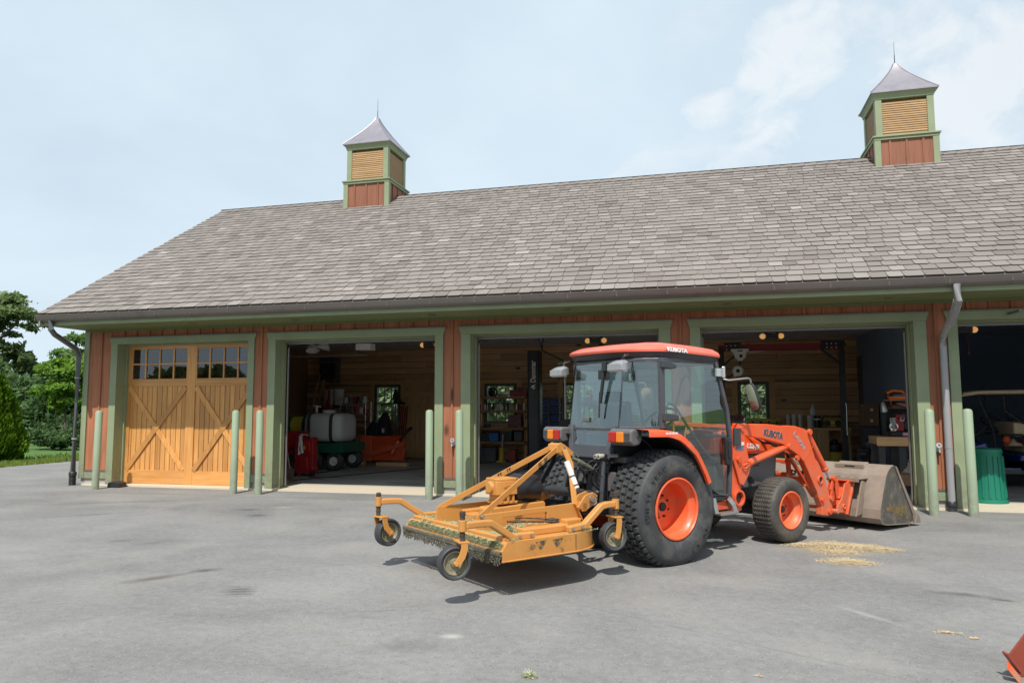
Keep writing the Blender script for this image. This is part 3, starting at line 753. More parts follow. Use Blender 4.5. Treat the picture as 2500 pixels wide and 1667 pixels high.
for i, (a, b, c, d) in enumerate(WINS):
    w_ = empty('back_window', (0,0,0), 0, bld); f = MB(); t = .055
    f.box(a-.04, a+t, YB-.02, YB+.12, c, d); f.box(b-t, b+.04, YB-.02, YB+.12, c, d); f.box(a+t, b-t, YB-.02, YB+.12, d-t*1.6, d); f.box(a+t, b-t, YB-.02, YB+.12, c, c+t)
    for k in (1, 2): xx = a+t+(b-a-2*t)*k/3; f.box(xx-.011, xx+.011, YB+.03, YB+.06, c+t, d-t*1.6)
    for k in (1, 2, 3): zz = c+t+(d-c-2.6*t)*k/4; f.box(a+t, b-t, YB+.032, YB+.058, zz-(.011 if k != 2 else .022), zz+(.011 if k != 2 else .022))
    f.build('window_sash', M['winframe'], w_)
    cs = MB(); e = .15
    cs.cv = .8; cs.box(a-.04-e, a-.04, YB-.03, YB+.001, c-.12, d+.12); cs.cv = .6; cs.box(b+.04, b+.04+e, YB-.03, YB+.001, c-.12, d+.12); cs.cv = .9; cs.box(a-.04, b+.04, YB-.03, YB+.001, d, d+.12); cs.box(a-.04, b+.04, YB-.03, YB+.001, c-.12, c)
    cs.build('window_casing', M['pine_z'], w_, bevel=.004)
    p_ = MB(); p_.add([(a, YB+.045, c), (b, YB+.045, c), (b, YB+.045, d), (a, YB+.045, d)], [(0,1,2,3)]); p_.build('pane', M['win_glass'], w_)
# sliding barn door in the back wall
sdn = empty('sliding_door', (0,0,0), 0, bld); b_ = MB(); a, b = -8.98, -7.9
for i in range(8): b_.cv = rb.random(); b_.box(a+(b-a)*i/8+.002, a+(b-a)*(i+1)/8-.002, YB-.075, YB-.045, FZ+.02, 2.43)
b_.build('door_planks', M['pine_z'], sdn, bevel=.003, seg=1)
for qa, qb in ((1.93, 2.06), (.25, .4), (2.36, 2.44)): b2 = MB(); b2.cv = .7; b2.box(a, b, YB-.095, YB-.0752, qa, qb); b2.build('door_ledge', M['pine_z'], sdn, bevel=.003)
# raised overhead doors and their tracks, seen under the ceiling of each open bay
for i, (lo, li, ri, ro) in enumerate(DO):
    if i == 0: continue
    t_ = empty('overhead_door', (0,0,0), 0, bld); d = MB()
    for k in range(4): d.box(li+.05, ri-.05, JB+.5+k*.62, JB+.5+k*.62+.6, 3.14, 3.19)
    d.build('raised_door_panel', M['ceil'], t_)
    for xx in (li+.03, ri-.03): r = MB(); r.tube([(xx, JB+.06, FZ), (xx, JB+.06, 2.75), (xx, JB+.12, 2.93), (xx, JB+.28, 3.05), (xx, JB+3.1, 3.08)], .022, 6); r.build('door_track', M['flash'], t_, 40)
# downspouts
def downspout(path, boot, nm):
    p = empty('downspout', (0,0,0), 0, bld); m = MB(); m.tube(path, .052, 12); m.build('pipe', M['pipe_grey'] if nm == 'l' else M['downspout'], p, 40)
    x, y = boot; b = MB(); h_ = 0 if nm == 'l' else -.13; b.lathe([(.058,.28+h_),(.075,.26+h_),(.075,.20+h_),(.062,.19+h_)], (x,y,0), (0,0,1), 16)
    for k in range(6 if nm == 'l' else 0): b.lathe([(.062,.19-k*.028),(.072,.18-k*.028),(.062,.166-k*.028)], (x,y,0), (0,0,1), 16)
    b.lathe([(.062,.03),(.07,0)], (x,y,0), (0,0,1), 16)
    b.build('drain_boot', M['black'], p, 40)
    for z in (.95, 2.2): s = MB(); s.lathe([(.056,z-.015),(.056,z+.015)], (x,y,0), (0,0,1), 16); s.build('pipe_strap', M['downspout'], p, 40)
xd = -12.60
downspout([(-12.30,11.47,3.28),(-12.30,11.47,3.11),(-12.34,11.60,3.02),(-12.56,12.34,2.80),(xd,12.46,2.66),(xd,12.46,.26)], (xd,12.46), 'l')
xd = 3.565
pth = [(3.50,11.46,3.28),(3.50,11.46,3.06)]
for k in range(1, 6): pth.append((3.50+.065*k/5, 11.46+.98*k/5, 3.06-.42*(k/5)**.8))
pth += [(xd,12.46,2.48),(xd,12.46,.06)]
downspout(pth, (xd,12.46), 'r')
rg_ = MB()
for k in range(11):
    u = k/10; rg_.lathe([(.054,-.008),(.060,0),(.054,.008)], (3.50+.03*u, 11.47+.5*u, 3.05-.27*u**.8), (.06,.85,-.4), 14)
rg_.build('elbow_ribs', M['downspout'], bld, 60)
# hose spigots on the piers
for x, z in ((-4.37, .93), (3.445, .92)):
    p = MB(); y = W+.012
    p.cyl((x,y,z), (x,y-.09,z), .016, n=10); p.cyl((x,y-.06,z+.005), (x,y-.10,z-.055), .014, .012, 8); p.cyl((x,y-.05,z), (x,y-.05,z+.06), .009, n=8)
    p.lathe([(.018,-.006),(.04,-.006),(.04,.006),(.018,.006)], (x,y-.055,z+.055), (0,-1,.3), 14, True); p.cyl((x,y-.0,z), (x,y-.012,z), .045, n=14)
    p.build('hose_spigot', M['silver'], bld, 40)
# ------------------------------------------------------------------ wheels
def turf_tyre(rad, wid, rim_r, rows, cols, blk, lug, name, parent, mat, zig=False):
    """carcass plus raised tread blocks; wheel axis is local Y"""
    h = wid/2; rt = rad - lug
    prof = [(rim_r*.96,-h*.62),(rim_r*1.02,-h*.80),(rim_r+(rt-rim_r)*.22,-h*.95),(rim_r+(rt-rim_r)*.5,-h*1.0),(rim_r+(rt-rim_r)*.74,-h*.96),(rt-.018,-h*.90),(rt-.005,-h*.80),(rt,-h*.45),(rt+.003,0)]
    prof = prof + [(r, -y) for r, y in prof[-2::-1]]
    t = MB(); t.lathe(prof, (0,0,0), (0,1,0), 72, False)
    t.build('tyre', mat, parent, 50)
    b = MB(); dth = 2*PI/rows
    def crown(y):
        q = abs(y)/h
        return rt + .003 - (0 if q < .45 else .010*((q-.45)/.3)**2 if q < .76 else .010+.035*((q-.76)/.12))
    for i in range(rows):
        if zig:
            n = 16; yy = [-.80*h + 1.60*h*k/n for k in range(n+1)]; top = []; bot = []
            vs = []; fs = []
            for k, y in enumerate(yy):
                ph = i*dth + dth*.50*(1 if k % 2 else -1)*.42 + .10*(1-abs(y)/h)*0
                for s_, rr_ in ((-.31, 0), (-.22, lug), (.22, lug), (.31, 0)):
                    a = ph + s_*dth; r = crown(y) + rr_ - .003
                    vs.append((r*math.sin(a), y, r*math.cos(a)))
            for k in range(n):
                for q in range(3): fs.append((k*4+q, k*4+q+1, (k+1)*4+q+1, (k+1)*4+q))
            fs += [(3,2,1,0), (n*4, n*4+1, n*4+2, n*4+3)]
            b.add(vs, fs)
        else:
            cw = 1.76*h/cols
            for c in range(cols):
                ya = -.88*h + c*cw; yb = ya + cw*.80
                sh = (c - (cols-1)/2); ph = i*dth + dth*.16*abs(sh) + (dth*.5 if c % 2 else 0)
                vs = []
                for y in (ya, (ya+yb)/2, yb):
                    sk = dth*.10*(1 if y == (ya+yb)/2 else 0)
                    for s_, rr_ in ((-.37, -.004), (-.31, lug), (.27, lug), (.34, -.004)):
                        a = ph + s_*dth + sk; ins = .006 if rr_ > 0 and y != (ya+yb)/2 else 0
                        y2 = y + (ins if y == ya else -ins if y == yb else 0); r = crown(y) + rr_
                        vs.append((r*math.sin(a), y2, r*math.cos(a)))
                fs = []
                for k in range(2):
                    for q in range(3): fs.append((k*4+q, k*4+q+1, (k+1)*4+q+1, (k+1)*4+q))
                fs += [(3,2,1,0), (8,9,10,11)]
                b.add(vs, fs)
    b.build('tread', mat, parent, 35)
def tyre_mat(name, c, d, dl, dh):
    m = bpy.data.materials.new(name); g = G(nt(m)); co = g.coords('Object')
    n = g.noise(co, 5, 5, .65); f = g.noise(co, 60, 3, .7)
    # dust lies on the sidewalls (near the widest part), less on the worn tread
    sep = g.n('ShaderNodeSeparateXYZ'); g.l(co, sep.inputs[0])
    rr_ = g.math('SQRT', g.math('ADD', g.math('MULTIPLY', sep.outputs[0], sep.outputs[0]), g.math('MULTIPLY', sep.outputs[2], sep.outputs[2])))
    side = g.ramp(g.math('DIVIDE', rr_, .6), [(.52, 1), (.80, .9), (.93, .25)])
    fac = g.math('MULTIPLY', g.ramp(n, [(dl, 0), (dh, 1)]), side)
    col = g.mix(g.math('MULTIPLY', fac, .75), c, d)
    col = g.hsv(col, g.math('ADD', .72, g.math('MULTIPLY', f, .56)))
    g.out(col, g.math('ADD', .52, g.math('MULTIPLY', n, .25)), 0, g.bump(f, .2, .004)); return m
M['rub'] = tyre_mat('tyre_rubber', (.040,.041,.044), (.12,.112,.10), .46, .66)
M['rub_f'] = tyre_mat('front_tyre_rubber', (.050,.047,.043), (.13,.11,.085), .42, .66)

def rim(parent, rr, hw, disc_y, mat, hub_r, bolts, valve=True):
    """hw = half width between flanges; outer face is -Y"""
    m = MB()
    prof = [(rr+.004,-hw-.006),(rr+.006,-hw+.006),(rr-.012,-hw+.016),(rr-.020,-hw+.045),(rr-.055,-hw+.075),(rr-.062,-hw+.12),(rr-.062,disc_y-.02),(rr-.075,disc_y),
            (hub_r+.05,disc_y+.012),(hub_r,disc_y-.004),(hub_r-.004,disc_y-.03),(0,disc_y-.034)]
    m.lathe(prof, (0,0,0), (0,1,0), 48)
    back = [(rr+.004,hw+.006),(rr-.02,hw-.04),(rr-.062,hw-.09),(rr-.062,disc_y+.02),(0,disc_y+.03)]
    m.lathe(back, (0,0,0), (0,1,0), 40)
    # close the lip between rim and tyre
    m.lathe([(rr+.004,-hw-.006),(rr-.01,-hw-.010),(rr-.018,-hw+.004)], (0,0,0), (0,1,0), 48)
    o = m.build('rim', mat, parent, 35)
    bb = MB()
    for i in range(bolts):
        a = 2*PI*i/bolts + .3; r = hub_r + .028
        bb.cyl((r*math.sin(a), disc_y+.012, r*math.cos(a)), (r*math.sin(a), disc_y-.018, r*math.cos(a)), .012, n=6)
    bb.lathe([(hub_r*.55,disc_y-.02),(hub_r*.5,disc_y-.05),(0,disc_y-.055)], (0,0,0), (0,1,0), 20)
    bb.build('wheel_bolts', M['blackmetal'], parent, 40)

# ------------------------------------------------------------------ tractor
TO = (-1.053, 7.885, 0); TH = R(50)
tr = thing('tractor', 'orange compact tractor with enclosed glass cab and raised front loader', 'tractor', TO, TH)
RXc, FXc = .272, 2.235           # axle positions along the tractor
rw = empty('rear_wheel', (RXc, -.575, .550), 0, tr)
turf_tyre(.582, .48, .30, 46, 5, 0, .024, 'tyre', rw, M['rub']); rim(rw, .305, .205, .03, M['rim'], .085, 8)
# faint raised sidewall lettering
for k, (body, a0) in enumerate((('MULTI TRAC', -.72), ('C/S', 1.15), ('20 LP', 3.0))):
    for i, ch in enumerate(body):
        if ch == ' ': continue
        a = a0 - 1.0 + i*.135 if k == 0 else a0 - .9 + i*.15
        r_ = .435; base = Vector((r_*math.sin(a), -.2425, r_*math.cos(a)))
        rad_ = Vector((math.sin(a), 0, math.cos(a))); tan = Vector((math.cos(a), 0, -math.sin(a)))
        text('tyre_lettering', ch, .075, base - tan*.02, tan, rad_, M['rub'], rw, .004)
def mirror_copy(o, y):
    c = copy_tree(o); c.parent = tr; c.location = (o.location.x, y, o.location.z); c.rotation_euler = (0,0,PI); return c
mirror_copy(rw, .575)
fw_ = empty('front_wheel', (FXc, -.60, .372), R(-1), tr)
turf_tyre(.372, .315, .212, 46, 5, 0, .012, 'tyre', fw_, M['rub_f'], True); rim(fw_, .215, .135, .02, M['rim_dull'], .075, 6)
mirror_copy(fw_, .60)

# chassis, axle, engine
b = MB()
b.box(-.05,.62,-.17,.17,.42,.98); b.box(.62,1.45,-.15,.15,.40,.86); b.cyl((.272,-.50,.55),(.272,.50,.55),.105,n=18); b.box(.12,.42,-.34,.34,.47,.70)
b.box(1.40,2.62,-.16,.16,.36,.62)
b.build('transmission_housing', M['darkgrey'], tr, bevel=.02)
b = MB()
b.cyl((FXc,-.46,.372),(FXc,.46,.372),.085,n=16); b.box(FXc-.10,FXc+.10,-.30,.30,.28,.46); b.box(FXc-.09,FXc+.09,-.46,-.36,.26,.50); b.box(FXc-.09,FXc+.09,.36,.46,.26,.50)
b.cyl((1.75,-.20,.50),(2.2,-.34,.40),.06,n=10); b.cyl((1.62,-.28,.42),(1.92,-.28,.42),.10,n=14)
b.build('front_axle', M['blackmetal'], tr, bevel=.012)
# hood
hp = [(1.42,1.02),(1.42,1.30),(1.62,1.30),(2.02,1.245),(2.36,1.17),(2.56,1.06),(2.60,.98),(2.40,.985),(2.0,1.0)]
def hoodring(y, k): return [(x, y, 1.02+(z-1.02)*k) for x, z in hp]
m = MB(); m.loft([hoodring(-.33,.78), hoodring(-.31,.90), hoodring(-.24,.98), hoodring(0,1.03), hoodring(.24,.98), hoodring(.31,.90), hoodring(.33,.78)])
hood = m.build('hood', M['orange'], tr, 35, bevel=.012)
text('model_lettering', 'L5240', .082, (1.985,-.333,1.080), (1,0,-.13), (0,0,1), M['letter_white'], hood, .002, .25, .24, .003)
m = MB(); m.prism([(1.44,.60),(1.44,1.015),(2.0,.995),(2.40,.98),(2.60,.975),(2.58,.80),(2.50,.62),(2.30,.60)], -.315, .315, 'y'); eng = m.build('engine_side_panel', M['midgrey'], tr, bevel=.02)
v = MB()
for i in range(7):
    for j in range(5):
        v.obox((1.95+.045*i+.012*(j % 2), -.317, .86+.026*j), (.03,.008,.012), (0,R(-10),0))
v.box(2.05,2.13,-.320,-.312,.66,.70)
v.cyl((2.06,-.322,.70),(2.06,-.310,.70),.04,n=16)
v.build('louver_slots', M['black'], eng)
m = MB(); m.prism([(2.58,.62),(2.63,.70),(2.64,.97),(2.58,1.03)], -.27, .27, 'y'); m.build('front_grille', M['black'], tr, bevel=.01)
# brush guard
m = MB()
for y in (-.30, .30):
    m.sweep([(2.80,y,.44),(2.80,y,.62),(2.86,y,.72),(2.83,y,1.06)], [(-.03,-.02),(.03,-.02),(.03,.02),(-.03,.02)], (0,1,0))
for z in (.72,.88,1.03): m.bar((2.845,-.28,z),(2.845,.28,z),.025,.04)
m.box(2.6,2.82,-.30,.30,.44,.50)
m.build('brush_guard', M['orange_dirty'], tr, bevel=.006)

# ------------------------------------------------------------------ cab
ZG0, ZG1 = 1.352, 2.05
def cabx(s, pts): return [(x, s*y, z) for x, y, z in pts]
post = MB()
for s in (-1, 1):
    post.sweep(cabx(s, [(.205,.655,1.34),(.205,.655,2.06)]), [(-.032,-.03),(.032,-.03),(.032,.03),(-.032,.03)], (1,0,0))            # B post
    post.sweep(cabx(s, [(1.27,.62,.60),(1.285,.635,.90),(1.285,.645,1.22),(1.245,.645,1.52),(1.09,.625,2.06)]), [(-.022,-.022),(.022,-.022),(.022,.022),(-.022,.022)], (0,1,0))
    post.sweep(cabx(s, [(1.27,.62,.60),(1.10,.62,.625),(.93,.63,.72),(.72,.64,.93),(.50,.645,1.17),(.33,.65,1.33),(.205,.655,1.37)]), [(-.012,-.014),(.012,-.014),(.012,.014),(-.012,.014)], (0,1,0))
    post.sweep(cabx(s, [(.205,.655,2.045),(1.09,.62,2.045)]), [(-.02,-.02),(.02,-.02),(.02,.02),(-.02,.02)])
    post.sweep(cabx(s, [(-.03,.375,2.04),(.08,.53,2.045),(.205,.655,2.045)]), [(-.018,-.018),(.018,-.018),(.018,.018),(-.018,.018)])
    post.sweep(cabx(s, [(-.12,.385,1.345),(-.02,.53,1.345),(.10,.625,1.35),(.205,.655,1.35)]), [(-.016,-.018),(.016,-.018),(.016,.018),(-.016,.018)])
    post.sweep(cabx(s, [(-.128,.385,1.34),(-.035,.372,2.04)]), [(-.007,-.007),(.007,-.007),(.007,.007),(-.007,.007)], (1,0,0))
    post.sweep(cabx(s, [(-.11,.345,1.36),(-.16,.30,1.16),(-.20,.22,.90)]), [(-.045,-.03),(.045,-.03),(.045,.03),(-.045,.03)], (0,1,0))
post.bar((1.09,-.62,2.04),(1.09,.62,2.04),.04,.04); post.bar((1.285,-.62,1.24),(1.285,.62,1.24),.03,.03)
post.bar((-.035,-.37,2.04),(-.035,.37,2.04),.04,.03); post.bar((-.128,-.39,1.335),(-.128,.39,1.335),.03,.035)
post.build('cab_frame', M['frame'], tr, bevel=.006)
m = MB(); m.prism([(-.19,1.165),(-.15,1.165),(-.15,1.08),(-.215,1.02),(-.235,1.04)], -.335, .335, 'y'); m.box(-.16,.0,-.5,.5,1.00,1.06)
m.build('rear_cross_panel', M['darkgrey'], tr, bevel=.01)
m = MB(); m.box(.0,.04,-.325,.325,.60,1.16); m.box(.90,1.25,-.60,.60,.545,.60); m.box(.0,.90,-.325,.325,.545,.60); m.prism([(.04,.6),(.04,1.28),(.40,1.28),(.72,1.0),(.88,.62)], -.325, -.28, 'y'); m.prism([(.04,.6),(.04,1.28),(.40,1.28),(.72,1.0),(.88,.62)], .28, .325, 'y')
m.build('cab_floor', M['darkgrey'], tr, bevel=.01)
gl = M['cab_glass']
def pane(name, rings, mat=gl, parent=tr, sm=60):
    m = MB(); k = len(rings[0]); vs = [p for r_ in rings for p in r_]
    m.add(vs, [(i*k+q, i*k+q+1, (i+1)*k+q+1, (i+1)*k+q) for i in range(len(rings)-1) for q in range(k-1)])
    return m.build(name, mat, parent, sm)
rearg = pane('rear_window', [[(-.135,-.375,1.345),(-.15,0,1.345),(-.135,.375,1.345)], [(-.045,-.365,2.03),(-.06,0,2.03),(-.045,.365,2.03)]], M['rear_glass'])
pane('rear_lower_window', [[(-.185,-.25,1.165),(-.185,.28,1.165)], [(-.135,-.33,1.325),(-.135,.35,1.325)]], M['rear_glass'])
for s in (-1, 1):
    q = pane('quarter_window', [cabx(s, [(-.128,.387,1.35),(-.09,.45,1.35),(-.02,.535,1.35),(.09,.62,1.35),(.19,.652,1.35)]), cabx(s, [(-.035,.372,2.04),(-.005,.42,2.04),(.05,.50,2.04),(.11,.585,2.04),(.19,.65,2.04)])], M['rear_glass'])
    dr = empty('cab_door', (0,0,0), 0, tr)
    # window of the door: fan of quads between the rear/lower edge and the front post
    lowe = [(.225,.655,2.04),(.225,.655,1.38),(.34,.65,1.325),(.50,.645,1.16),(.72,.64,.92),(.93,.63,.71),(1.10,.62,.62),(1.26,.62,.60)]
    fre = [(1.085,.628,2.04),(1.16,.637,1.85),(1.21,.641,1.68),(1.245,.645,1.52),(1.28,.645,1.25),(1.285,.645,1.10),(1.285,.635,.90),(1.27,.62,.61)]
    pane('door_window', [cabx(s, lowe), cabx(s, fre)], gl, dr)
    h = MB()
    h.obox((1.215,s*.668,1.08),(.075,.05,.30)); h.obox((1.215,s*.70,1.10),(.05,.03,.20))
    h.build('door_latch', M['black'], dr, bevel=.02)
    if s < 0:
        for z in (1.99, 1.47):
            k = MB(); k.prism([(.17,z+.045),(.30,z+.03),(.37,z+.01),(.39,z-.01),(.37,z-.035),(.30,z-.045),(.17,z-.035)] if z > 1.7 else [(.18,z+.035),(.40,z+.01),(.40,z-.05),(.18,z-.055)], s*.72, s*.675, 'y'); k.build('door_hinge_cover', M['darkgrey'], dr, bevel=.012)
    r_ = MB(); r_.tube(cabx(s, [(.34,.60,1.42),(.34,.60,1.56),(.37,.60,1.60),(.46,.60,1.58),(.62,.60,1.40),(.85,.60,1.15),(1.0,.60,1.02),(1.12,.60,.99)]), .014, 8); r_.build('grab_rail', M['frame'], dr, 40)
pane('windscreen', [[(1.285,-.62,1.25),(1.30,0,1.25),(1.285,.62,1.25)], [(1.10,-.61,2.03),(1.13,0,2.03),(1.10,.61,2.03)]])
m = MB(); m.bar((-.13,-.17,1.93),(-.15,-.13,1.60),.03,.03,(0,1,0)); m.bar((-.155,-.13,1.72),(-.17,-.13,1.45),.012,.02,(0,1,0)); m.obox((-.13,-.19,1.985),(.05,.06,.10)); m.obox((-.115,-.15,1.90),(.02,.16,.10))
m.build('rear_wiper', M['black'], tr, bevel=.006)
m = MB(); m.obox((-.152,.10,1.43),(.02,.11,.05)); m.build('window_latch', M['midgrey'], tr, bevel=.008)
# inside: seat, steering wheel, console
m = MB(); m.obox((.42,0,1.10),(.46,.46,.12)); m.obox((.20,0,1.36),(.12,.44,.52),(0,R(-8),0)); m.obox((.16,0,1.66),(.07,.24,.14),(0,R(-8),0)); m.obox((.40,-.28,1.22),(.30,.06,.06)); m.obox((.40,.28,1.22),(.30,.06,.06)); m.box(.25,.6,-.2,.2,.6,1.05)
m.build('driver_seat', M['seat'], tr, bevel=.04, seg=3)
m = MB(); m.cyl((1.12,0,1.12),(.88,0,1.42),.03,n=10)
c0 = Vector((.88,0,1.42)); ax = Vector((-.62,0,.78)).normalized(); u = ax.cross(Vector((0,1,0))).normalized(); w2 = ax.cross(u)
ring = [c0 + u*.20*math.cos(2*PI*i/24) + w2*.20*math.sin(2*PI*i/24) for i in range(24)]
m.tube(ring, .014, 8, True, ax)
for a in (0, 2.1, 4.2): m.tube([c0, c0 + u*.20*math.cos(a) + w2*.20*math.sin(a)], .010, 6)
m.build('steering_wheel', M['black'], tr, 40)
m = MB(); m.prism([(1.02,.6),(.98,1.22),(1.10,1.36),(1.26,1.30),(1.27,.6)], -.20, .20, 'y'); m.box(.55,.95,-.42,-.36,1.10,1.20); m.build('dashboard', M['darkgrey'], tr, bevel=.03)
m = MB(); m.tube([(.78,-.44,1.2),(.80,-.46,1.36)], .010, 6); m.ball((.80,-.46,1.37), .024, 8, 6); m.tube([(.62,-.45,1.2),(.60,-.45,1.42)], .010, 6); m.obox((.86,-.44,1.30),(.12,.03,.03),(0,R(-25),0)); m.build('control_lever', M['amber_lens'], tr, 40)
# roof
def ring(z, k, fx, rx_, wd, e=0):
    pl_ = [(rx_,0),(rx_+.02,.30),(rx_+.07,.44),(.09,.60),(.22,.685),(.45,.70),(.85,.70),(1.12,.665),(fx-.03,.58),(fx,.35),(fx+.015,0)]
    pts = [((x-.5)*k+.5, -y*wd, z) for x, y in pl_]
    return pts + [(x, -y, z) for x, y, z in reversed(pts[1:-1])]
def tilt(r_, k=.034): return [(x, y, z - max(0, x-.35)*k) for x, y, z in r_]
rb_ = MB(); rb_.loft([tilt(r_) for r_ in (ring(2.05,.94,1.14,-.06,.93), ring(2.075,.98,1.18,-.10,.965), ring(2.132,1.0,1.22,-.13,.985))])
rb_.build('roof_lining', M['darkgrey'], tr, 50)
rt_ = MB(); rt_.loft([tilt(r_) for r_ in (ring(2.124,1.0,1.215,-.125,.98), ring(2.128,1.012,1.235,-.145,1.0), ring(2.150,1.015,1.24,-.15,1.002), ring(2.178,.995,1.20,-.125,.98), ring(2.212,.92,1.10,-.07,.92), ring(2.232,.78,1.00,0,.80), ring(2.245,.5,.9,.1,.5), ring(2.25,.15,.7,.3,.15))])
rfc = rt_.build('cab_roof', M['roofpink'], tr, 28)
text('lettering_shadow', 'KUBOTA', .060, (.262,-.7045,2.131), (1,0,-.034), (0,.22,1), M['letter_dark'], rfc, .0006, 0, .31, .006)
text('roof_lettering', 'KUBOTA', .060, (.26,-.7065,2.134), (1,0,-.034), (0,.22,1), M['letter_white'], rfc, .002, 0, .305, .003)
# fenders, tail lights
for s in (-1, 1):
    f = empty('fender', (0,0,0), 0, tr)
    arc = [(-.20,1.338),(.07,1.333),(.16,1.318),(.26,1.29),(.34,1.247),(.42,1.19),(.50,1.11),(.565,1.02),(.64,.90),(.69,.80)]
    band = MB(); ln = [Vector((x, z)) for x, z in arc]
    outer = []; inn = []
    for i, p in enumerate(ln):
        d = (ln[min(i+1, len(ln)-1)] - ln[max(i-1, 0)]).normalized(); nn = Vector((-d.y, d.x)); k = .066 if i < 6 else .05
        outer.append(p); inn.append(p - nn*k)
    fo_ = 0 if s < 0 else -.17
    vs = [(p.x, s*.69, p.y+.008) for p in outer] + [(p.x, s*(.858+fo_), p.y) for p in outer] + [(p.x, s*(.872+fo_), p.y*.75+q.y*.25) for p, q in zip(outer, inn)] + [(q.x, s*(.872+fo_), q.y) for q in inn] + [(q.x, s*(.84+fo_), q.y) for q in inn]
    n = len(arc); fs = []
    for r0 in range(4): fs += [(r0*n+i, r0*n+i+1, (r0+1)*n+i+1, (r0+1)*n+i) for i in range(n-1)]
    band.add(vs, fs); band.build('fender_band', M['orange'], f, 50)
    top = MB(); vs = [(p.x, s*.69, p.y+.008) for p in outer] + [(p.x, s*.62, p.y+.012) for p in outer]
    top.add(vs, [(i, i+1, n+i+1, n+i) for i in range(n-1)]); top.build('fender_top', M['darkgrey'], f, 50)
    und = MB(); vs = [(q.x, s*(.86+fo_), q.y+.004) for q in inn] + [(q.x, s*.33, q.y+.004) for q in inn]
    und.add(vs, [(i, i+1, n+i+1, n+i) for i in range(n-1)]); und.prism([(q.x, q.y) for q in inn] + [(.62,.62),(.30,.62),(.0,.9),(-.18,1.18)], s*.326, s*.332, 'y'); und.build('fender_liner', M['black'], f, 50)
    if s < 0:
        q = MB()
        for i in range(4): q.box(.03+i*.045, .065+i*.045, -.8735, -.8715, 1.292, 1.312)
        q.build('fender_decal', M['letter_white'], f)
    tl = empty('tail_light', (0,0,0), 0, tr)
    h = MB(); y0, y1 = sorted((s*.385, s*.70))
    h.prism([(-.262,1.205),(-.275,1.225),(-.27,1.325),(-.24,1.345),(-.12,1.345),(-.12,1.24),(-.15,1.19),(-.235,1.178)], y0, y1, 'y'); h.build('lamp_housing', M['midgrey'], tl, bevel=.018)
    a, b_ = (.40, .51) if True else 0; yy = sorted((s*.395, s*.50)); l1 = MB(); l1.box(-.292,-.268,yy[0],yy[1],1.212,1.315); l1.build('red_lens', M['red_lens'], tl, bevel=.008)
    yy = sorted((s*.503, s*.60)); l2 = MB(); l2.prism([(yy[0],-.292),(yy[1],-.284),(yy[1],-.262),(yy[0],-.268)] if s > 0 else [(yy[0],-.284),(yy[1],-.292),(yy[1],-.268),(yy[0],-.262)], 1.212, 1.315, 'z')
    # prism z uses (x,y): swap the pairs
    l2 = MB(); l2.box(-.290,-.268,yy[0],yy[1],1.212,1.315); l2.build('amber_lens', M['amber_lens'], tl, bevel=.008)
    yy = sorted((s*.612, s*.68)); l3 = MB()
    for k in range(4): l3.box(-.281,-.27,yy[0],yy[1],1.222+k*.024,1.232+k*.024)
    l3.build('lamp_ribs', M['frame'], tl)
# work lights on the rear roof corners
for s, c in ((-1, (-.28,-.575,1.965)), (1, (-.16,.50,1.955))):
    w_ = empty('work_light', (0,0,0), 0, tr); k = MB()
    c = Vector(c)
    rings = []
    for dx, a, z0, z1 in ((-.085,.105,-.045,.022),(-.05,.108,-.048,.045),(.0,.100,-.040,.062),(.05,.075,-.025,.058),(.075,.045,.0,.045)):
        rings.append([(c.x+dx, c.y-a, c.z+z0),(c.x+dx, c.y+a, c.z+z0),(c.x+dx, c.y+a*.92, c.z+z1*.6),(c.x+dx, c.y+a*.55, c.z+z1),(c.x+dx, c.y-a*.55, c.z+z1),(c.x+dx, c.y-a*.92, c.z+z1*.6)])
    k.loft(rings); k.build('lamp_shell', M['lampshell'], w_, 40, bevel=.004)
    k = MB(); k.add([(c.x-.088, c.y-.098, c.z+.016),(c.x-.088, c.y+.098, c.z+.016),(c.x-.066, c.y+.10, c.z-.052),(c.x-.066, c.y-.10, c.z-.052)], [(0,1,2,3)]); k.box(c.x-.06,c.x+.0,c.y-.095,c.y+.095,c.z-.056,c.z-.045); k.build('lamp_lens', M['lens'], w_)
    k = MB(); k.tube([(c.x+.02, c.y, c.z+.05),(c.x+.05, c.y, c.z+.10),(c.x+.15, c.y*.92, c.z+.12)], .012, 6); k.tube([(c.x+.05,c.y+.02,c.z+.02),(c.x+.0,c.y+.06*s,c.z+.09),(c.x+.12,c.y*.9,c.z+.13)], .005, 5); k.build('lamp_bracket', M['blackmetal'], w_, 40)
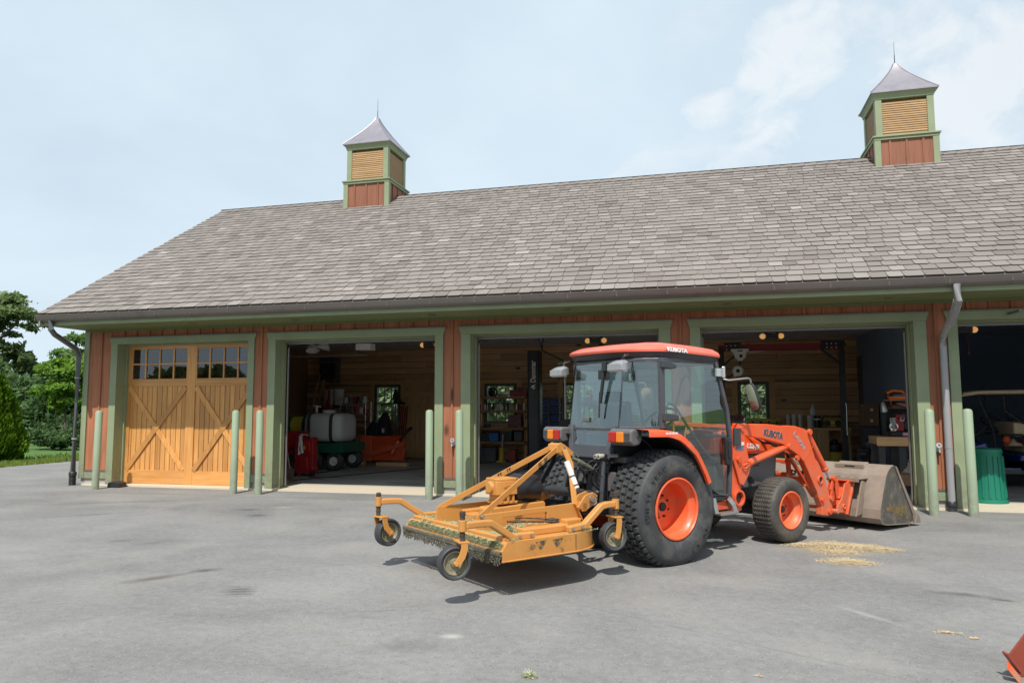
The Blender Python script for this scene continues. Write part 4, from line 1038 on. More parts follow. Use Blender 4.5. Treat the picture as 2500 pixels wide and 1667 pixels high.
# mirrors
for s in (-1, 1):
    w_ = empty('side_mirror', (0,0,0), 0, tr); k = MB()
    k.obox((1.11,s*.66,1.935),(.10,.03,.09)); k.cyl((1.165,s*.68,1.88),(1.165,s*.68,2.0),.022,n=10); k.build('mirror_clamp', M['silver'], w_, bevel=.005)
    k = MB(); k.tube([(1.165,s*.68,1.95),(1.165,s*.68,1.865),(1.20,s*.72,1.85),(1.42,s*.80,1.875),(1.47,s*.80,1.865),(1.49,s*.80,1.78)], .010, 8); k.build('mirror_arm', M['steel'], w_, 40)
    k = MB(); Mx = Matrix.Translation((1.51,s*.80,1.67)) @ Euler((R(8*s),R(-14),R(24*s))).to_matrix().to_4x4(); k.M = Mx
    oval = [(-.10*math.copysign(abs(math.cos(t))**.55, math.cos(t)), .155*math.copysign(abs(math.sin(t))**.6, math.sin(t))) for t in [2*PI*i/24 for i in range(24)]]
    rings = [[(x_, a*kk, b*kk) for a, b in oval] for x_, kk in ((-.012,1.0),(.01,1.0),(.03,.85),(.04,.5))]
    k.loft(rings); k.build('mirror_back', M['black'], w_, 40)
    k = MB(); k.M = Mx; k.add([(-.0135, a*.93, b*.95) for a, b in oval], [tuple(range(24))]); k.build('mirror_glass', M['mirror'] if 'mirror' in M else M.setdefault('mirror', pmat('mirror_face', (.55,.58,.58), .08, .95, .02, 2)), w_)
# step
m = MB()
for s in (-1, 1):
    m.sweep([(1.28,s*.60,.575),(1.33,s*.63,.50),(1.355,s*.64,.42)], [(-.03,-.012),(.03,-.012),(.03,.012),(-.03,.012)], (0,1,0)); m.bar((1.36,s*.64,.415),(1.05,s*.64,.415),.09,.03); m.sweep([(1.05,s*.63,.415),(1.04,s*.60,.58)], [(-.03,-.012),(.03,-.012),(.03,.012),(-.03,.012)], (0,1,0))
m.build('cab_step', M['steel'], tr, bevel=.005)
for s in (-1, 1): m = MB(); m.box(.98,1.40,min(s*.35,s*.58),max(s*.35,s*.58),.44,.53); m.build('step_support', M['orange_dirty'], tr, bevel=.008)

# ------------------------------------------------------------------ loader
def rot_poly(c, r, n=20): return [(c[0]+r*math.cos(2*PI*i/n), c[1]+r*math.sin(2*PI*i/n)) for i in range(n)]
for s in (-1, 1):
    ld = empty('loader_post', (0,0,0), 0, tr); yi, yo = sorted((s*.47, s*.56)); 
    m = MB(); m.prism([(1.42,1.32),(1.63,1.33),(1.655,1.17),(1.70,1.0),(1.735,.86),(1.70,.80),(1.60,.68),(1.54,.70),(1.43,.98),(1.45,1.15)], s*.55, s*.572, 'y')
    m.prism([(1.44,1.30),(1.56,1.30),(1.60,.95),(1.60,.40),(1.46,.39),(1.42,.62),(1.40,1.0)], s*.44, s*.535, 'y')
    m.prism([(1.45,1.28),(1.60,1.28),(1.62,.95),(1.56,.7),(1.45,.9)], s*.40, s*.42, 'y')
    m.build('post_plate', M['orange'], ld, bevel=.006)
    m = MB(); m.lathe([(.095,-.02),(.095,.02),(.066,.02),(.066,-.02)], (1.525,s*.555,.545), (0,1,0), 24, True); m.build('tube_collar', M['orange_dirty'], ld, 40, bevel=.004)
    m = MB(); m.cyl((1.525,s*.54,.545),(1.525,s*.536,.545),.065,n=20); m.build('collar_recess', M['blackmetal'], ld)
    m = MB(); m.cyl((1.515,s*.57,.975),(1.515,s*.60,.975),.035,n=16); m.build('pivot_pin', M['orange_dirty'], ld, 40); m = MB(); m.cyl((1.60,s*.57,.90),(1.66,s*.60,.93),.012,n=8); m.tube([(1.57,s*.585,.88),(1.62,s*.60,.87),(1.68,s*.60,.93),(1.64,s*.60,.95)], .012, 6); m.build('lock_handle', M['orange_dirty'], ld, 40); m = MB(); m.cyl((1.59,s*.55,1.315),(1.59,s*.59,1.315),.03,n=14); m.build('pivot_pin', M['orange_dirty'], ld, 40)
    if s < 0:
        m = MB(); m.box(1.43,1.545,-.60,-.572,1.135,1.325); m.build('control_box', M['darkgrey'], ld, bevel=.008)
        m = MB(); m.box(1.49,1.615,-.5755,-.5725,1.075,1.125); m.build('warning_decal', pmat('blue_grey_decal', (.10,.16,.22), .5, 0, .2, 40), ld)
        m = MB(); m.box(1.58,1.625,-.5755,-.5725,1.13,1.165); m.build('white_decal', M['letter_white'], ld)
    # arm: upper boom and lower boom as one bent box, plates proud of it
    ar = empty('loader_arm', (0,0,0), 0, tr)
    up = [(1.55,1.375),(1.75,1.369),(2.11,1.359),(2.416,1.332),(2.50,1.338),(2.655,1.328),(2.832,1.292),(2.95,1.25),(2.905,1.20),(2.953,1.116),(3.041,.929),(3.152,.80),(3.243,.638),(3.318,.468),(3.385,.356),(3.35,.212),(3.281,.199),(3.14,.22),(3.15,.325),(3.08,.44),(3.06,.505),(3.016,.56),(2.895,.753),(2.805,.885),(2.70,.97),(2.634,1.005),(2.54,1.045),(2.47,1.05),(2.403,1.112),(2.251,1.145),(1.954,1.199),(1.64,1.236),(1.53,1.27)]
    m = MB(); m.prism(up, s*.47, s*.555, 'y'); m.build('arm_box', M['orange'], ar, bevel=.010, seg=3)
    m = MB(); m.prism([(2.40,1.115),(2.495,1.338),(2.505,1.338),(2.412,1.108)], s*.5555, s*.5575, 'y'); m.build('weld_seam', M['orange_dirty'], ar); m = MB(); m.prism([(2.805,.89),(3.045,1.11),(3.04,1.12),(2.80,.90)], s*.5555, s*.5575, 'y'); m.build('weld_seam', M['orange_dirty'], ar)
    for (x, z), r_ in zip(((2.505,1.085),(2.93,1.25),(3.12,.655),(2.65,.945),(3.145,.405),(3.35,.41),(3.30,.25)), (.036,.038,.052,.032,.026,.036,.034)):
        k = MB(); 
        if r_ > .05: k.lathe([(.052,-.012),(.052,.012),(.038,.012),(.038,-.012)], (x, s*.562, z), (0,1,0), 22, True)
        else: k.cyl((x, s*.548, z),(x, s*.58, z), r_, n=16)
        k.build('arm_pin', M['orange_dirty'] if r_ < .05 else M['orange'], ar, 40, bevel=.003)
        if r_ > .05: k = MB(); k.cyl((x, s*.552, z),(x, s*.5585, z), .038, n=20); k.build('arm_hole', M['blackmetal'], ar)
    if s < 0:
        text('lettering_outline', 'KUBOTA', .108, (2.015,-.5565,1.232), (1,0,-.17), (0,0,1), M['letter_silver'], ar, .0006, 0, .372, .009)
        text('arm_lettering', 'KUBOTA', .108, (2.015,-.5575,1.232), (1,0,-.17), (0,0,1), M['letter_dark'], ar, .0015, 0, .365, .004)
        text('arm_model_lettering', 'LA724', .075, (2.585,-.5575,1.235), (.66,0,-.62), (.6,0,.8), M['letter_silver'], ar, .0015, .1, .30, .003)
    # lift cylinder and bucket cylinder
    k = MB(); k.cyl((1.755,s*.515,.915),(2.45,s*.515,1.075),.042,n=18); k.cyl((1.76,s*.515,.916),(1.80,s*.515,.925),.048,n=18); k.cyl((2.40,s*.50,1.064),(2.52,s*.50,1.09),.03,n=12); lc = k.build('lift_cylinder', M['orange'], tr, 40, bevel=.004)
    k = MB(); k.cyl((1.69,s*.515,.895),(1.76,s*.515,.916),.024,n=12); k.build('piston_rod', M['silver'], lc, 40)
    k = MB(); k.lathe([(.05,-.05),(.05,.05),(.022,.05),(.022,-.05)], (1.69,s*.515,.893), (0,1,0), 18, True); k.build('rod_eye', M['orange_dirty'], lc, 40)
    k = MB(); k.cyl((2.945,s*.52,1.225),(3.295,s*.52,.775),.040,n=18); k.cyl((3.275,s*.52,.80),(3.305,s*.52,.762),.046,n=18); bc = k.build('bucket_cylinder', M['orange'], tr, 40, bevel=.004)
    k = MB(); k.cyl((3.30,s*.52,.768),(3.395,s*.52,.655),.018,n=12); k.build('piston_rod', M['silver'], bc, 40)
    # leveling bar under the boom with hoses
    k = MB(); k.bar((2.67,s*.455,.935),(3.12,s*.455,.44),.03,.05,(0,1,0)); k.build('link_bar', M['orange_dirty'], tr, bevel=.006)
    k = MB()
    for j in range(3): k.tube([(2.62,s*(.44-.012*j),1.0),(2.78,s*(.43-.012*j),.86),(2.95,s*(.44-.012*j),.66),(3.10,s*(.45-.012*j),.50),(3.22,s*.43,.47)], .008, 6)
    k.build('hydraulic_hose', M['black'], tr, 40)
    # links and quick coupler frame at the bucket
    k = MB()
    for y in (.50, .54):
        k.prism([(3.335,.36),(3.42,.66),(3.46,.65),(3.375,.35)], s*y-.008, s*y+.008, 'y'); k.prism([(3.46,.68),(3.51,.67),(3.55,.40),(3.50,.39)], s*y-.008, s*y+.008, 'y'); k.prism([(3.35,.52),(3.44,.69),(3.47,.66),(3.39,.50)], s*y-.006, s*y+.006, 'y')
    k.cyl((3.43,s*.47,.655),(3.43,s*.57,.655),.03,n=14); k.cyl((3.55,s*.47,.40),(3.55,s*.57,.40),.028,n=14); k.cyl((3.37,s*.47,.38),(3.37,s*.57,.38),.022,n=14)
    k.build('bucket_linkage', M['orange_dirty'], tr, bevel=.003)
    k = MB(); k.prism([(3.40,.22),(3.46,.23),(3.58,.22),(3.70,.40),(3.77,.60),(3.70,.61),(3.60,.58),(3.52,.40),(3.40,.30)], s*.585, s*.60, 'y'); k.prism([(3.40,.22),(3.46,.23),(3.58,.22),(3.70,.40),(3.77,.60),(3.70,.61),(3.60,.58),(3.52,.40),(3.40,.30)], s*.43, s*.445, 'y')
    k.prism([(3.60,.20),(3.79,.62),(3.82,.61),(3.63,.19)], s*.40, s*.62, 'y'); k.lathe([(.034,-.012),(.034,.012),(.020,.012),(.020,-.012)], (3.555,s*.605,.30), (0,1,0), 18, True); k.cyl((3.41,s*.42,.25),(3.41,s*.61,.25),.03,n=14); k.box(3.70,3.80,min(s*.40,s*.62),max(s*.40,s*.62),.605,.62)
    k.build('quick_coupler', M['orange'], tr, bevel=.004)
k = MB(); k.bar((2.98,-.47,.63),(2.98,.47,.63),.09,.12); k.build('loader_cross_tube', M['orange'], tr, bevel=.012)
k = MB(); k.tube([(3.24,-.47,.30),(3.24,.47,.30)], .022, 10); k.build('coupler_cross_rod', M['orange_dirty'], tr, 40)
k = MB()
for j in range(4): k.tube([(2.98,-.40+.05*j,.70),(3.0,-.40+.05*j,.76),(3.06,-.42+.03*j,.72),(3.04,-.44+.02*j,.60)], .010, 6)
k.box(2.95,3.06,-.46,-.40,.58,.66); k.build('hose_block', M['black'], tr, 40)
k = MB()
for y in (-.25,-.1,.1,.25): k.tube([(1.5,y*.8,1.32),(1.75,y,1.30),(2.0,y-.1,1.25),(2.2,y-.15,1.14),(2.35,-.40,1.12)], .012, 6)
k.build('loader_hoses', M['black'], tr, 40)
# bucket
bk_ = empty('loader_bucket', (0,0,0), 0, tr); HB = .945
k = MB(); line = [(4.66,.062),(4.44,.040),(3.93,.070),(3.83,.095),(3.775,.16),(3.79,.27),(3.865,.46),(3.965,.68),(4.02,.745),(4.09,.79),(4.155,.812),(4.22,.79)]
k.sheet(line, -HB, HB, -.012, 'y'); k.build('bucket_shell', M['bucket'], bk_, 30)
for s in (-1, 1):
    k = MB(); k.prism([(4.64,.062),(4.44,.045),(3.93,.075),(3.83,.10),(3.785,.16),(3.80,.27),(3.87,.46),(3.97,.68),(4.02,.74),(4.09,.785),(4.155,.805),(4.21,.785)], s*(HB-.004), s*(HB-.018), 'y'); k.build('bucket_end_plate', M['bucket_side'], bk_)
k = MB()
for s in (-1, 1):
    k.prism([(4.175,.80),(4.225,.79),(4.64,.17),(4.70,.155),(4.72,.05),(4.60,.04),(4.58,.15)], s*(HB-.006), s*(HB+.012), 'y'); k.prism([(4.60,.045),(4.66,.16),(4.73,.12),(4.75,.04)], s*(HB+.012), s*(HB+.022), 'y')
k.prism([(4.60,.055),(4.76,.035),(4.76,.047),(4.60,.075)], -HB, HB, 'y'); k.build('cutting_edge', M['bucket'], bk_, bevel=.003)
k = MB()
for s in (-1, 1):
    y0, y1 = sorted((s*.22, s*.62)); k = MB(); k.prism([(4.03,.765),(4.155,.832),(4.16,.82),(4.04,.755)], y0, y1, 'y'); k.box(4.02,4.04,y0,y1,.75,.80); k.build('bucket_hook', M['bucket'], bk_, bevel=.003)
    y0, y1 = sorted((s*.34, s*.72)); k = MB(); k.box(3.72,3.96,y0,y1,.632,.648); k.box(3.715,3.73,y0,y1,.60,.648); k.prism([(3.63,.18),(3.80,.62),(3.87,.60),(3.78,.2)], s*.70, s*.72, 'y'); k.build('bucket_bracket', M['bucket'], bk_, bevel=.003)
k = MB()
for y0 in (-.66,-.54,-.42,.40,.52,.64): k.box(3.80,3.835,y0,y0+.06,.6485,.6505); 
k.box(4.02,4.021,-.5,-.36,.765,.785)
k.build('bracket_slot', M['black'], bk_)
# yellow rubbed patch on the bucket's end
k = MB(); rq = random.Random(4)
for i in range(900):
    u = min(1, max(0, rq.gauss(.52, .27))); x = 3.93 + .56*u; z = .262 + rq.gauss(0, .017 + .02*(u > .3)) + .012*math.sin(u*9) - .04*u - (max(0, u-.82)*1.0)*(.5+rq.random())
    w = rq.uniform(.003,.011); k.add([(x-w,-HB-.0005-.0000,z),(x+w,-HB-.0005,z-rq.uniform(0,.01)),(x+w*.6,-HB-.0005,z+rq.uniform(.002,.007)),(x-w*.7,-HB-.0005,z+.004)], [(0,1,2,3)])
k.build('rubbed_paint', pmat('rubbed_yellow', (.27,.195,.085), .7, 0, .25, 12), bk_)

# ------------------------------------------------------------------ rear hitch
for s in (-1, 1):
    hd_ = MB(); hd_.sweep([(.05,s*.20,1.0),(-.10,s*.22,1.08),(-.24,s*.27,1.05)], [(-.03,-.035),(.03,-.035),(.03,.035),(-.03,.035)], (0,1,0)); hd_.cyl((-.24,s*.24,1.05),(-.24,s*.31,1.05),.035,n=12); hd_.build('lift_arm', M['blackmetal'], tr, bevel=.008)
for s in (-1, 1):
    k = MB(); k.cyl((-.24,s*.275,1.04),(-.27,s*.285,.86),.022,n=10); k.bar((-.265,s*.285,.88),(-.30,s*.30,.70),.026,.045,(0,1,0)); k.bar((-.30,s*.30,.70),(-.32,s*.31,.585),.02,.045,(0,1,0)); k.build('lift_link', M['darkgrey'], tr, bevel=.006)

for s in (-1, 1): k = MB(); k.bar((.10,s*.22,.48),(-.62,s*.36,.575),.03,.075); k.cyl((-.62,s*.33,.575),(-.62,s*.39,.575),.04,n=12); k.build('lower_link', M['blackmetal'], tr, bevel=.008)
k = MB(); k.cyl((-.50,0,1.072),(-.33,0,.99),.020,n=10); k.cyl((-.36,0,1.005),(-.10,0,.88),.028,n=12); k.cyl((-.10,0,.88),(.03,0,.82),.018,n=10); k.cyl((-.50,-.04,1.075),(-.50,.04,1.075),.032,n=12); k.tube([(-.47,-.07,1.10),(-.50,-.08,1.04),(-.44,-.09,1.02),(-.42,-.08,1.06)], .006, 6, True); k.cyl((-.10,0,.88),(-.08,0,.872),.04,n=10)
k.build('top_link', pmat('worn_grey_olive', (.20,.20,.16), .5, .3, .2, 10), tr, 40)
k = MB(); k.box(-.10,.06,-.14,.14,.62,.98); k.cyl((-.14,-.16,.55),(-.14,-.16,1.0),.045,n=12); k.cyl((-.05,.16,.55),(-.05,.16,.98),.04,n=12); k.box(-.12,.02,.16,.42,.74,.92); k.box(-.19,-.02,-.34,.2,.985,1.02)
k.build('hitch_housing', M['darkgrey'], tr, bevel=.012)
k = MB()
for y in (-.235,-.285): k.lathe([(.011,-.05),(.023,-.05),(.025,0),(.023,.02),(0,.02)], (-.28,y,1.065), (1,0,.1), 14)
k.build('hydraulic_coupler', pmat('dusty_coupler', (.42,.40,.35), .5, .2, .2, 20), tr, 40)
k = MB(); k.bar((-.22,-.20,1.062),(-.20,-.44,1.075),.03,.035); k.tube([(-.30,-.20,1.03),(-.32,-.10,.98),(-.33,.0,.965),(-.33,.02,.985)], .006, 6); k.build('coupler_bracket', M['frame'], tr, bevel=.006)
k = MB()
for j, (a, b) in enumerate((((-.12,.30,1.04),(-.12,.30,.95)), ((-.05,-.30,.95),(-.1,-.30,.75)))): k.cyl(a, b, .03, n=10)
rz_ = random.Random(2)
for j in range(9): y = -.32+.08*j; k.tube([(-.02,y,1.0),(-.12,y+rz_.uniform(-.08,.08),.9),(-.06,y+rz_.uniform(-.1,.1),.74),(.02,y,.62)], .010, 6)
k.build('hose_cluster', M['black'], tr, 40)
k = MB()
for y in (-.20,-.12,.10,.22): k.tube([(-.20,y,.98),(-.26,y+.02,.90),(-.24,y+.05,.78),(-.14,y+.03,.70)], .009, 6)
k.tube([(-.21,-.30,1.0),(-.29,-.22,.93),(-.30,-.05,.90),(-.24,.12,.96)], .010, 6); k.build('remote_hose', M['black'], tr, 40)
k = MB(); k.box(-.15,-.10,-.34,-.22,.70,.90); k.box(-.14,-.10,.18,.36,.76,.88); k.build('valve_block', M['midgrey'], tr, bevel=.01)
k = MB(); k.cyl((-.17,-.16,.95),(-.17,-.16,.80),.032,n=12); k.cyl((-.17,.06,.93),(-.17,.06,.86),.028,n=12); k.build('filter_can', M['frame'], tr, 40, bevel=.004)
k = MB(); k.cyl((-.02,0,.66),(-.16,0,.66),.03,n=12); k.build('pto_stub', M['steel'], tr, 40)
# ------------------------------------------------------------------ mower
OFF = 1.5
mo = thing('finish_mower', 'yellow rear finishing mower with four caster wheels lifted behind the tractor', 'mower',
           (TO[0]-OFF*math.cos(TH), TO[1]-OFF*math.sin(TH), 0), TH)
def part(b, name, mat, parent=None, smooth=None, bevel=0, seg=2):
    o = b.build(name, mat, parent or mo, smooth, bevel, seg)
    if parent is None: o.location.x = OFF
    return o
ZB, ZT_ = .305, .455             # deck bottom, deck top
# deck plan, rear to front with rounded front corners
def plan(grow=0):
    h = .855 + grow
    pts = [(-1.88, -h), (-1.15, -h)]
    for i in range(1, 9):
        a = R(-90 + i*90/9*.95); pts.append((-1.15 + (.50+grow)*math.cos(a)*1.0, -h + .50 + .50*math.sin(a)))
    for i in range(1, 6): pts.append((-.655 + .10*math.sin(PI*i/12), -h + .55 + (h-.55)*i/5*.98))
    return pts
half = plan(); half[0] = (-1.85, -.855); full = half + [(x, -y) for x, y in reversed(half)]
d = MB()
d.add([(x, y, ZT_) for x, y in full], [tuple(range(len(full)))])
d.add([(x, y, ZT_-.006) for x, y in full], [tuple(range(len(full)))])
# rear apron sloping down to the chain guard
d.add([(-1.85,-.855,ZT_),(-1.85,.855,ZT_),(-1.905,.855,.378),(-1.905,-.855,.378),(-1.905,.855,.370),(-1.905,-.855,.370)], [(0,1,2,3),(3,2,4,5)])
part(d, 'deck_top', M['yellow'])
s_ = MB(); n = len(full)
skirt = full
vs = [(x, y, ZT_) for x, y in skirt] + [(x, y, ZB) for x, y in skirt]
s_.add(vs, [(i, i+1, n+i+1, n+i) for i in range(n-1)])
cx_ = -1.2
inn = [(cx_+(x-cx_)*.992, y*.992) for x, y in skirt]
s_.add([(x, y, ZT_-.004) for x, y in inn] + [(x, y, ZB) for x, y in inn], [(i, i+1, n+i+1, n+i) for i in range(n-1)])
for sg in (-1, 1): s_.add([(-1.85,sg*.855,ZT_),(-1.903,sg*.855,.380),(-1.905,sg*.855,ZB),(-1.85,sg*.855,ZB)], [(0,1,2,3)])
part(s_, 'deck_side', M['yellow_scuff'], smooth=40)
e = MB(); out_ = [(cx_+(x-cx_)*1.012, y*1.012) for x, y in skirt]
e.tube([(-1.91,-.862,ZB)] + [(x, y, ZB) for x, y in out_] + [(-1.91,.862,ZB)], .009, 6); part(e, 'skid_edge', M['yellow_scuff'], smooth=40)
# worn shield marks on the right side
k = MB()
for x0 in (-1.56, -1.38):
    y = -.8565
    k.add([(x0,y,.430),(x0+.12,y,.436),(x0+.095,y,.400),(x0+.07,y,.368),(x0+.045,y,.362),(x0+.02,y,.40)], [(0,1,2,3,4,5)])
mk_ = part(k, 'shield_mark', pmat('worn_black_decal', (.07,.06,.045), .6, 0, .3, 20, dirt=(.45,.2,.04), dirtlo=.45, dirthi=.6, dscale=22))
k = MB(); k.box(-1.118,-1.113,-.8568,-.8555,ZB+.01,ZT_-.004); part(k, 'seam', M['rust'])
# ribs: rear angle iron, side channel plates with window, outer rails
r = MB()
r.prism([(-1.85,ZT_-.01),(-1.85,ZT_+.030),(-1.815,ZT_+.036),(-1.78,ZT_+.0)], -.80, .80, 'y')
part(r, 'rear_rib', M['yellow'], bevel=.006)
for sg in (-1, 1):
    p = MB(); y = sg*.355; th = .010
    # plate with a slot: built as four pieces around the opening
    p.prism([(-1.84,ZT_),(-1.83,.615),(-1.55,.622),(-1.55,ZT_)], y-th, y+th, 'y')
    p.prism([(-1.55,.572),(-1.55,.622),(-1.05,.632),(-1.05,.580)], y-th, y+th, 'y'); p.prism([(-1.55,ZT_),(-1.55,.478),(-1.05,.478),(-1.05,ZT_)], y-th, y+th, 'y')
    p.prism([(-1.05,ZT_),(-1.05,.632),(-.76,.640),(-.70,.625),(-.655,.48),(-.655,ZT_)], y-th, y+th, 'y')
    p.box(-1.88,-.78,min(y,y-sg*.05),max(y,y-sg*.05),.612,.622) if False else None
    p.prism([(-.80,ZT_),(-.80,.64),(-.72,.64),(-.645,.47),(-.645,ZT_)], y-sg*.10, y-sg*.085, 'y') if False else None
    p.prism([(-.735,.635),(-.645,.475),(-.635,.48),(-.725,.64)], y-.045, y+.045, 'y')
    part(p, 'side_plate', M['yellow'], bevel=.004)
    o = MB(); y = sg*.665
    o.box(-1.58,-1.08,min(y-.055,y+.055),max(y-.055,y+.055),ZT_,ZT_+.062); part(o, 'outer_rail', M['yellow'], bevel=.010)
    # flange of the deck
    for (xa, xb) in ((-1.10,-.92),): 
        g2 = MB(); g2.box(xa, xb, y-.045, y+.045, ZT_, ZT_+.10); part(g2, 'rail_block', M['yellow'], bevel=.01)
# caster arms: rear and front on both sides
def caster(sx, sy, ztop, zfork, wc, hd, name='caster_wheel', pts=None, front=False):
    a = MB(); sec = [(-.035,-.027),(.035,-.027),(.035,.027),(-.035,.027)]
    a.sweep(pts, sec); arm = part(a, 'caster_arm', M['yellow'], bevel=.012, seg=3)
    b = MB()
    for t in (0.18, .72): 
        q = Vector(pts[0]).lerp(Vector(pts[1]), t); sg = -1 if sy < 0 else 1
        b.cyl(q, q + Vector((0, sg*.046, 0)), .014, n=10)
    b.build('arm_bolt', M['steel'], arm)
    sp = MB(); sp.cyl((sx,sy,zfork),(sx,sy,ztop),.021,n=12); sp.cyl((sx,sy,ztop-.035),(sx,sy,ztop-.025),.026,n=12); sp.cyl((sx,sy,ztop-.018),(sx,sy,ztop-.008),.025,n=12)
    for k in range(3): sp.cyl((sx,sy,zfork+.04+k*.035),(sx,sy,zfork+.052+k*.035),.025,n=12)
    part(sp, 'caster_spindle', M['rust'], smooth=40)
    hb = MB(); pz = pts[-1][2]; hb.cyl((sx,sy,pz-.045),(sx,sy,pz+.045),.033,n=16); part(hb, 'spindle_hub', M['yellow'], smooth=40, bevel=.003)
    w = empty(name, (wc[0]+OFF, wc[1], wc[2]), hd, mo); rd_ = .134
    t = MB(); t.lathe([(.094,-.030),(.105,-.045),(.120,-.050),(.130,-.042),(rd_,-.020),(rd_,.020),(.130,.042),(.120,.050),(.105,.045),(.094,.030)], (0,0,0), (0,1,0), 40); t.build('tyre', M['caster_rubber'], w, 40)
    h = MB(); h.lathe([(.096,-.034),(.090,-.038),(.084,-.030),(.076,-.012),(.035,-.010),(.030,-.030),(0,-.032)], (0,0,0), (0,1,0), 32); h.lathe([(.096,.034),(.084,.030),(.076,.012),(.035,.010),(.030,.030),(0,.032)], (0,0,0), (0,1,0), 32)
    for k in range(5): aa = 2*PI*k/5; h.cyl((.056*math.sin(aa),-.016,.056*math.cos(aa)),(.056*math.sin(aa),-.009,.056*math.cos(aa)),.009,n=8)
    h.build('wheel_hub', M['caster_hub'], w, 40)
    # fork: bent straps from the spindle foot down to the axle, in the wheel's own frame
    inv = Matrix.Rotation(-hd, 3, 'Z'); foot = inv @ (Vector((sx, sy, zfork)) - Vector(wc))
    f = MB()
    f.box(foot.x-.045, foot.x+.045, -.078, .078, foot.z-.010, foot.z+.002)
    for q in (-1, 1):
        y = q*.070; x = foot.x; z = foot.z
        f.sweep([(x,y,z),(x+.004,y,z-.05),(x*.75-.0,y,.055),(x*.25,y,.012),(0,y,-.012)], [(-.028,-.006),(.028,-.006),(.028,.006),(-.028,.006)], (0,q,0))
    f.cyl((0,-.084,0),(0,.084,0),.017,n=10)
    f.build('caster_fork', M['yellow'], w, bevel=.003)
caster(-2.255,-.81,.735,.502,(-2.31,-.775,.337), R(-15), pts=[(-1.53,-.775,.478),(-1.75,-.775,.478),(-1.98,-.79,.615),(-2.08,-.80,.622),(-2.235,-.81,.622)])
caster(-2.19,.88,.725,.500,(-2.10,.85,.337), R(9), pts=[(-1.50,.775,.478),(-1.74,.80,.478),(-1.97,.84,.630),(-2.05,.85,.638),(-2.17,.87,.638)])
caster(-.595,-.81,.780,.556,(-.615,-.79,.375), R(-9), pts=[(-1.145,-.775,.484),(-.95,-.775,.50),(-.76,-.79,.655),(-.70,-.80,.668),(-.615,-.81,.668)])
caster(-.595,.82,.780,.556,(-.66,.80,.375), R(4), pts=[(-1.145,.775,.484),(-.95,.775,.50),(-.76,.79,.655),(-.70,.80,.668),(-.615,.81,.668)])
# drive box, gearbox, driveline and shield
k = MB(); k.prism([(-1.515,ZT_+.0),(-1.515,.605),(-1.50,.622),(-.885,.645),(-.865,.628),(-.865,ZT_)], -.105, .105, 'y'); part(k, 'belt_cover', M['yellow'], bevel=.022, seg=3)
k = MB()
for (x,y) in ((-1.28,-.53),(-1.28,.53)): k = MB(); k.cyl((x,y,ZT_),(x,y,ZT_+.035),.10,n=24); part(k, 'spindle_cover', M['yellow'], smooth=40, bevel=.004)
k = MB(); k.tube([(-1.55,-.42,.545),(-1.08,-.52,.515)], .010, 6); k.tube([(-1.42,-.36,.56),(-1.12,-.44,.535)], .008, 6); k.box(-1.12,-1.03,-.52,-.42,.50,.535)
part(k, 'belt_linkage', M['rust'], smooth=40)
gbx = MB()
oct_ = [(-1.445,-.09),(-1.40,-.115),(-1.22,-.115),(-1.19,-.09),(-1.19,.09),(-1.22,.115),(-1.40,.115),(-1.445,.09)]
gbx.prism(oct_, .735, .865, 'z'); gbx.prism([(x*.97-.04,y*.97) for x, y in oct_], .865, .888, 'z')
gbx.prism([(-1.40,-.075),(-1.24,-.075),(-1.24,.075),(-1.40,.075)], .655, .736, 'z'); gbx.box(-1.42,-1.20,-.10,.10,.648,.672)
for x in (-1.38,-1.31,-1.25): gbx.box(x-.012,x+.012,-.105,.105,.66,.74)
gbx.lathe([(0,-.024),(.05,-.024),(.052,-.004),(.062,-.004),(.062,.01)], (-1.447,0,.80), (1,0,0), 24)
gb_ = part(gbx, 'gearbox', M['yellow'], smooth=35, bevel=.008)
text('gearbox_lettering', 'WOODS', .042, (-1.375,-.1155,.795), (1,0,0), (0,0,1), M['yellow_scuff'], gb_, .004, 0, .13, .002)
k = MB(); k.lathe([(.0,-.005),(.095,-.005),(.12,.012),(.130,.04),(.133,.27),(.126,.285),(.105,.285),(.105,.06)], (-1.205,0,.795), (1,0,-.10), 28); k.box(-1.10,-1.0,-.02,.02,.915,.925); part(k, 'driveline_shield', M['blackmetal'], smooth=40)
k = MB(); k.cyl((-1.0,0,.775),(-.72,0,.735),.040,n=18); k.cyl((-.74,0,.738),(-.30,0,.668),.048,n=18); k.cyl((-.30,0,.668),(-.14,0,.655),.036,n=14)
ds = part(k, 'driveline', M['darkgrey'], smooth=40)
k = MB(); k.lathe([(.0485,.0),(.0485,.09)], (-.62,0,.719), (.44,0,-.07), 18, False, R(100), R(170)); k.build('driveline_decal', M['white'], ds)
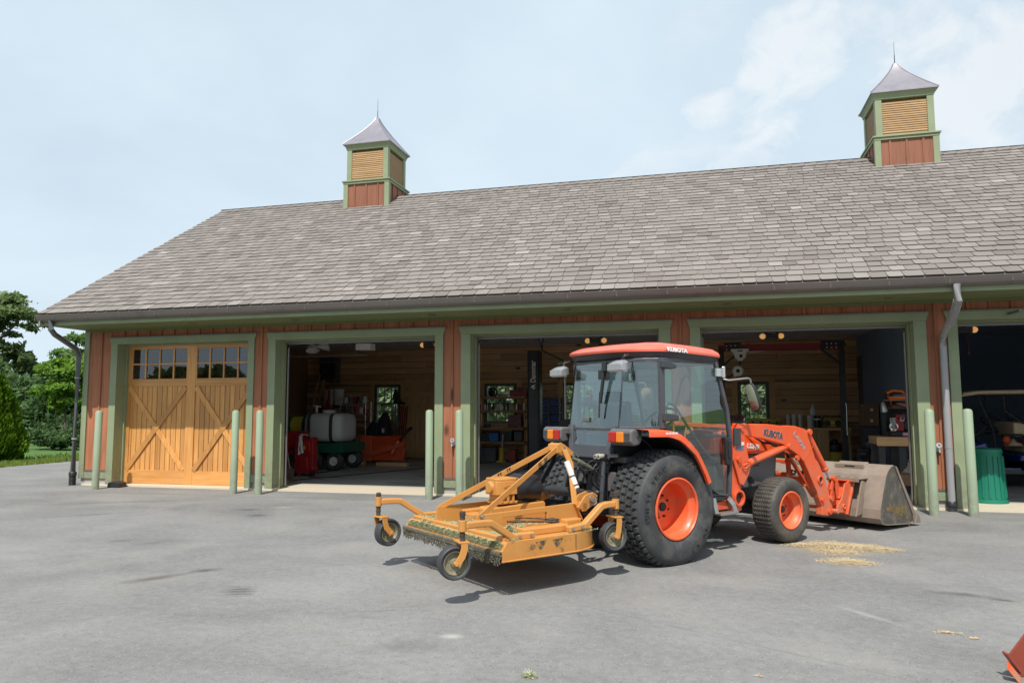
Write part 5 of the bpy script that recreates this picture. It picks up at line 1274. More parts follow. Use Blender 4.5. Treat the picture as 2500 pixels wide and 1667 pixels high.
# A-frame
sec = [(-.006,-.026),(.006,-.026),(.006,.026),(-.006,.026)]
for sg in (-1, 1):
    k = MB(); k.sweep([(-1.80,sg*.365,.600),(-.66,sg*.055,1.152),(-.57,sg*.048,1.135)], sec, (0,0,1)); br_ = part(k, 'rear_brace', M['yellow'], bevel=.002)
    k2 = MB(); 
    for t in (.62,.64,.70,.72): 
        q = Vector((-1.80,sg*.365,.600)).lerp(Vector((-.66,sg*.055,1.152)), t+.2*(sg < 0)-.1); k2.obox(q + Vector((0,sg*.001,0)), (.03,.0135,.045), (0,R(-25),0))
    k2.build('scuffed_patch', M['rust'], br_)
    k3 = MB(); k3.cyl((-1.79,sg*.35,.605),(-1.79,sg*.405,.605),.016,n=10); k3.build('brace_bolt', M['steel'], br_)
    k = MB(); k.sweep([(-.605,sg*.075,1.15),(-.575,sg*.14,1.0),(-.70,sg*.355,.60)], [(-.009,-.030),(.009,-.030),(.009,.030),(-.009,.030)], (1,0,0)); part(k, 'mast', M['yellow'] if sg < 0 else M['blackmetal'], bevel=.003)  # far mast coloured black to stand in for the shade on it
    k = MB(); k.prism([(-.72,.60),(-.62,.71),(-.52,.735),(-.46,.70),(-.48,.63),(-.62,.56)], sg*.30, sg*.318, 'y'); k.prism([(-.72,.60),(-.62,.71),(-.52,.735),(-.46,.70),(-.48,.63),(-.62,.56)], sg*.40, sg*.418, 'y'); k.box(-.66,-.60,min(sg*.30,sg*.418),max(sg*.30,sg*.418),.56,.64); part(k, 'hitch_clevis', M['yellow'], bevel=.004)
    k = MB(); k.cyl((-.55,sg*.27,.665),(-.55,sg*.46,.665),.024,n=12); k.tube([(-.55+.05*math.cos(t),sg*.45,.665+.05*math.sin(t)) for t in [2*PI*i/14 for i in range(14)]], .005, 5, True); part(k, 'hitch_pin', M['steel'], smooth=40)
k = MB(); k.prism([(-.70,1.10),(-.69,1.185),(-.64,1.205),(-.585,1.18),(-.47,1.10),(-.46,1.05),(-.56,1.07),(-.62,1.10)], -.075, -.060, 'y'); k.prism([(-.70,1.10),(-.69,1.185),(-.64,1.205),(-.585,1.18),(-.47,1.10),(-.46,1.05),(-.56,1.07),(-.62,1.10)], .060, .075, 'y'); k.prism([(-.70,1.12),(-.69,1.19),(-.63,1.20),(-.62,1.15)], -.06, .06, 'y')
part(k, 'mast_head', M['yellow'], bevel=.006)
k = MB(); k.cyl((-.605,-.09,1.145),(-.605,.09,1.145),.018,n=10); k.cyl((-.50,-.09,1.075),(-.50,.09,1.075),.014,n=10); part(k, 'mast_bolt', M['steel'], smooth=40)
# no strap here: the far mast itself carries painted shade
# white document tube
k = MB(); k.cyl((-.635,-.155,1.02),(-.60,-.265,.76),.030,n=16); tb = part(k, 'document_tube', M['white'], smooth=40, bevel=.004)
k = MB()
for t in (.55,.88):
    q = Vector((-.635,-.155,1.02)).lerp(Vector((-.60,-.265,.76)), t); d_ = Vector((.035,-.11,-.26)).normalized(); k.lathe([(.031,-.006),(.036,-.006),(.036,.006),(.031,.006)], q, d_, 18, True)
k.build('tube_clamp', M['rust'], tb, 40)
# chain guard along the rear edge
c = MB(); rc_ = random.Random(8)
c.tube([(-1.915,-.86,.352),(-1.93,-.3,.346),(-1.925,.3,.348),(-1.915,.86,.352)], .008, 6)
for i in range(110):
    y = -.85 + 1.70*i/109; xx = -1.918
    for q in range(3): pass
    c.lathe([(.018,-.003),(.023,0),(.018,.003),(.013,0)], (xx+.002,y,.366), (.1,1,0), 8, True)
for i in range(84):
    y = -.85 + 1.70*i/83; z = .345; x = -1.925; L_ = rc_.uniform(.045,.075)
    pts = [(x+rc_.uniform(-.004,.004), y+rc_.uniform(-.004,.004), z - L_*k/5) for k in range(6)]
    for k in range(5):
        a, b = Vector(pts[k]), Vector(pts[k+1]); w = .0075
        if (k+i) % 2: c.add([a+Vector((0,-w,0)), a+Vector((0,w,0)), b+Vector((0,w,0)), b+Vector((0,-w,0))], [(0,1,2,3)])
        else: c.add([a+Vector((-w,-.003,0)), a+Vector((w,.003,0)), b+Vector((w,.003,0)), b+Vector((-w,-.003,0))], [(0,1,2,3)])
        c.ball(b, .0062, 5, 3)
part(c, 'chain_guard', M['chain'])

# ------------------------------------------------------------------ clippings
def clump(name, label, spots, mat, loc, rz, seed, n, blade=(.01,.045), wdt=.0022, flat=.25, cat='grass clippings'):
    rnd = random.Random(seed); b = MB()
    tot = sum(s[6] for s in spots)
    for (cx, cy, rx, ry, z0, hh, wgt) in spots:
        for i in range(int(n*wgt/tot)):
            if hh < 0:
                x = cx + rx*rnd.uniform(-1, 1); y = cy + ry*rnd.uniform(-1, 1); k_ = math.sin(x*23+cy*7)*math.sin(y*19+cx*5) + .6*math.sin(x*51+1)*math.sin(y*47)
                if rnd.random() > .62 + .5*k_: continue
                z = z0 - hh*rnd.random()*max(.15, .6+.5*k_)
            else:
                a = rnd.uniform(0, 2*PI); rr_ = abs(rnd.gauss(0, .52))
                if rr_ > 1.15: continue
                x = cx + rx*rr_*math.cos(a); y = cy + ry*rr_*math.sin(a); z = z0 + hh*max(0, 1-rr_*rr_)*rnd.random()
            L_ = rnd.uniform(*blade); th = rnd.uniform(0, 2*PI); up = rnd.gauss(0, flat)
            dx, dy, dz = math.cos(th)*L_, math.sin(th)*L_, up*L_
            w = wdt*rnd.uniform(.6, 1.6); px, py = -math.sin(th)*w, math.cos(th)*w
            b.cv = min(1, max(0, rnd.gauss(.5, .17)))
            b.add([(x-px, y-py, z+.001), (x+px, y+py, z+.001), (x+dx+px*.4, y+dy+py*.4, max(z0+.001, z+dz)+.002), (x+dx-px*.4, y+dy-py*.4, max(z0+.001, z+dz)+.002)], [(0,1,2,3)])
    o = b.build(name, mat); o.location = loc; o.rotation_euler = (0,0,rz)
    return tag(o, label, cat, kind='stuff')
ml = (mo.location.x, mo.location.y, 0)
sp = []
for i in range(16): y = -.76 + 1.52*i/15; sp.append((-1.80+OFF, y, .05, .10, ZT_+.012, .02, .6)); sp.append((-1.872+OFF, y, .016, .08, .425, .022, .9)); sp.append((-1.89+OFF, y, .012, .08, .40, .015, .6)); sp.append((-1.73+OFF, y, .06, .08, ZT_, .02, .7))
for i in range(10): y = .44 + .34*(i % 4)/3; sp.append((-1.62+OFF-.12*(i//4)+.05, y, .11, .07, ZT_, .03, .9))
sp += [(-1.60+OFF,-.52,.08,.10,ZT_,.075,2.6), (-1.48+OFF,-.55,.08,.08,ZT_,.06,1.6), (-1.68+OFF,-.2,.1,.2,ZT_,.025,1.8), (-1.68+OFF,.15,.08,.2,ZT_,.02,1.2), (-1.30+OFF,-.52,.22,.07,ZT_,.02,1.6), (-.95+OFF,-.56,.16,.07,ZT_,.03,1.8), (-1.0+OFF,-.80,.3,.04,ZT_,.01,.5), (-1.62+OFF,-.62,.12,.05,ZT_,.02,.8), (-1.5+OFF,.55,.1,.1,ZT_,.03,1.2), (-1.1+OFF,.6,.3,.1,ZT_,.02,1.0)]
sp += [(-1.66+OFF,.0,.13,.34,ZT_,-.016,10), (-1.30+OFF,.23,.24,.11,ZT_,-.014,4), (-1.25+OFF,-.23,.26,.11,ZT_,-.014,4), (-1.72+OFF,-.60,.06,.22,ZT_,-.014,3), (-1.56+OFF,.60,.20,.22,ZT_,-.018,8), (-1.62+OFF,-.58,.15,.18,ZT_,-.016,5), (-1.875+OFF,0,.018,.83,.412,-.020,9), (-1.80+OFF,0,.03,.80,ZT_+.014,-.010,5), (-1.15+OFF,.55,.30,.10,ZT_,-.012,4), (-.95+OFF,-.52,.14,.09,ZT_,-.016,2.5), (-1.35+OFF,-.53,.14,.09,ZT_,-.012,2)]
clump('mower_clippings', 'dried grey-green clippings lying over the yellow mower deck', sp, M['clip'], ml, TH, 12, 110000, (.006,.020), .0021, .38)
clump('straw_patch', 'straw coloured clippings scattered on the asphalt beside the front tyre', [(1.08,9.02,.28,.16,0,.01,1.1),(1.36,9.05,.36,.30,0,.014,3.0),(1.64,9.02,.32,.26,0,.012,2.2),(1.88,8.95,.20,.14,0,.008,.6),(1.35,8.70,.26,.22,0,.006,1.0),(1.37,8.17,.28,.20,0,.010,1.5)], M['straw'], (0,0,0), 0, 5, 24000, (.010,.035), .0034, .12)
clump('clipping_tuft', 'small dry tuft of clippings at the bottom edge of the yard', [(-1.02,4.29,.045,.05,0,.02,1)], M['clip'], (0,0,0), 0, 6, 420, (.010,.03), .002, .5)
clump('clipping_streak', 'thin streak of yellow clippings near the orange blade corner', [(1.58,5.80,.12,.035,0,.008,1),(1.72,5.70,.05,.02,0,.006,.4),(1.93,5.42,.06,.03,0,.006,.4),(2.02,5.30,.05,.03,0,.006,.35),(.27,4.62,.03,.015,0,.004,.1)], M['straw'], (0,0,0), 0, 7, 600, (.008,.03), .0018, .15)
# ------------------------------------------------------------------ bollards
BO = [(-11.52,'green steel bollard at the left end, beside the black bait box'),(-8.433,'green steel bollard in front of the right edge of the closed wooden door'),
      (-7.911,'green steel bollard at the left jamb of the open bay with the white tank'),(-4.59,'green steel bollard at the right jamb of the open bay with the white tank'),
      (-4.04,'green steel bollard behind the yellow mower brace'),(3.18,'green steel bollard just right of the loader bucket'),(3.69,'green steel bollard beside the green rubbish bin')]
for i, (x, lab) in enumerate(BO):
    b = MB(); rad = .0655
    b.lathe([(rad,0),(rad,1.487),(rad-.004,1.495),(rad*.86,1.513),(rad*.5,1.527),(0,1.532)], (0,0,0), (0,0,1), 32)
    o = b.build('bollard', M['bollard'], None, 35); o.location = (x, 11.94, 0); o.rotation_euler = (R(.3)*math.sin(i*2.1), R(.35)*math.cos(i*1.7), i)
    tag(o, lab, 'bollard', 'bollards guarding the doorways')
bb = MB(); bb.prism([(-.14,0),(.14,0),(.13,.09),(.06,.115),(-.06,.115),(-.13,.09)], -.11, .11, 'y'); o = bb.build('bait_box', M['black'], None, bevel=.012); o.location = (-11.40, 12.36, 0); tag(o, 'black plastic bait box on the ground against the left door casing', 'bait box')
bb = MB(); bb.cyl((-.142,0,.05),(-.10,0,.05),.028,n=12); bb.build('entry_hole', M['darkgrey'], o)
# ------------------------------------------------------------------ orange blade corner at the lower right edge
bl = thing('loader_blade', 'orange-red implement plate with a bent foot bracket at the lower right corner', 'blade', (1.63,4.95,0), R(14.6))
k = MB(); k.prism([(.072,.006),(.036,.115),(.168,.27),(.36,.495),(.44,.53),(.86,.53),(.92,.46),(.92,.006)], .0, .012, 'y'); k.box(.30,.92,.0121,.10,.02,.034); k.prism([(.012,.02),(.10,.02),(.012,.45)], .84, .852, 'x'); k.build('blade_plate', M['blade_red'], bl, bevel=.002)
k = MB()
k.add([(-.002,-.045,.145),(.082,-.045,.030),(.082,.0,.030),(-.002,.0,.145),(.012,-.045,.150),(.094,-.045,.037),(.094,.0,.037),(.012,.0,.150)], [(0,1,2,3),(4,7,6,5),(0,4,5,1),(1,5,6,2),(2,6,7,3),(3,7,4,0)])
k.build('bracket_upright', M['blade_red'], bl, bevel=.002)
k = MB(); k.add([(-.028,-.085,.088),(.040,-.085,-.0),(.078,-.045,.014),(-.002,-.045,.118),(-.028,-.085,.076),(.040,-.085,-.012),(.078,-.045,.002),(-.002,-.045,.106)], [(0,1,2,3),(4,7,6,5),(0,4,5,1),(1,5,6,2),(2,6,7,3),(3,7,4,0)]); k.build('bracket_ledge', M['orange'], bl, bevel=.002)  # ledge coloured brighter orange to stand in for light on its top
# ------------------------------------------------------------------ garage door openers
for i, (x, y, z, lab) in enumerate(((-5.95,15.5,2.98,'garage door opener hanging at the right of the bay with the white tank'),(-2.19,15.5,2.98,'garage door opener with two amber globes above the tractor cab'),(1.355,15.5,2.98,'garage door opener with two amber globes over the hoist bay'),(4.50,14.6,2.92,'garage door opener with amber globe over the golf cart bay'))):
    t = thing('door_opener', lab, 'door opener', (x,y,z), 0, 'garage door openers')
    k = MB(); k.box(-.12,.12,-.16,.16,-.055,.055); k.box(-.13,-.10,-.10,.10,.055,.44); k.box(.10,.13,-.10,.10,.055,.44); k.build('motor_box', M['black'], t, bevel=.01)
    for s in (-1, 1):
        k = MB(); k.ball((s*.175,-.04,0), .062, 14, 10, (.95,1.1,.9)); k.build('lamp_globe', M['amber_lit'], t, 60)
    k = MB(); k.box(-.02,.02,-2.5,-.16,.02,.05); k.build('opener_rail', M['flash'], t)
    k = MB(); k.tube([(.08,0,-.06),(.085,0,-.40)], .003, 5); k.ball((.085,0,-.41), .018, 8, 6); k.build('pull_cord', M['redsteel'], t)

# ------------------------------------------------------------------ bay with the white tank
t = thing('sprayer_trailer', 'green flat trailer on black wheels carrying the white tank', 'trailer', (-9.6,17.1,FZ))
k = MB(); k.box(-.75,.98,-.62,.62,.44,.66); k.box(-.75,.95,-.60,.60,.66,.675); k.build('trailer_bed', M['green_tr'], t, bevel=.01)
for x in (.22,.78):
    for s in (-1, 1):
        w = empty('trailer_wheel', (x-.05, s*.50, .235), 0, t); k = MB(); k.lathe([(.11,-.07),(.15,-.10),(.21,-.09),(.235,-.05),(.235,.05),(.21,.09),(.15,.10),(.11,.07)], (0,0,0), (0,1,0), 28); k.build('tyre', M['rub'], w, 40)
        k = MB(); k.lathe([(.115,-.072),(.10,-.05),(.05,-.045),(.03,-.07),(0,-.072)], (0,0,0), (0,1,0), 20); k.lathe([(.115,.072),(.10,.05),(0,.05)], (0,0,0), (0,1,0), 20); k.build('rim', M['white'], w, 40)
t = thing('spray_tank', 'white plastic tank held by two dark straps on the green trailer', 'tank', (-9.25,17.05,FZ+.675))
k = MB(); rings = []
def sq(x, a, z0, z1, e): 
    out = []
    for i in range(28):
        th = 2*PI*i/28; c, s = math.cos(th), math.sin(th)
        out.append((x, a*math.copysign(abs(c)**e, c), (z0+z1)/2 + (z1-z0)/2*math.copysign(abs(s)**e, s)))
    return out
for x, q in ((-.53,.55),(-.51,.80),(-.46,.93),(-.36,1),(.36,1),(.46,.93),(.515,.80),(.535,.5)): rings.append(sq(x, .50*q, .36-.35*q, .36+.38*q, .42))
k.loft(rings); tk = k.build('tank_shell', M['tank'], t, 40)
for x in (-.34, .27):
    k = MB(); k.sweep([(x, p[1]*1.012, .36+(p[2]-.36)*1.012) for p in sq(x, .50, .01, .74, .42)], [(-.004,-.045),(.004,-.045),(.004,.045),(-.004,.045)], (1,0,0), False, True); k.build('tank_strap', M['darkgrey'], t)
k = MB(); k.cyl((-.05,0,.72),(-.05,0,.79),.16,n=24); k.cyl((-.05,0,.79),(-.05,0,.81),.18,n=24); k.build('tank_lid', M['white'], t, 40)
k = MB(); k.cyl((-.32,-.15,.72),(-.32,-.15,.92),.03,n=10); k.cyl((-.42,-.15,.92),(-.2,-.15,.90),.015,n=8); k.build('fill_valve', M['white'], t, 40)
t = thing('hose_reel', 'green hose reel wound with yellow hose at the back of the trailer', 'hose reel', (-10.08,17.0,FZ+.68))
k = MB(); 
for x in (-.20,.18): k.cyl((x,0,.42),(x+.02,0,.42),.27,n=28)
k.cyl((-.20,0,.42),(.20,0,.42),.10,n=16); k.prism([(-.20,0),(.20,0),(.06,.42),(-.06,.42)], -.26, -.24, 'x'); k.box(-.28,.25,-.25,.25,0,.04); k.build('reel_frame', M['green_tr'], t, 40)
k = MB()
for j in range(9): k.lathe([(.20,-.02),(.225,0),(.20,.02)], (-.16+.04*j,0,.42), (1,0,0), 24)
k.build('hose_coil', M['yell2'], t, 40)
t = thing('fuel_caddy', 'upright red plastic fuel caddy on small black wheels', 'fuel caddy', (-8.82,15.15,FZ))
k = MB(); k.prism([(-.235,.06),(.225,.06),(.245,.16),(.225,.22),(.235,.50),(.225,.72),(.235,.84),(.19,.88),(.14,.86),(.10,.83),(-.10,.83),(-.14,.86),(-.19,.88),(-.235,.84),(-.225,.72),(-.235,.50),(-.225,.22),(-.245,.16)], -.12, .12, 'y'); 
k.prism([(-.13,.15),(.13,.15),(.10,.44),(-.10,.44)], -.15, .15, 'y'); k.prism([(-.17,.55),(.17,.55),(.15,.76),(-.15,.76)], -.14, .14, 'y'); k.build('caddy_body', M['red'], t, bevel=.02, seg=3)
k = MB()
for s in (-1,1): k.cyl((s*.19,-.10,.07),(s*.25,-.10,.07),.07,n=16)
k.build('caddy_wheel', M['black'], t, 40)
k = MB(); k.box(-.04,.05,-.142,-.1405,.60,.68); k.build('caddy_decal', M['yell2'], t)
k = MB(); rg2 = random.Random(3)
nx, nz = 8, 16; vs = []
for j in range(nz+1):
    u = j/nz
    for i in range(nx+1):
        v = i/nx; w = .16*(1-.45*u)
        x = (v-.5)*w + .03*math.sin(u*5+v*3); fold = .022*math.sin(v*13+u*2)
        if u < .25: y = .10 - u/.25*.26; z = .90 + .05*math.sin(u/.25*PI) + fold*.5
        else: y = -.165 + fold - .02*math.sin(u*6); z = .90 - (u-.25)/.75*.40
        vs.append((x-.02, y, z + (.06*(v-.5) if u > .8 else 0)))
k.add(vs, [(j*(nx+1)+i, j*(nx+1)+i+1, (j+1)*(nx+1)+i+1, (j+1)*(nx+1)+i) for j in range(nz) for i in range(nx)])
o = k.build('rag', M['cloth'], None, 70); o.location = (-8.86,15.15,FZ); md = o.modifiers.new('s','SUBSURF'); md.levels = 1; md.render_levels = 1; tag(o, 'white rag draped over the top of the red fuel caddy', 'rag')
t = thing('wheelbarrow', 'red wheelbarrow tray behind the left jamb', 'wheelbarrow', (-9.45,15.55,FZ))
k = MB(); k.loft([[(-.2,-.2,.45),(.15,-.2,.45),(.15,.2,.45),(-.2,.2,.45)],[(-.45,-.32,.98),(.32,-.32,1.0),(.32,.32,1.0),(-.45,.32,.98)]], False); k.build('tray', M['red'], t)
k = MB(); k.tube([(.5,-.25,.7),(-.5,-.2,.42)], .018, 8); k.tube([(.5,.25,.7),(-.5,.2,.42)], .018, 8); k.tube([(.2,-.25,.6),(.2,-.25,0)], .015, 6); k.tube([(.2,.25,.6),(.2,.25,0)], .015, 6); k.build('handles', M['black'], t, 40)
k = MB(); k.lathe([(.08,-.04),(.18,-.045),(.20,0),(.18,.045),(.08,.04)], (-.5,0,.2), (0,1,0), 20, True); k.build('barrow_wheel', M['rub'], t, 40)
t = thing('shovel', 'steel shovel with grey shaft leaning at the left jamb', 'shovel', (-8.60,14.12,FZ))
k = MB(); k.tube([(-.02,.02,.25),(-.15,.12,.60),(-.26,.20,.93)], .017, 8); k.build('shaft', M['steel'], t, 40)
k = MB(); k.tube([(-.255,.195,.92),(-.30,.21,.99),(-.26,.24,1.05),(-.22,.22,1.03),(-.255,.195,.92)], .016, 6); k.build('grip', M['black'], t, 40)
k = MB(); k.loft([[(-.13,-.02,0),(.11,-.04,0),(.11,-.035,.004),(-.13,-.015,.004)],[(-.13,.02,.22),(.10,.0,.24),(.10,.006,.24),(-.13,.026,.22)],[(-.05,.03,.28),(.01,.025,.28),(.01,.03,.285),(-.05,.036,.28)]]); k.build('shovel_blade', M['steel'], t)
o = MB(); o = clump('scrap_pile', 'small pale scrap of straw on the shop floor by the shovel', [(-8.42,13.75,.15,.08,FZ,.02,1)], M['straw'], (0,0,0), 0, 9, 300, (.03,.1), .004, .3)
t = thing('wire_shelf', 'tall chrome wire shelf unit behind the white tank', 'shelf unit', (-10.0,19.95,FZ))
k = MB()
for x in (-.40,.40):
    for y in (-.18,.18): k.cyl((x,y,0),(x,y,1.72),.012,n=8)
k.build('shelf_post', M['silver'], t, 40)
for z in (.15,.58,1.03,1.35,1.65):
    k = MB(); k.box(-.42,.42,-.20,-.19,z,z+.03); k.box(-.42,.42,.19,.20,z,z+.03)
    for j in range(10): k.box(-.42,.42,-.19+.04*j,-.185+.04*j,z+.02,z+.025)
    k.build('wire_deck', M['silver'], t)
def bottle(x, y, z, r_, h, mat, lab, cap=None, grp=None, name='bottle'):
    t = thing(name, lab, name.replace('_',' '), (x,y,z), 0, grp); k = MB()
    k.lathe([(0,0),(r_,0),(r_,h*.68),(r_*.9,h*.76),(r_*.38,h*.88),(r_*.36,h*.93)], (0,0,0), (0,0,1), 16); k.build('bottle_body', mat, t, 40)
    k = MB(); k.cyl((0,0,h*.92),(0,0,h),r_*.42,n=12); k.build('bottle_cap', cap or M['white'], t, 40); return t
cols = [M['black'], M['midgrey'], M['red'], M['darkgrey'], M['white']]
for i, (x, c, lab) in enumerate(((-10.30,4,'grey jug at the left of the top wire shelf'),(-10.17,1,'dark grey jug beside the left jug on the top wire shelf'),(-10.02,2,'small red and dark bottle in the middle of the top wire shelf'),(-9.90,3,'black jug right of centre on the top wire shelf'),(-9.70,4,'white bottle at the right end of the top wire shelf'))):
    bottle(x, 19.92, 1.66+FZ, .062, .24+.02*(i % 2), cols[c], lab, M['black'] if c == 4 and i == 0 else M['white'], 'jugs on the wire shelf')
for i, (x, c, lab) in enumerate(((-10.32,3,'black bottle at the left of the second wire shelf'),(-10.15,1,'grey bottle second from left on the second wire shelf'),(-9.98,2,'red bottle on the second wire shelf'),(-9.82,4,'white jug on the second wire shelf near its right post'),(-9.67,2,'red jug at the right end of the second wire shelf'))):
    bottle(x, 19.92, 1.36+FZ, .060, .23, cols[c], lab, M['red'], 'jugs on the wire shelf')
for i, (x, z, lab) in enumerate(((-11.14,1.66,'left white bucket hanging dark lettered side out on the rear wall'),(-10.82,1.66,'right white bucket on the rear wall beside the red jack'))):
    k = MB(); k.lathe([(0,0),(.13,0),(.16,.44),(.17,.44),(.17,.48),(.15,.48)], (0,0,0), (0,0,1), 24); o = k.build('bucket', M['white'], None, 40); o.location = (x,20.4,z); tag(o, lab, 'bucket', 'white buckets by the red jack')
k = MB(); k.box(-11.4,-10.6,20.25,20.65,1.60,1.655); k.box(-11.4,-11.36,20.25,20.65,FZ,1.60); k.box(-10.64,-10.6,20.25,20.65,FZ,1.60); o = k.build('wall_bench', M['black'], None); tag(o, 'dark bench under the two white buckets', 'bench')
t = thing('floor_jack_stand', 'tall red steel jack post standing by the white buckets', 'jack', (-10.95,20.0,FZ))
k = MB(); k.box(-.06,.06,-.05,.05,0,2.2); k.box(-.25,.25,-.20,.20,0,.08); k.box(-.12,.12,-.08,.08,1.4,1.62); k.build('jack_post', M['redsteel'], t, bevel=.01)
k = MB(); k.tube([(0,-.07,2.05),(0,-.09,1.80)], .012, 6); k.box(-.06,.06,-.10,-.05,2.08,2.11); k.build('jack_handle', M['steel'], t, 40)
t = thing('unit_heater', 'grey slatted unit heater high on the rear wall', 'heater', (-11.46,21.0,2.37))
k = MB(); k.box(-.29,.29,-.15,.15,0,.80); k.build('heater_case', M['midgrey'], t, bevel=.01)
k = MB(); k.box(-.26,.26,-.155,-.15,.10,.62); k.build('heater_grille', M['black'], t); k = MB()
for j in range(6): k.box(-.25+.09*j,-.23+.09*j,-.165,-.155,.10,.62)
k.box(-.27,.27,-.16,-.15,.66,.78); k.build('heater_slat', M['frame'], t)
t = thing('snow_plow', 'orange plow blade resting on timber blocks in the bay with the white tank', 'plow', (-8.5,18.6,FZ+.11))
k = MB(); k.prism([(-.06,.02),(.04,.0),(.12,.20),(.13,.42),(.04,.65),(-.06,.67),(.06,.42),(.05,.2)], -.65, .62, 'x'); k.prism([(-.06,.0),(.30,.0),(.36,.30),(.14,.66),(-.06,.67)], -.66, -.64, 'x'); k.build('plow_blade', M['orange_dirty'], t)
k = MB(); k.box(-.64,-.30,-.08,-.062,.0,.68); k.prism([(-.64,.02),(.64,.40),(.66,.52),(-.30,.24),(-.64,.10)], -.14, -.09, 'y'); k.bar((.30,-.10,.20),(.55,-.02,.68),.06,.06); k.build('plow_arm', M['orange'], t, bevel=.008)
k = MB(); k.bar((.50,-.05,.55),(.78,-.05,.86),.07,.07); k.cyl((.76,-.05,.84),(.86,-.05,.90),.05,n=10); k.build('plow_ram', M['black'], t, bevel=.008)
for i, (x, y, lx, lab) in enumerate(((-9.1,18.35,.35,'short timber block under the left end of the orange plow'),(-8.05,18.25,.9,'long pale timber under the right end of the orange plow'))):
    k = MB(); k.cv = .7; k.box(-lx/2,lx/2,-.10,.10,0,.10); o = k.build('timber_block', M['pine'], None, bevel=.005); o.location = (x,y,FZ); tag(o, lab, 'timber', 'timbers under the plow')
t = thing('grass_catcher', 'black fabric grass catcher bags piled before the rear window', 'grass catcher', (-9.27,20.0,FZ))
for j, (x, y, z, sx, sz) in enumerate(((-.13,0,.62,.20,.72),(.15,.1,.75,.17,.82))):
    k = MB(); k.loft([[(x-sx,y-.2,.1),(x+sx,y-.2,.1),(x+sx,y+.2,.1),(x-sx,y+.2,.1)],[(x-sx*1.05,y-.22,z*.8),(x+sx*1.05,y-.22,z*.8),(x+sx*1.05,y+.2,z*.8),(x-sx*1.05,y+.2,z*.8)],[(x-sx*.8,y-.2,z*1.6),(x+sx*.6,y-.18,z*1.65),(x+sx*.6,y+.15,z*1.65),(x-sx*.8,y+.15,z*1.6)],[(x-sx*.4,y-.1,z*1.85),(x+sx*.25,y-.1,z*1.9),(x+sx*.25,y+.1,z*1.9),(x-sx*.4,y+.1,z*1.85)]]); o = k.build('catcher_bag', M['black'], t, 60, bevel=.03)
k = MB(); k.box(.14,.22,-.12,-.11,.82,.95); k.build('bag_tag', M['white'], t)
t = thing('hand_tools', 'bundle of red and grey long handled tools leaning right of the rear window', 'tools', (-8.95,20.7,FZ))
k = MB()
for j in range(5): k.tube([(-.1+.06*j,.0,.0),(-.12+.07*j,.3,1.55+.05*(j % 3))], .018, 6)
k.build('tool_shaft', M['redsteel'], t, 40); k = MB()
for j in range(3): k.prism([(-.25+.08*j,.9),(-.17+.08*j,.9),(-.18+.08*j,1.6),(-.22+.08*j,1.68)], .0, .03, 'y')
k.build('tool_head', M['steel'], t)
t = thing('hanging_cap', 'dark hat and strap hanging in front of the rear window glass', 'hat', (-9.0,20.8,1.72))
k = MB(); k.ball((-.05,0,.05), .13, 14, 8, (1,.7,.7)); k.ball((.05,0,.0), .17, 14, 6, (1,.8,.25)); k.prism([(-.22,.10),(-.12,.42),(-.05,.40),(-.02,.1)], -.03, .0, 'y'); k.build('hat_shape', M['black'], t, 40)
for i, (x, z, lab) in enumerate(((-8.92,2.97,'left white shop light reflector under the tank bay ceiling'),(-8.62,3.02,'right white shop light reflector under the tank bay ceiling'))):
    k = MB(); k.lathe([(.02,.10),(.06,.09),(.13,.02),(.16,-.06),(.155,-.06),(.12,.02),(.05,.08)], (0,0,0), (.3 if i else -.25,.25,1), 22, True); o = k.build('shop_light', M['white'], None, 40); o.location = (x,15.5,z); tag(o, lab, 'shop light', 'clamp lights under the ceiling')
k = MB(); k.box(-9.8,-7.46,15.45,15.49,2.76,2.80); k.box(-7.79,-7.75,15.45,15.49,2.80,3.1); k.box(-7.95,-7.6,15.44,15.50,2.79,2.81); o = k.build('light_rail', M['flash'], None); tag(o, 'grey steel rail hung below the ceiling of the tank bay', 'rail')
k = MB(); k.box(-7.76,-7.40,15.4,15.7,2.90,3.05); o = k.build('ceiling_fixture', M['white'], None, bevel=.01); tag(o, 'white boxy light fixture at the end of the steel rail', 'light fixture')
for i, (x, lab) in enumerate(((-11.9,'leftmost board leaning on the dark rear wall'),(-11.75,'middle board leaning on the dark rear wall'),(-11.6,'right board of the three leaning on the dark rear wall'))):
    k = MB(); k.cv = .3+.3*i; k.bar((0,0,0),(.25,.5,2.6-.2*i),.10,.04,(1,0,0)); o = k.build('leaning_board', M['pine_z'], None); o.location = (x,20.2,FZ); tag(o, lab, 'board', 'boards leaning on the wall')
k = MB(); k.tube([(-9.1,15.4,FZ+.012),(-8.9,15.7,FZ+.012),(-8.8,16.1,FZ+.012),(-8.95,16.7,FZ+.012),(-9.0,17.3,FZ+.012)], .012, 6); o = k.build('floor_hose', M['black'], None, 40); tag(o, 'thin black hose lying on the floor behind the red caddy', 'hose')
k = MB(); k.prism([(-8.7,13.95),(-8.55,13.92),(-5.6,20.6),(-5.75,20.65)], FZ+.004, FZ+.007, 'z'); o = k.build('floor_drain', M['rust'], None); tag(o, 'long rusty drain grate across the tank bay floor', 'drain')

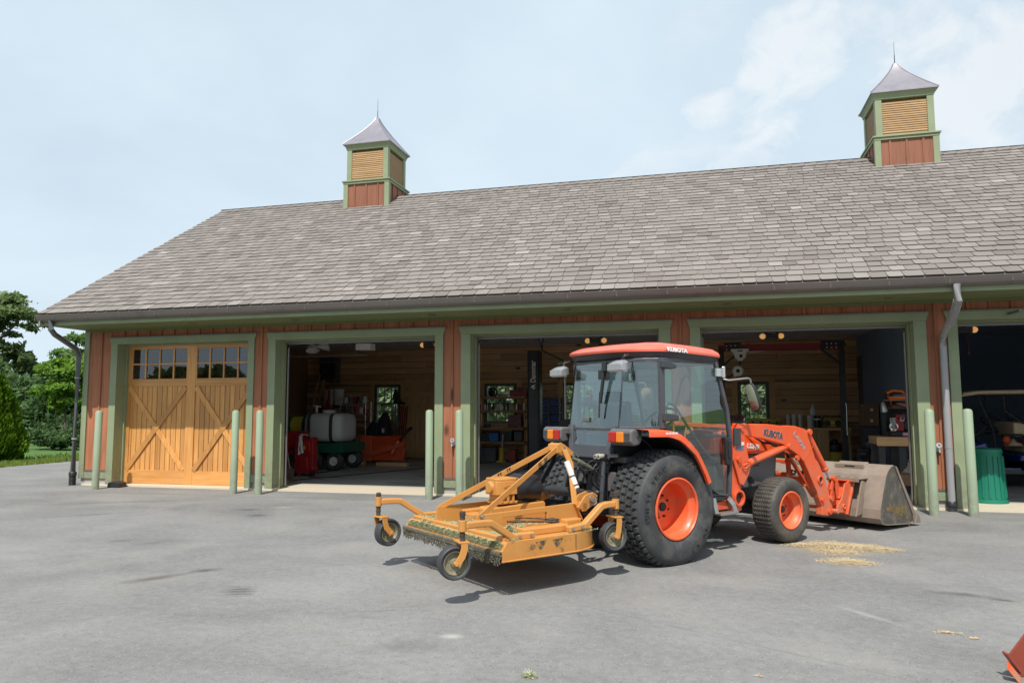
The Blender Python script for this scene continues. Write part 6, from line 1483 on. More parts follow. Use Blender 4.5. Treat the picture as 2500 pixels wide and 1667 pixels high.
# ------------------------------------------------------------------ bay with the shelving and the lift
t = thing('shop_shelving', 'heavy timber shelving with five boards in front of the middle rear window', 'shelving', (-5.88,20.85,FZ))
for z, d in ((1.80,.22),(1.40,.22),(.90,.42),(.50,.42)):
    k = MB(); k.cv = z/2; k.box(-.80,.88,-d,.30,z,z+.07); k.build('shelf_board', M['lumber'], t, bevel=.004)
for x in (-.55,.84):
    k = MB(); k.cv = .8; k.box(x-.045,x+.045,.0,.09,0,1.80); k.build('shelf_upright', M['pine_z'], t)
rs2 = random.Random(14); 
names = ['spray can','oil bottle','grease can','aerosol can','white bottle','grey flask']
seen = set()
def can(x, z, r_, h, mat, lab, y=20.74):
    t = thing('can', lab, 'can', (x,y,z), 0, 'cans on the timber shelving'); k = MB(); k.lathe([(0,0),(r_,0),(r_,h*.82),(r_*.55,h*.9),(r_*.55,h),(0,h)], (0,0,0), (0,0,1), 12); k.build('can_body', mat, t, 40)
lst = [(-6.62,.03,.20,'white','white can at the far left of the shelf across the window'),(-6.50,.035,.22,'steel','silver can second from the left on the shelf across the window'),(-6.38,.03,.16,'red','short red can near the left of the shelf across the window'),(-6.24,.03,.19,'white','white can just inside the left edge of the window glass'),(-6.10,.045,.24,'darkgrey','widest dark can against the window glass'),(-5.98,.03,.23,'black','black can against the middle of the window glass'),(-5.90,.03,.20,'steel','silver can right of the middle of the window glass'),(-5.78,.035,.22,'white','white can with dark neighbours against the window'),(-5.66,.03,.27,'midgrey','tallest grey bottle against the window glass'),(-5.54,.04,.20,'darkgrey','dark can at the right edge of the window glass'),(-5.42,.04,.10,'yell2','short yellow can right of the window glass'),(-5.28,.05,.19,'steel','silver can among the red ones on the shelf'),(-5.18,.05,.16,'red','red can beside the black lift column'),(-5.06,.035,.22,'white','white bottle touching the black lift column')]
for x, r_, h, mm, lab in lst: can(x, 1.47+FZ, r_, h, M[mm], lab)
t = thing('hose_coil', 'round black coil sitting on the top shelf against the window', 'coil', (-5.99,20.75,2.02))
k = MB()
for j in range(3): k.tube([(.13*math.cos(2*PI*i/18)*(1-.12*j), -.03+.03*j, .13*math.sin(2*PI*i/18)*(1-.12*j)) for i in range(18)], .022, 6, True, (0,1,0))
k.ball((0,0,0), .07, 10, 8, (1,.5,1)); k.build('coil_ring', M['black'], t, 40)
t = thing('chainsaw', 'red chainsaw with grey bar lying on the top shelf', 'chainsaw', (-5.35,20.75,1.90))
k = MB(); k.box(-.12,.22,-.09,.09,0,.17); k.tube([(-.05,0,.15),(-.02,0,.25),(.15,0,.24),(.2,0,.14)], .015, 6); k.build('saw_body', M['redsteel'], t, bevel=.02); k = MB(); k.prism([(-.12,.05),(-.40,.10),(-.46,.13),(-.42,.15),(-.12,.12)], -.01, .01, 'y'); k.build('saw_bar', M['steel'], t)
t = thing('red_toolbox', 'dark red toolbox at the right of the top shelf', 'toolbox', (-5.08,20.75,1.90)); k = MB(); k.box(-.1,.12,-.09,.09,0,.20); k.build('box_body', M['redsteel'], t, bevel=.01); k = MB(); k.tube([(-.06,0,.20),(-.05,0,.25),(.07,0,.25),(.08,0,.20)], .01, 6); k.build('box_handle', M['black'], t, 40)
t = thing('parts_organizer', 'small drawer cabinet of red and clear drawers on the workbench', 'drawer cabinet', (-5.34,20.8,.97+FZ)); k = MB(); k.box(-.20,.20,-.08,.10,0,.36); k.build('cabinet_shell', M['darkgrey'], t); 
for a in range(4):
    for b in range(6):
        k = MB(); k.box(-.19+.097*a,-.10+.097*a,-.09,-.07,.012+.058*b,.058+.058*b); k.build('drawer', (M['carton'], M['redsteel'], M['midgrey'])[(a*2+b) % 3], t)
t = thing('bench_vise', 'small dark bench vise at the left end of the workbench', 'vise', (-6.15,20.7,.97+FZ)); k = MB(); k.box(-.12,.10,-.06,.06,0,.05); k.box(-.10,.0,-.05,.05,.05,.12); k.box(.03,.10,-.05,.05,.05,.12); k.cyl((.1,0,.08),(.2,0,.08),.012,n=8); k.tube([(-.2,0,.02),(-.3,.02,.03),(-.5,.0,.03)], .02, 6); k.build('vise_body', M['blackmetal'], t, bevel=.006)
for i, (x, w, h, mm, lab) in enumerate(((-6.30,.50,.22,'black','long black tool case on the shelf under the workbench'),(-5.92,.28,.24,'blue','bright blue bin on the shelf under the workbench'),(-5.56,.36,.32,'black','black tote with a yellow lid on the shelf under the workbench'),(-5.20,.24,.28,'darkgrey','dark grey canister on the shelf beside the lift column'))):
    t = thing('storage_bin', lab, 'bin', (x,20.7,.57+FZ), 0, 'bins under the workbench'); k = MB(); k.loft([[(-w*.46,-.14,0),(w*.46,-.14,0),(w*.46,.14,0),(-w*.46,.14,0)],[(-w/2,-.15,h),(w/2,-.15,h),(w/2,.15,h),(-w/2,.15,h)]]); k.build('bin_body', M[mm] if mm != 'blue' else pmat('bright_blue_bin', (.02,.16,.42), .5), t, bevel=.01)
    k = MB(); k.box(-w*.53,w*.53,-.165,.165,h-.02,h+.012); 
    if i == 2: k.box(-w*.53,w*.53,-.165,.165,h+.012,h+.05)
    k.build('bin_lid', M['yell2'] if i == 2 else M[mm] if mm != 'blue' else M['blue'], t, bevel=.006)
for i, (x, w, h, mm, lab) in enumerate(((-6.35,.45,.40,'darkgrey','dark crate on the floor at the left under the shelving'),(-5.98,.30,.40,'frame','grey metal case on the floor under the shelving'),(-5.35,.22,.36,'redsteel','dark red can standing beside the lift column on the floor'))):
    t = thing('floor_crate', lab, 'crate', (x,20.6,FZ), 0, 'crates on the floor under the shelving'); k = MB(); k.box(-w/2,w/2,-.15,.15,0,h); k.build('crate_body', M[mm], t, bevel=.012); k = MB(); k.box(-w/2-.01,w/2+.01,-.16,.16,h*.85,h*.92); k.build('crate_rim', M['blackmetal'], t)
t = thing('bottle_jack', 'yellow hydraulic jack standing in front of the shelving', 'jack', (-5.62,20.3,FZ)); k = MB(); k.cyl((0,0,0),(0,0,.40),.07,n=14); k.box(-.12,.12,-.10,.10,0,.04); k.build('jack_body', M['yell2'], t, 40); k = MB(); k.cyl((.02,0,.40),(.05,0,.78),.022,n=8); k.build('jack_rod', M['steel'], t, 40)
t = thing('lift_column', 'tall black vehicle lift column with white lettering', 'vehicle lift', (-4.15,18.05,FZ))
k = MB(); k.box(-.15,.15,-.02,.02,0,2.98); k.box(-.15,-.12,-.02,.26,0,2.98); k.box(.12,.17,-.02,.26,0,2.98); k.box(-.25,.25,-.1,.4,0,.02); k.build('column_post', M['blackmetal'], t, bevel=.006)
k = MB(); k.box(-.11,.11,.03,.22,.35,.95); k.bar((.0,.1,.25),(.9,-.3,.2),.10,.08); k.build('lift_carriage', M['black'], t, bevel=.008)
text('column_lettering', 'Dannmar', .19, (.055,-.0215,2.16), (0,0,1), (-1,0,0), M['letter_white'], t, .0015, .15, .56, .004)
k = MB(); k.prism([(-.06,2.02),(.02,2.06),(.06,2.12),(-.01,2.10),(-.05,2.08)], -.0235, -.0205, 'y'); k.prism([(-.03,1.99),(.03,2.01),(.06,2.05),(.0,2.03)], -.0235, -.0205, 'y'); k.build('column_emblem', M['letter_white'], t)
k = MB(); k.prism([(-.05,1.90),(.02,1.92),(.02,1.96),(-.05,1.95)], -.0235, -.0205, 'y'); k.build('emblem_red_dash', M['redsteel'], t)
t = thing('lift_power_post', 'thin grey post with black swing arm standing beside the tractor cab', 'lift post', (-3.15,17.0,FZ))
k = MB(); k.cyl((0,0,1.24),(0,0,2.64),.032,n=12); k.build('grey_pole', M['steel'], t, 40); k = MB(); k.box(-.12,.12,-.06,.1,0,1.26); k.build('power_unit', M['black'], t, bevel=.01); k = MB(); k.bar((0,0,2.62),(-.54,0,2.89),.04,.04); k.bar((-.54,0,2.89),(-.66,0,3.3),.03,.03); k.bar((-.54,0,2.89),(-.52,0,3.3),.03,.03); k.build('swing_arm', M['black'], t)
t = thing('bin_rack', 'grey steel rack of blue bins with crossed bracing behind the lift column', 'rack', (-4.28,20.75,FZ))
k = MB()
for x in (-.30,.0,.30):
    for y in (-.2,.2): k.box(x-.018,x+.018,y-.018,y+.018,0,1.86)
k.build('rack_post', M['frame'], t)
for i in range(8):
    z = .06+.22*i; k = MB(); k.box(-.31,.31,-.21,.21,z,z+.02); k.build('rack_shelf', M['frame'], t)
k = MB()
for z in (.5,1.0): k.bar((-.28,-.225,z),(-.02,-.225,z+.5),.01,.02); k.bar((-.02,-.225,z),(-.28,-.225,z+.5),.01,.02)
k.build('rack_brace', M['frame'], t)
lab7 = ['on the bottom shelf','on the second shelf from the floor','on the third shelf from the floor','on the fourth shelf from the floor','on the fifth shelf from the floor','on the sixth shelf from the floor','on the seventh shelf, one below the top','on the top shelf']
for i in range(8):
    for s, side in ((-1,'left'),(1,'right')):
        z = .085+.22*i+FZ; k = MB(); k.loft([[(-.115,-.17,0),(.115,-.17,0),(.115,.17,0),(-.115,.17,0)],[(-.13,-.19,.165),(.13,-.19,.165),(.13,.19,.165),(-.13,.19,.165)]]); k.box(-.135,.135,-.195,.195,.150,.168)
        o = k.build('blue_bin', M['blue'], None, bevel=.006); o.location = (-4.28+s*.15,20.75,z); tag(o, 'blue bin %s, %s side of the rack' % (lab7[i], side), 'bin', 'blue bins in the steel rack')

# ------------------------------------------------------------------ hoist bay
t = thing('gantry_hoist', 'steel gantry with dark red beam on black posts', 'gantry', (1.62,18.2,FZ))
k = MB(); k.box(-1.25,1.42,-.06,.06,2.86,2.875); k.box(-1.25,1.42,-.06,.06,3.005,3.02); k.box(-1.25,1.42,-.012,.012,2.875,3.005); k.build('gantry_beam', M['redsteel'], t)
for s, x in ((-1,-1.18),(1,1.48)):
    k = MB(); k.box(x-.06,x+.06,-.06,.06,0,2.95); k.prism([(x-.12,2.95),(x+.12,2.92),(x+.05,3.06),(x-s*.45,3.07),(x-s*.45,2.85)], -.08, -.062, 'y'); k.bar((x,0,2.50),(x-s*.42,0,2.86),.05,.05); k.box(x-.08,x+.08,-.5,.5,0,.08); k.build('gantry_post', M['blackmetal'], t, bevel=.004)
    k = MB()
    for a in range(3):
        for b in range(2): k.cyl((x-s*(.12+.10*a),-.08,2.90+.09*b),(x-s*(.12+.10*a),-.09,2.90+.09*b),.016,n=8)
    k.build('bracket_bolt', M['silver'], t)
k = MB(); k.tube([(1.52,-.07,.9),(1.53,-.07,1.5),(1.52,-.07,1.62)], .012, 6); k.tube([(1.50,-.07,1.35),(1.54,-.07,1.42)], .01, 6); k.build('post_chain', M['silver'], t, 40)
t = thing('beam_trolley', 'white trolley clamped on the red gantry beam', 'trolley', (.86,18.1,2.86)); k = MB(); k.prism([(-.20,.08),(.20,.08),(.20,.02),(.15,.0),(.12,-.13),(.04,-.20),(-.04,-.20),(-.12,-.13),(-.15,0),(-.20,.02)], -.04, .02, 'y'); k.build('trolley_plate', M['white'], t, bevel=.008); k = MB(); k.cyl((.02,-.045,-.09),(.02,-.04,-.09),.04,n=14); k.box(-.06,.06,-.045,-.04,.02,.05); k.build('trolley_hole', M['black'], t)
k = MB(); k.tube([(.20,0,.0),(.55,0,.01)], .008, 5); k.build('trolley_rod', M['white'], t)
t = thing('reel_balancer', 'round white cord reel hanging under the trolley', 'reel', (.80,18.1,2.42)); k = MB(); k.lathe([(0,-.06),(.11,-.06),(.13,-.03),(.13,.03),(.11,.06),(0,.06)], (0,0,0), (0,1,.1), 22); k.box(-.10,-.04,-.05,.05,-.14,0); k.build('reel_case', M['white'], t, 40); k = MB(); k.cyl((.04,0,.10),(.06,0,.26),.015,n=6); k.tube([(-.08,-.02,-.06),(-.2,-.02,-.14),(-.3,-.02,-.2)], .012, 6); k.cyl((.0,-.065,0),(.0,-.06,0),.045,n=14); k.build('reel_hook', M['black'], t, 40)
t = thing('wall_workbench', 'pine cabinet workbench along the rear wall of the hoist bay', 'workbench', (2.2,20.75,FZ))
k = MB(); k.cv = .9; k.box(-1.45,1.46,-.22,.42,.93,1.0); k.build('bench_top', M['pine'], t, bevel=.006)
rbk = random.Random(6)
k = MB()
for i in range(12): k.cv = .4+.6*rbk.random(); k.box(-1.4+.185*i,-1.4+.185*i+.182,-.17,-.14,.06,.93)
k.build('cabinet_doors', M['pine_z'], t, bevel=.004, seg=1)
k = MB(); k.box(.82,.92,-.18,.4,0,.93); k.box(1.36,1.44,-.18,.4,0,.93); k.box(.82,1.44,.38,.42,0,.93); k.build('open_bay', M['pine_z'], t)
k = MB(); k.cyl((.74,-.175,.80),(.74,-.16,.80),.012,n=8); k.build('cabinet_latch', M['black'], t)
k = MB(); k.cv = .6; k.box(-.18,.46,.30,.36,1.0,1.25); k.build('back_splash', M['pine_z'], t)
t = thing('shop_vacuum', 'black and yellow shop vacuum in the open end of the pine workbench', 'vacuum', (3.28,20.72,FZ)); k = MB(); k.lathe([(0,.05),(.19,.05),(.20,.38),(.19,.40)], (0,0,0), (0,0,1), 24); k.build('vac_drum', M['yell2'], t, 40); k = MB(); k.lathe([(.20,.38),(.21,.42),(.20,.56),(.14,.60),(0,.60)], (0,0,0), (0,0,1), 24); k.ball((0,0,.62), .08, 12, 8, (1,1,1.2)); k.build('vac_head', M['black'], t, 40); k = MB(); k.box(-.2,.2,-.2,.2,.0,.05); k.build('vac_base', M['black'], t)
t = thing('jobsite_radio', 'black and yellow jobsite radio on the pine workbench', 'radio', (3.21,20.6,1.0+FZ)); k = MB(); k.box(-.21,.21,-.10,.10,.02,.24); k.build('radio_body', M['yell2'], t, bevel=.04, seg=3); k = MB()
for x in (-.13,.13): k.cyl((x,-.115,.12),(x,-.09,.12),.085,n=18)
k.tube([(-.24,-.05,.02),(-.24,-.05,.24),(-.18,-.05,.30),(.18,-.05,.30),(.24,-.05,.24),(.24,-.05,.02)], .018, 6); k.tube([(.15,0,.28),(.25,0,.46)], .005, 5); k.build('radio_cage', M['black'], t, 40); k = MB(); k.box(-.06,.06,-.115,-.10,.12,.15); k.build('radio_panel', M['white'], t)
for (x, r_, h, mm, lab) in ((2.68,.072,.32,'white','tall white paper towel roll left of the black tub'),):
    k = MB(); k.cyl((0,0,0),(0,0,h),r_,n=20); o = k.build('paper_roll', M[mm], None, 40, bevel=.006); o.location = (x,20.6,1.0+FZ); tag(o, lab, 'paper roll')
t = thing('tub', 'black tub with a pale band beside the radio', 'tub', (2.86,20.62,1.0+FZ)); k = MB(); k.lathe([(0,0),(.075,0),(.085,.28),(.09,.28),(.09,.31),(0,.31)], (0,0,0), (0,0,1), 20); k.build('tub_body', M['black'], t, 40); k = MB(); k.lathe([(.0835,.20),(.0855,.24)], (0,0,0), (0,0,1), 20); k.build('tub_band', M['white'], t)
bottle(2.79, 20.85, 1.0+FZ, .07, .62, M['white'], 'tall white spray bottle behind the black tub', M['white'], None, 'spray_bottle')
for i, (x, r_, h, lab) in enumerate(((2.15,.055,.33,'clear jar with a white lid at the left of the pipe fittings'),(2.30,.06,.35,'white pipe fitting in the middle of the row on the workbench'),(2.46,.065,.36,'round white pipe cap at the right of the row on the workbench'))):
    k = MB(); k.lathe([(0,0),(r_*.8,0),(r_*.8,h-.1),(r_,h-.1),(r_,h),(0,h)], (0,0,0), (0,0,1), 16); o = k.build('pipe_fitting', M['white'], None, 40); o.location = (x,20.75,1.0+FZ); tag(o, lab, 'pipe fitting', 'white fittings on the workbench')
t = thing('level_case', 'yellow and black case under the hoist bay window', 'case', (1.52,20.55,1.0+FZ)); k = MB(); k.box(-.40,.40,-.08,.08,.0,.24); k.build('case_shell', M['yell2'], t, bevel=.02); k = MB(); k.box(-.41,.41,-.085,.085,.10,.13); [k.box(-.30+.2*j,-.24+.2*j,-.09,-.08,.08,.17) for j in range(4)]; k.build('case_band', M['black'], t)
t = thing('push_broom', 'broom with dark red bristles standing upside down behind the loader', 'broom', (.53,13.95,0)); k = MB(); k.cyl((.0,0,.03),(.0,0,1.30),.014,n=8); k.build('broom_handle', M['pine_z'], t, 40); k = MB(); k.box(-.15,.15,-.04,.04,1.28,1.32); k.build('broom_block', M['black'], t); k = MB()
rbm = random.Random(1)
for j in range(160): x = rbm.uniform(-.14,.14); y = rbm.uniform(-.04,.04); k.bar((x,y,1.31),(x*1.35+rbm.uniform(-.02,.02),y*2,1.38+.06*rbm.random()),.006,.006)
k.build('bristles', pmat('dark_red_bristle', (.07,.025,.03), .8, 0, .3, 20), t)
o_ = thing('yard_stake', 'thin black stake leaning by the broom in the hoist bay', 'stake', (.72,13.95,0)); k = MB(); k.bar((0,0,.03),(.01,0,1.60),.018,.018); k.build('stake_shaft', M['black'], o_)
# bench at the right jamb with machines
t = thing('tool_bench', 'heavy timber bench on grey steel legs at the right jamb of the hoist bay', 'bench', (3.36,14.75,FZ))
k = MB(); k.cv = .3; k.box(-.38,.40,-.36,.36,.86,.93); k.cv = .8; k.box(-.39,.41,-.38,-.361,.84,1.0); k.cv = .6; k.box(-.38,.40,-.36,.36,.931,1.0); k.build('bench_top', M['pine'], t, bevel=.006)
k = MB()
for x in (-.30,.03,.32): 
    for y in (-.28,.28): k = MB(); k.box(x-.055,x+.055,y-.04,y+.04,0,.86); k.build('bench_leg', M['darkgrey'], t, bevel=.004)
k = MB(); k.cv = .5; k.box(-.02,.42,-.35,.30,.15,.36); k.build('bench_shelf', M['lumber'], t)
t = thing('air_compressor', 'red and black engine driven compressor on the timber bench', 'compressor', (3.42,14.6,1.0+FZ)); k = MB(); k.box(-.20,.22,-.17,.17,0,.09); k.cyl((.12,-.1,.20),(.12,.12,.20),.10,n=18); k.box(.02,.22,-.05,.1,.30,.42); k.build('engine_block', M['black'], t, bevel=.012); k = MB(); k.box(-.12,.02,-.16,-.02,.10,.36); k.box(-.10,.04,-.16,.0,.30,.40); k.build('engine_cowl', M['redsteel'], t, bevel=.02); k = MB(); k.lathe([(.05,0),(.075,.01),(.075,.03),(.05,.04)], (-.15,-.15,.18), (0,-1,0), 18); k.box(-.20,-.12,-.17,-.12,.10,.34); k.box(-.04,.03,-.165,-.16,.28,.345); k.build('engine_guard', M['silver'], t, bevel=.004); k = MB(); k.box(-.01,.20,-.178,-.17,.02,.075); k.build('pink_label', pmat('pink_label', (.62,.33,.48), .5), t, bevel=.02); k = MB(); k.tube([(-.02,-.18,.32),(.0,-.18,.34),(.02,-.18,.32),(.0,-.18,.30),(-.02,-.18,.32)], .006, 5); k.build('badge', M['black'], t)
t = thing('tool_stand', 'black shelf frame over the bench carrying the orange saws', 'stand', (3.50,14.9,1.0+FZ)); k = MB(); k.box(-.28,.24,-.12,.12,.50,.53); k.box(-.28,-.25,-.12,.12,0,.53); k.box(.21,.24,-.12,.12,0,.53); k.box(-.28,.24,.12,.14,0,.85); k.build('stand_frame', M['black'], t)
for i, (x, z, lab) in enumerate(((3.40,1.70,'upper orange cut-off saw on the stand above the bench'),(3.44,1.555,'lower orange saw lying on the stand above the bench'))):
    t = thing('cutoff_saw', lab, 'saw', (x,14.72,z), 0, 'orange saws above the bench'); k = MB(); k.tube([(-.13,0,.04),(-.14,0,.12),(-.05,0,.16),(.12,0,.14),(.14,0,.04)], .022, 8); k.box(-.13,.15,-.05,.05,-.0,.05); k.build('saw_body', M['tool_orange'], t, bevel=.012); k = MB(); k.cyl((.17,-.03,.05),(.17,.03,.05),.07,n=16); k.box(-.05,.10,-.055,.055,.05,.08); k.build('saw_guard', M['midgrey'], t, bevel=.006)
k = MB(); k.box(3.18,3.72,14.62,14.85,1.53,1.552); o = k.build('stand_tray', M['frame'], None); tag(o, 'thin grey tray holding the lower orange saw', 'tray')
k = MB(); k.box(3.2,3.7,14.68,14.85,1.672,1.69); o = k.build('stand_board', M['lumber'], None); tag(o, 'narrow board holding the upper orange saw', 'board')
t = thing('clamp_lamp', 'grey cone shaped work lamp clipped left of the orange saws', 'lamp', (3.15,14.55,1.52)); k = MB(); k.lathe([(.02,.13),(.035,.11),(.05,.03),(.065,-.05),(.06,-.05),(.03,.08)], (0,0,0), (-.15,0,1), 18, True); k.build('lamp_cone', M['steel'], t, 40); k = MB(); k.tube([(.02,.02,.05),(.2,.05,.08),(.42,.1,.02)], .012, 6); k.build('lamp_arm', M['black'], t, 40)
for i, (x, z, h, lab) in enumerate(((3.77,1.12,.26,'lower brown carton on the stack against the partition'),(3.78,1.385,.24,'upper brown carton on the stack against the partition'))):
    t = thing('carton', lab, 'carton', (x,19.0,z), 0, 'cartons against the partition'); k = MB(); k.box(-.19,.19,-.18,.18,0,h); k.build('carton_box', M['carton'], t, bevel=.006); k = MB(); k.box(.0,.06,-.1815,-.18,h*.35,h*.6); k.build('carton_label', M['white'], t)
t = thing('carton_stand', 'dark steel cabinet under the brown cartons', 'cabinet', (3.78,19.0,FZ)); k = MB(); k.box(-.20,.20,-.2,.2,0,1.085); k.build('cabinet_body', M['darkgrey'], t, bevel=.01); k = MB(); k.box(-.17,.17,-.205,-.2,.05,1.04); k.build('cabinet_door', M['frame'], t)
t = thing('engine_on_stand', 'dark grey engine and pump parts on the floor under the cartons', 'engine', (3.45,17.6,FZ)); k = MB(); k.ball((.05,0,.72), .16, 14, 10, (1.2,1,.9)); k.box(-.20,.0,-.12,.12,.42,.62); k.box(.02,.2,-.15,.1,.30,.62); k.cyl((-.2,-.1,.5),(-.05,-.16,.52),.07,n=12); k.box(-.22,-.16,-.1,.1,0,.45); k.box(.1,.18,-.1,.1,0,.35); k.build('engine_casting', M['darkgrey'], t, bevel=.012); k = MB(); k.box(.02,.19,-.16,-.15,.40,.50); k.build('yellow_plate', M['yell2'], t); k = MB(); k.box(.04,.07,-.162,-.16,.42,.48); k.box(.09,.11,-.162,-.16,.42,.48); k.build('plate_print', M['black'], t)
t = thing('drop_cloth', 'crumpled pale cloth stuffed under the timber bench', 'cloth', (3.55,14.6,FZ+.362)); rcl = random.Random(13); nx = 10; vs = []
for j in range(nx+1):
    for i in range(nx+1): u, v = i/nx-.5, j/nx-.5; vs.append((u*.40, v*.5, .01+max(0, .20*(1-(2*u)**2)*(1-(2*v)**2))*(.7+.6*rcl.random())))
k = MB(); k.add(vs, [(j*(nx+1)+i, j*(nx+1)+i+1, (j+1)*(nx+1)+i+1, (j+1)*(nx+1)+i) for j in range(nx) for i in range(nx)]); k.build('cloth_folds', M['concrete'], t, 20)
k = MB(); k.bar((3.55,20.9,FZ),(3.60,21.1,1.95),.012,.03); o = k.build('metal_strip', M['redsteel'], None); tag(o, 'thin red strip leaning beside the black gantry post', 'strip')

# ------------------------------------------------------------------ golf cart bay
t = thing('rubbish_bin', 'ribbed green plastic bin standing upside down in the golf cart bay', 'rubbish bin', (4.40,13.55,FZ))
k = MB(); k.lathe([(0,.86),(.215,.86),(.235,.845),(.24,.79),(.228,.785),(.262,.05),(.285,.035),(.29,.0)], (0,0,0), (0,0,1), 36); k.build('bin_shell', M['green_can'], t, 40)
k = MB()
for j in range(18):
    a = 2*PI*j/18; c, s = math.cos(a), math.sin(a); k.bar((.238*c,.238*s,.74),(.263*c,.263*s,.08),.032,.018,(c,s,0))
k.build('bin_ribs', M['green_can'], t, bevel=.006)
gc = thing('golf_cart', 'blue golf cart with tan roof and cream seats parked in the right bay', 'golf cart', (6.15,16.45,FZ))
k = MB(); k.prism([(-1.35,1.72),(-1.30,1.80),(-1.0,1.84),(1.1,1.86),(1.35,1.82),(1.36,1.77),(1.0,1.79),(-1.0,1.77)], -.56, .56, 'y'); k.build('cart_roof', M['tan'], gc, bevel=.02)
for s in (-1, 1):
    k = MB(); k.tube([(-1.05,s*.52,1.78),(-.82,s*.52,1.10),(-.75,s*.5,.55)], .018, 8); k.build('roof_post', M['black'], gc, 40)
    k = MB(); k.tube([(-.60,s*.52,1.78),(-.60,s*.52,1.45),(-.30,s*.53,1.22),(.15,s*.53,1.20)], .018, 8); k.build('roof_post', M['black'], gc, 40)
    k = MB(); k.tube([(-.22,s*.52,1.78),(-.20,s*.52,1.30),(-.05,s*.53,1.16),(.3,s*.53,1.14)], .018, 8); k.build('roof_post', M['black'], gc, 40)
    k = MB(); k.tube([(.75,s*.52,1.78),(.72,s*.52,.6)], .018, 8); k.build('roof_post', M['black'], gc, 40)
    k = MB(); k.tube([(-.62,s*.55,1.0),(-.35,s*.56,1.0),(-.28,s*.56,.92),(-.28,s*.56,.30)], .020, 8); k.build('hand_rail', M['black'], gc, 40)

k = MB(); k.obox((-.10,0,1.10),(.72,1.0,.27)); k.obox((.0,0,.72),(.62,1.0,.14)); k.build('seat', M['tan'], gc, bevel=.05, seg=3)
k = MB(); k.prism([(-1.25,.42),(-1.20,.78),(-.95,.86),(-.80,.45),(-.72,.36),(-.45,.36),(-.40,.62),(-.20,.66),(.55,.66),(1.0,.60),(1.05,.34),(-1.2,.34)], -.58, .58, 'y'); k.build('cart_body', M['blue_gloss'], gc, bevel=.04, seg=3)
k = MB(); k.box(-.75,1.0,-.60,.60,.27,.34); k.build('running_board', M['frame'], gc)
for x in (-.95,.62):
    for s in (-1, 1):
        w = empty('cart_wheel', (x, s*.50, .235), 0, gc); k = MB(); k.lathe([(.12,-.09),(.20,-.11),(.235,-.07),(.24,.07),(.20,.11),(.12,.09)], (0,0,0), (0,1,0), 26); k.build('tyre', M['rub'], w, 40); k = MB(); k.lathe([(.12,-.08),(.10,-.05),(0,-.06)], (0,0,0), (0,1,0), 18); k.lathe([(.12,.08),(.10,.05),(0,.06)], (0,0,0), (0,1,0), 18); k.build('rim', M['silver'], w, 40)
k = MB(); c0 = Vector((-.78,-.22,1.18)); ax = Vector((.75,0,.66)).normalized(); u = ax.cross(Vector((0,1,0))).normalized(); w2 = ax.cross(u); k.tube([c0+u*.19*math.cos(2*PI*i/22)+w2*.19*math.sin(2*PI*i/22) for i in range(22)], .016, 8, True, ax); k.cyl(c0, c0-ax*.5, .02, n=8); k.tube([c0-w2*.19, c0+w2*.19], .014, 6); k.build('steering_wheel', M['black'], gc, 40)
k = MB(); k.ball((-.60,-.52,.90), .07, 12, 8, (1,1,1.2)); o = k.build('water_bottle', pmat('orange_bottle', (.55,.09,.03), .5), None, 40); o.location = (6.15,16.45,FZ); tag(o, 'round orange bottle hung at the front of the cart seat', 'bottle')
t = thing('red_cushion', 'red folded cushion lying on the cart seat', 'cushion', (6.05,16.1,.82)); k = MB(); k.box(-.22,.25,-.16,.16,0,.10); k.build('cushion_pad', M['redsteel'], t, bevel=.04, seg=3)
t = thing('work_gloves', 'pale cloth heap on the cart seat left of the red cushion', 'cloth', (5.72,16.1,.82)); k = MB(); rcl = random.Random(17); vs = []
for j in range(7):
    for i in range(7): u, v = i/6-.5, j/6-.5; vs.append((u*.3, v*.3, .10*(1-(2*u)**2)*(1-(2*v)**2)*(.6+.8*rcl.random())))
k.add(vs, [(j*7+i, j*7+i+1, (j+1)*7+i+1, (j+1)*7+i) for j in range(6) for i in range(6)]); k.build('cloth_folds', M['tan'], t, 20)
t = thing('storage_cupboard', 'low dark cupboard behind the golf cart', 'cupboard', (5.4,20.8,FZ)); k = MB(); k.box(-.6,.6,-.3,.3,0,1.5); k.build('cupboard_body', M['lumber'], t, bevel=.01); k = MB(); k.box(-.57,-.01,-.31,-.30,.04,1.46); k.box(.01,.57,-.31,-.30,.04,1.46); k.build('cupboard_door', M['darkwall'], t)
SKY = .12; SUN_E = 5.0; HAZE = (6.1,7.25,8.1); CLOUD = (8.0,8.15,8.25); CLOUD_OFF = (0.3,0.1,0)
TUFTS = [(0.121,0.898,0.423,0.048),(0.089,0.909,0.407,0.026),(0.230,0.870,0.435,0.052),(0.318,0.875,0.366,0.052),(0.297,0.894,0.337,0.055),(0.014,0.930,0.368,0.026),(-0.062,0.946,0.318,0.038),
         (0.084,0.937,0.339,0.038),(0.073,0.947,0.312,0.038)]
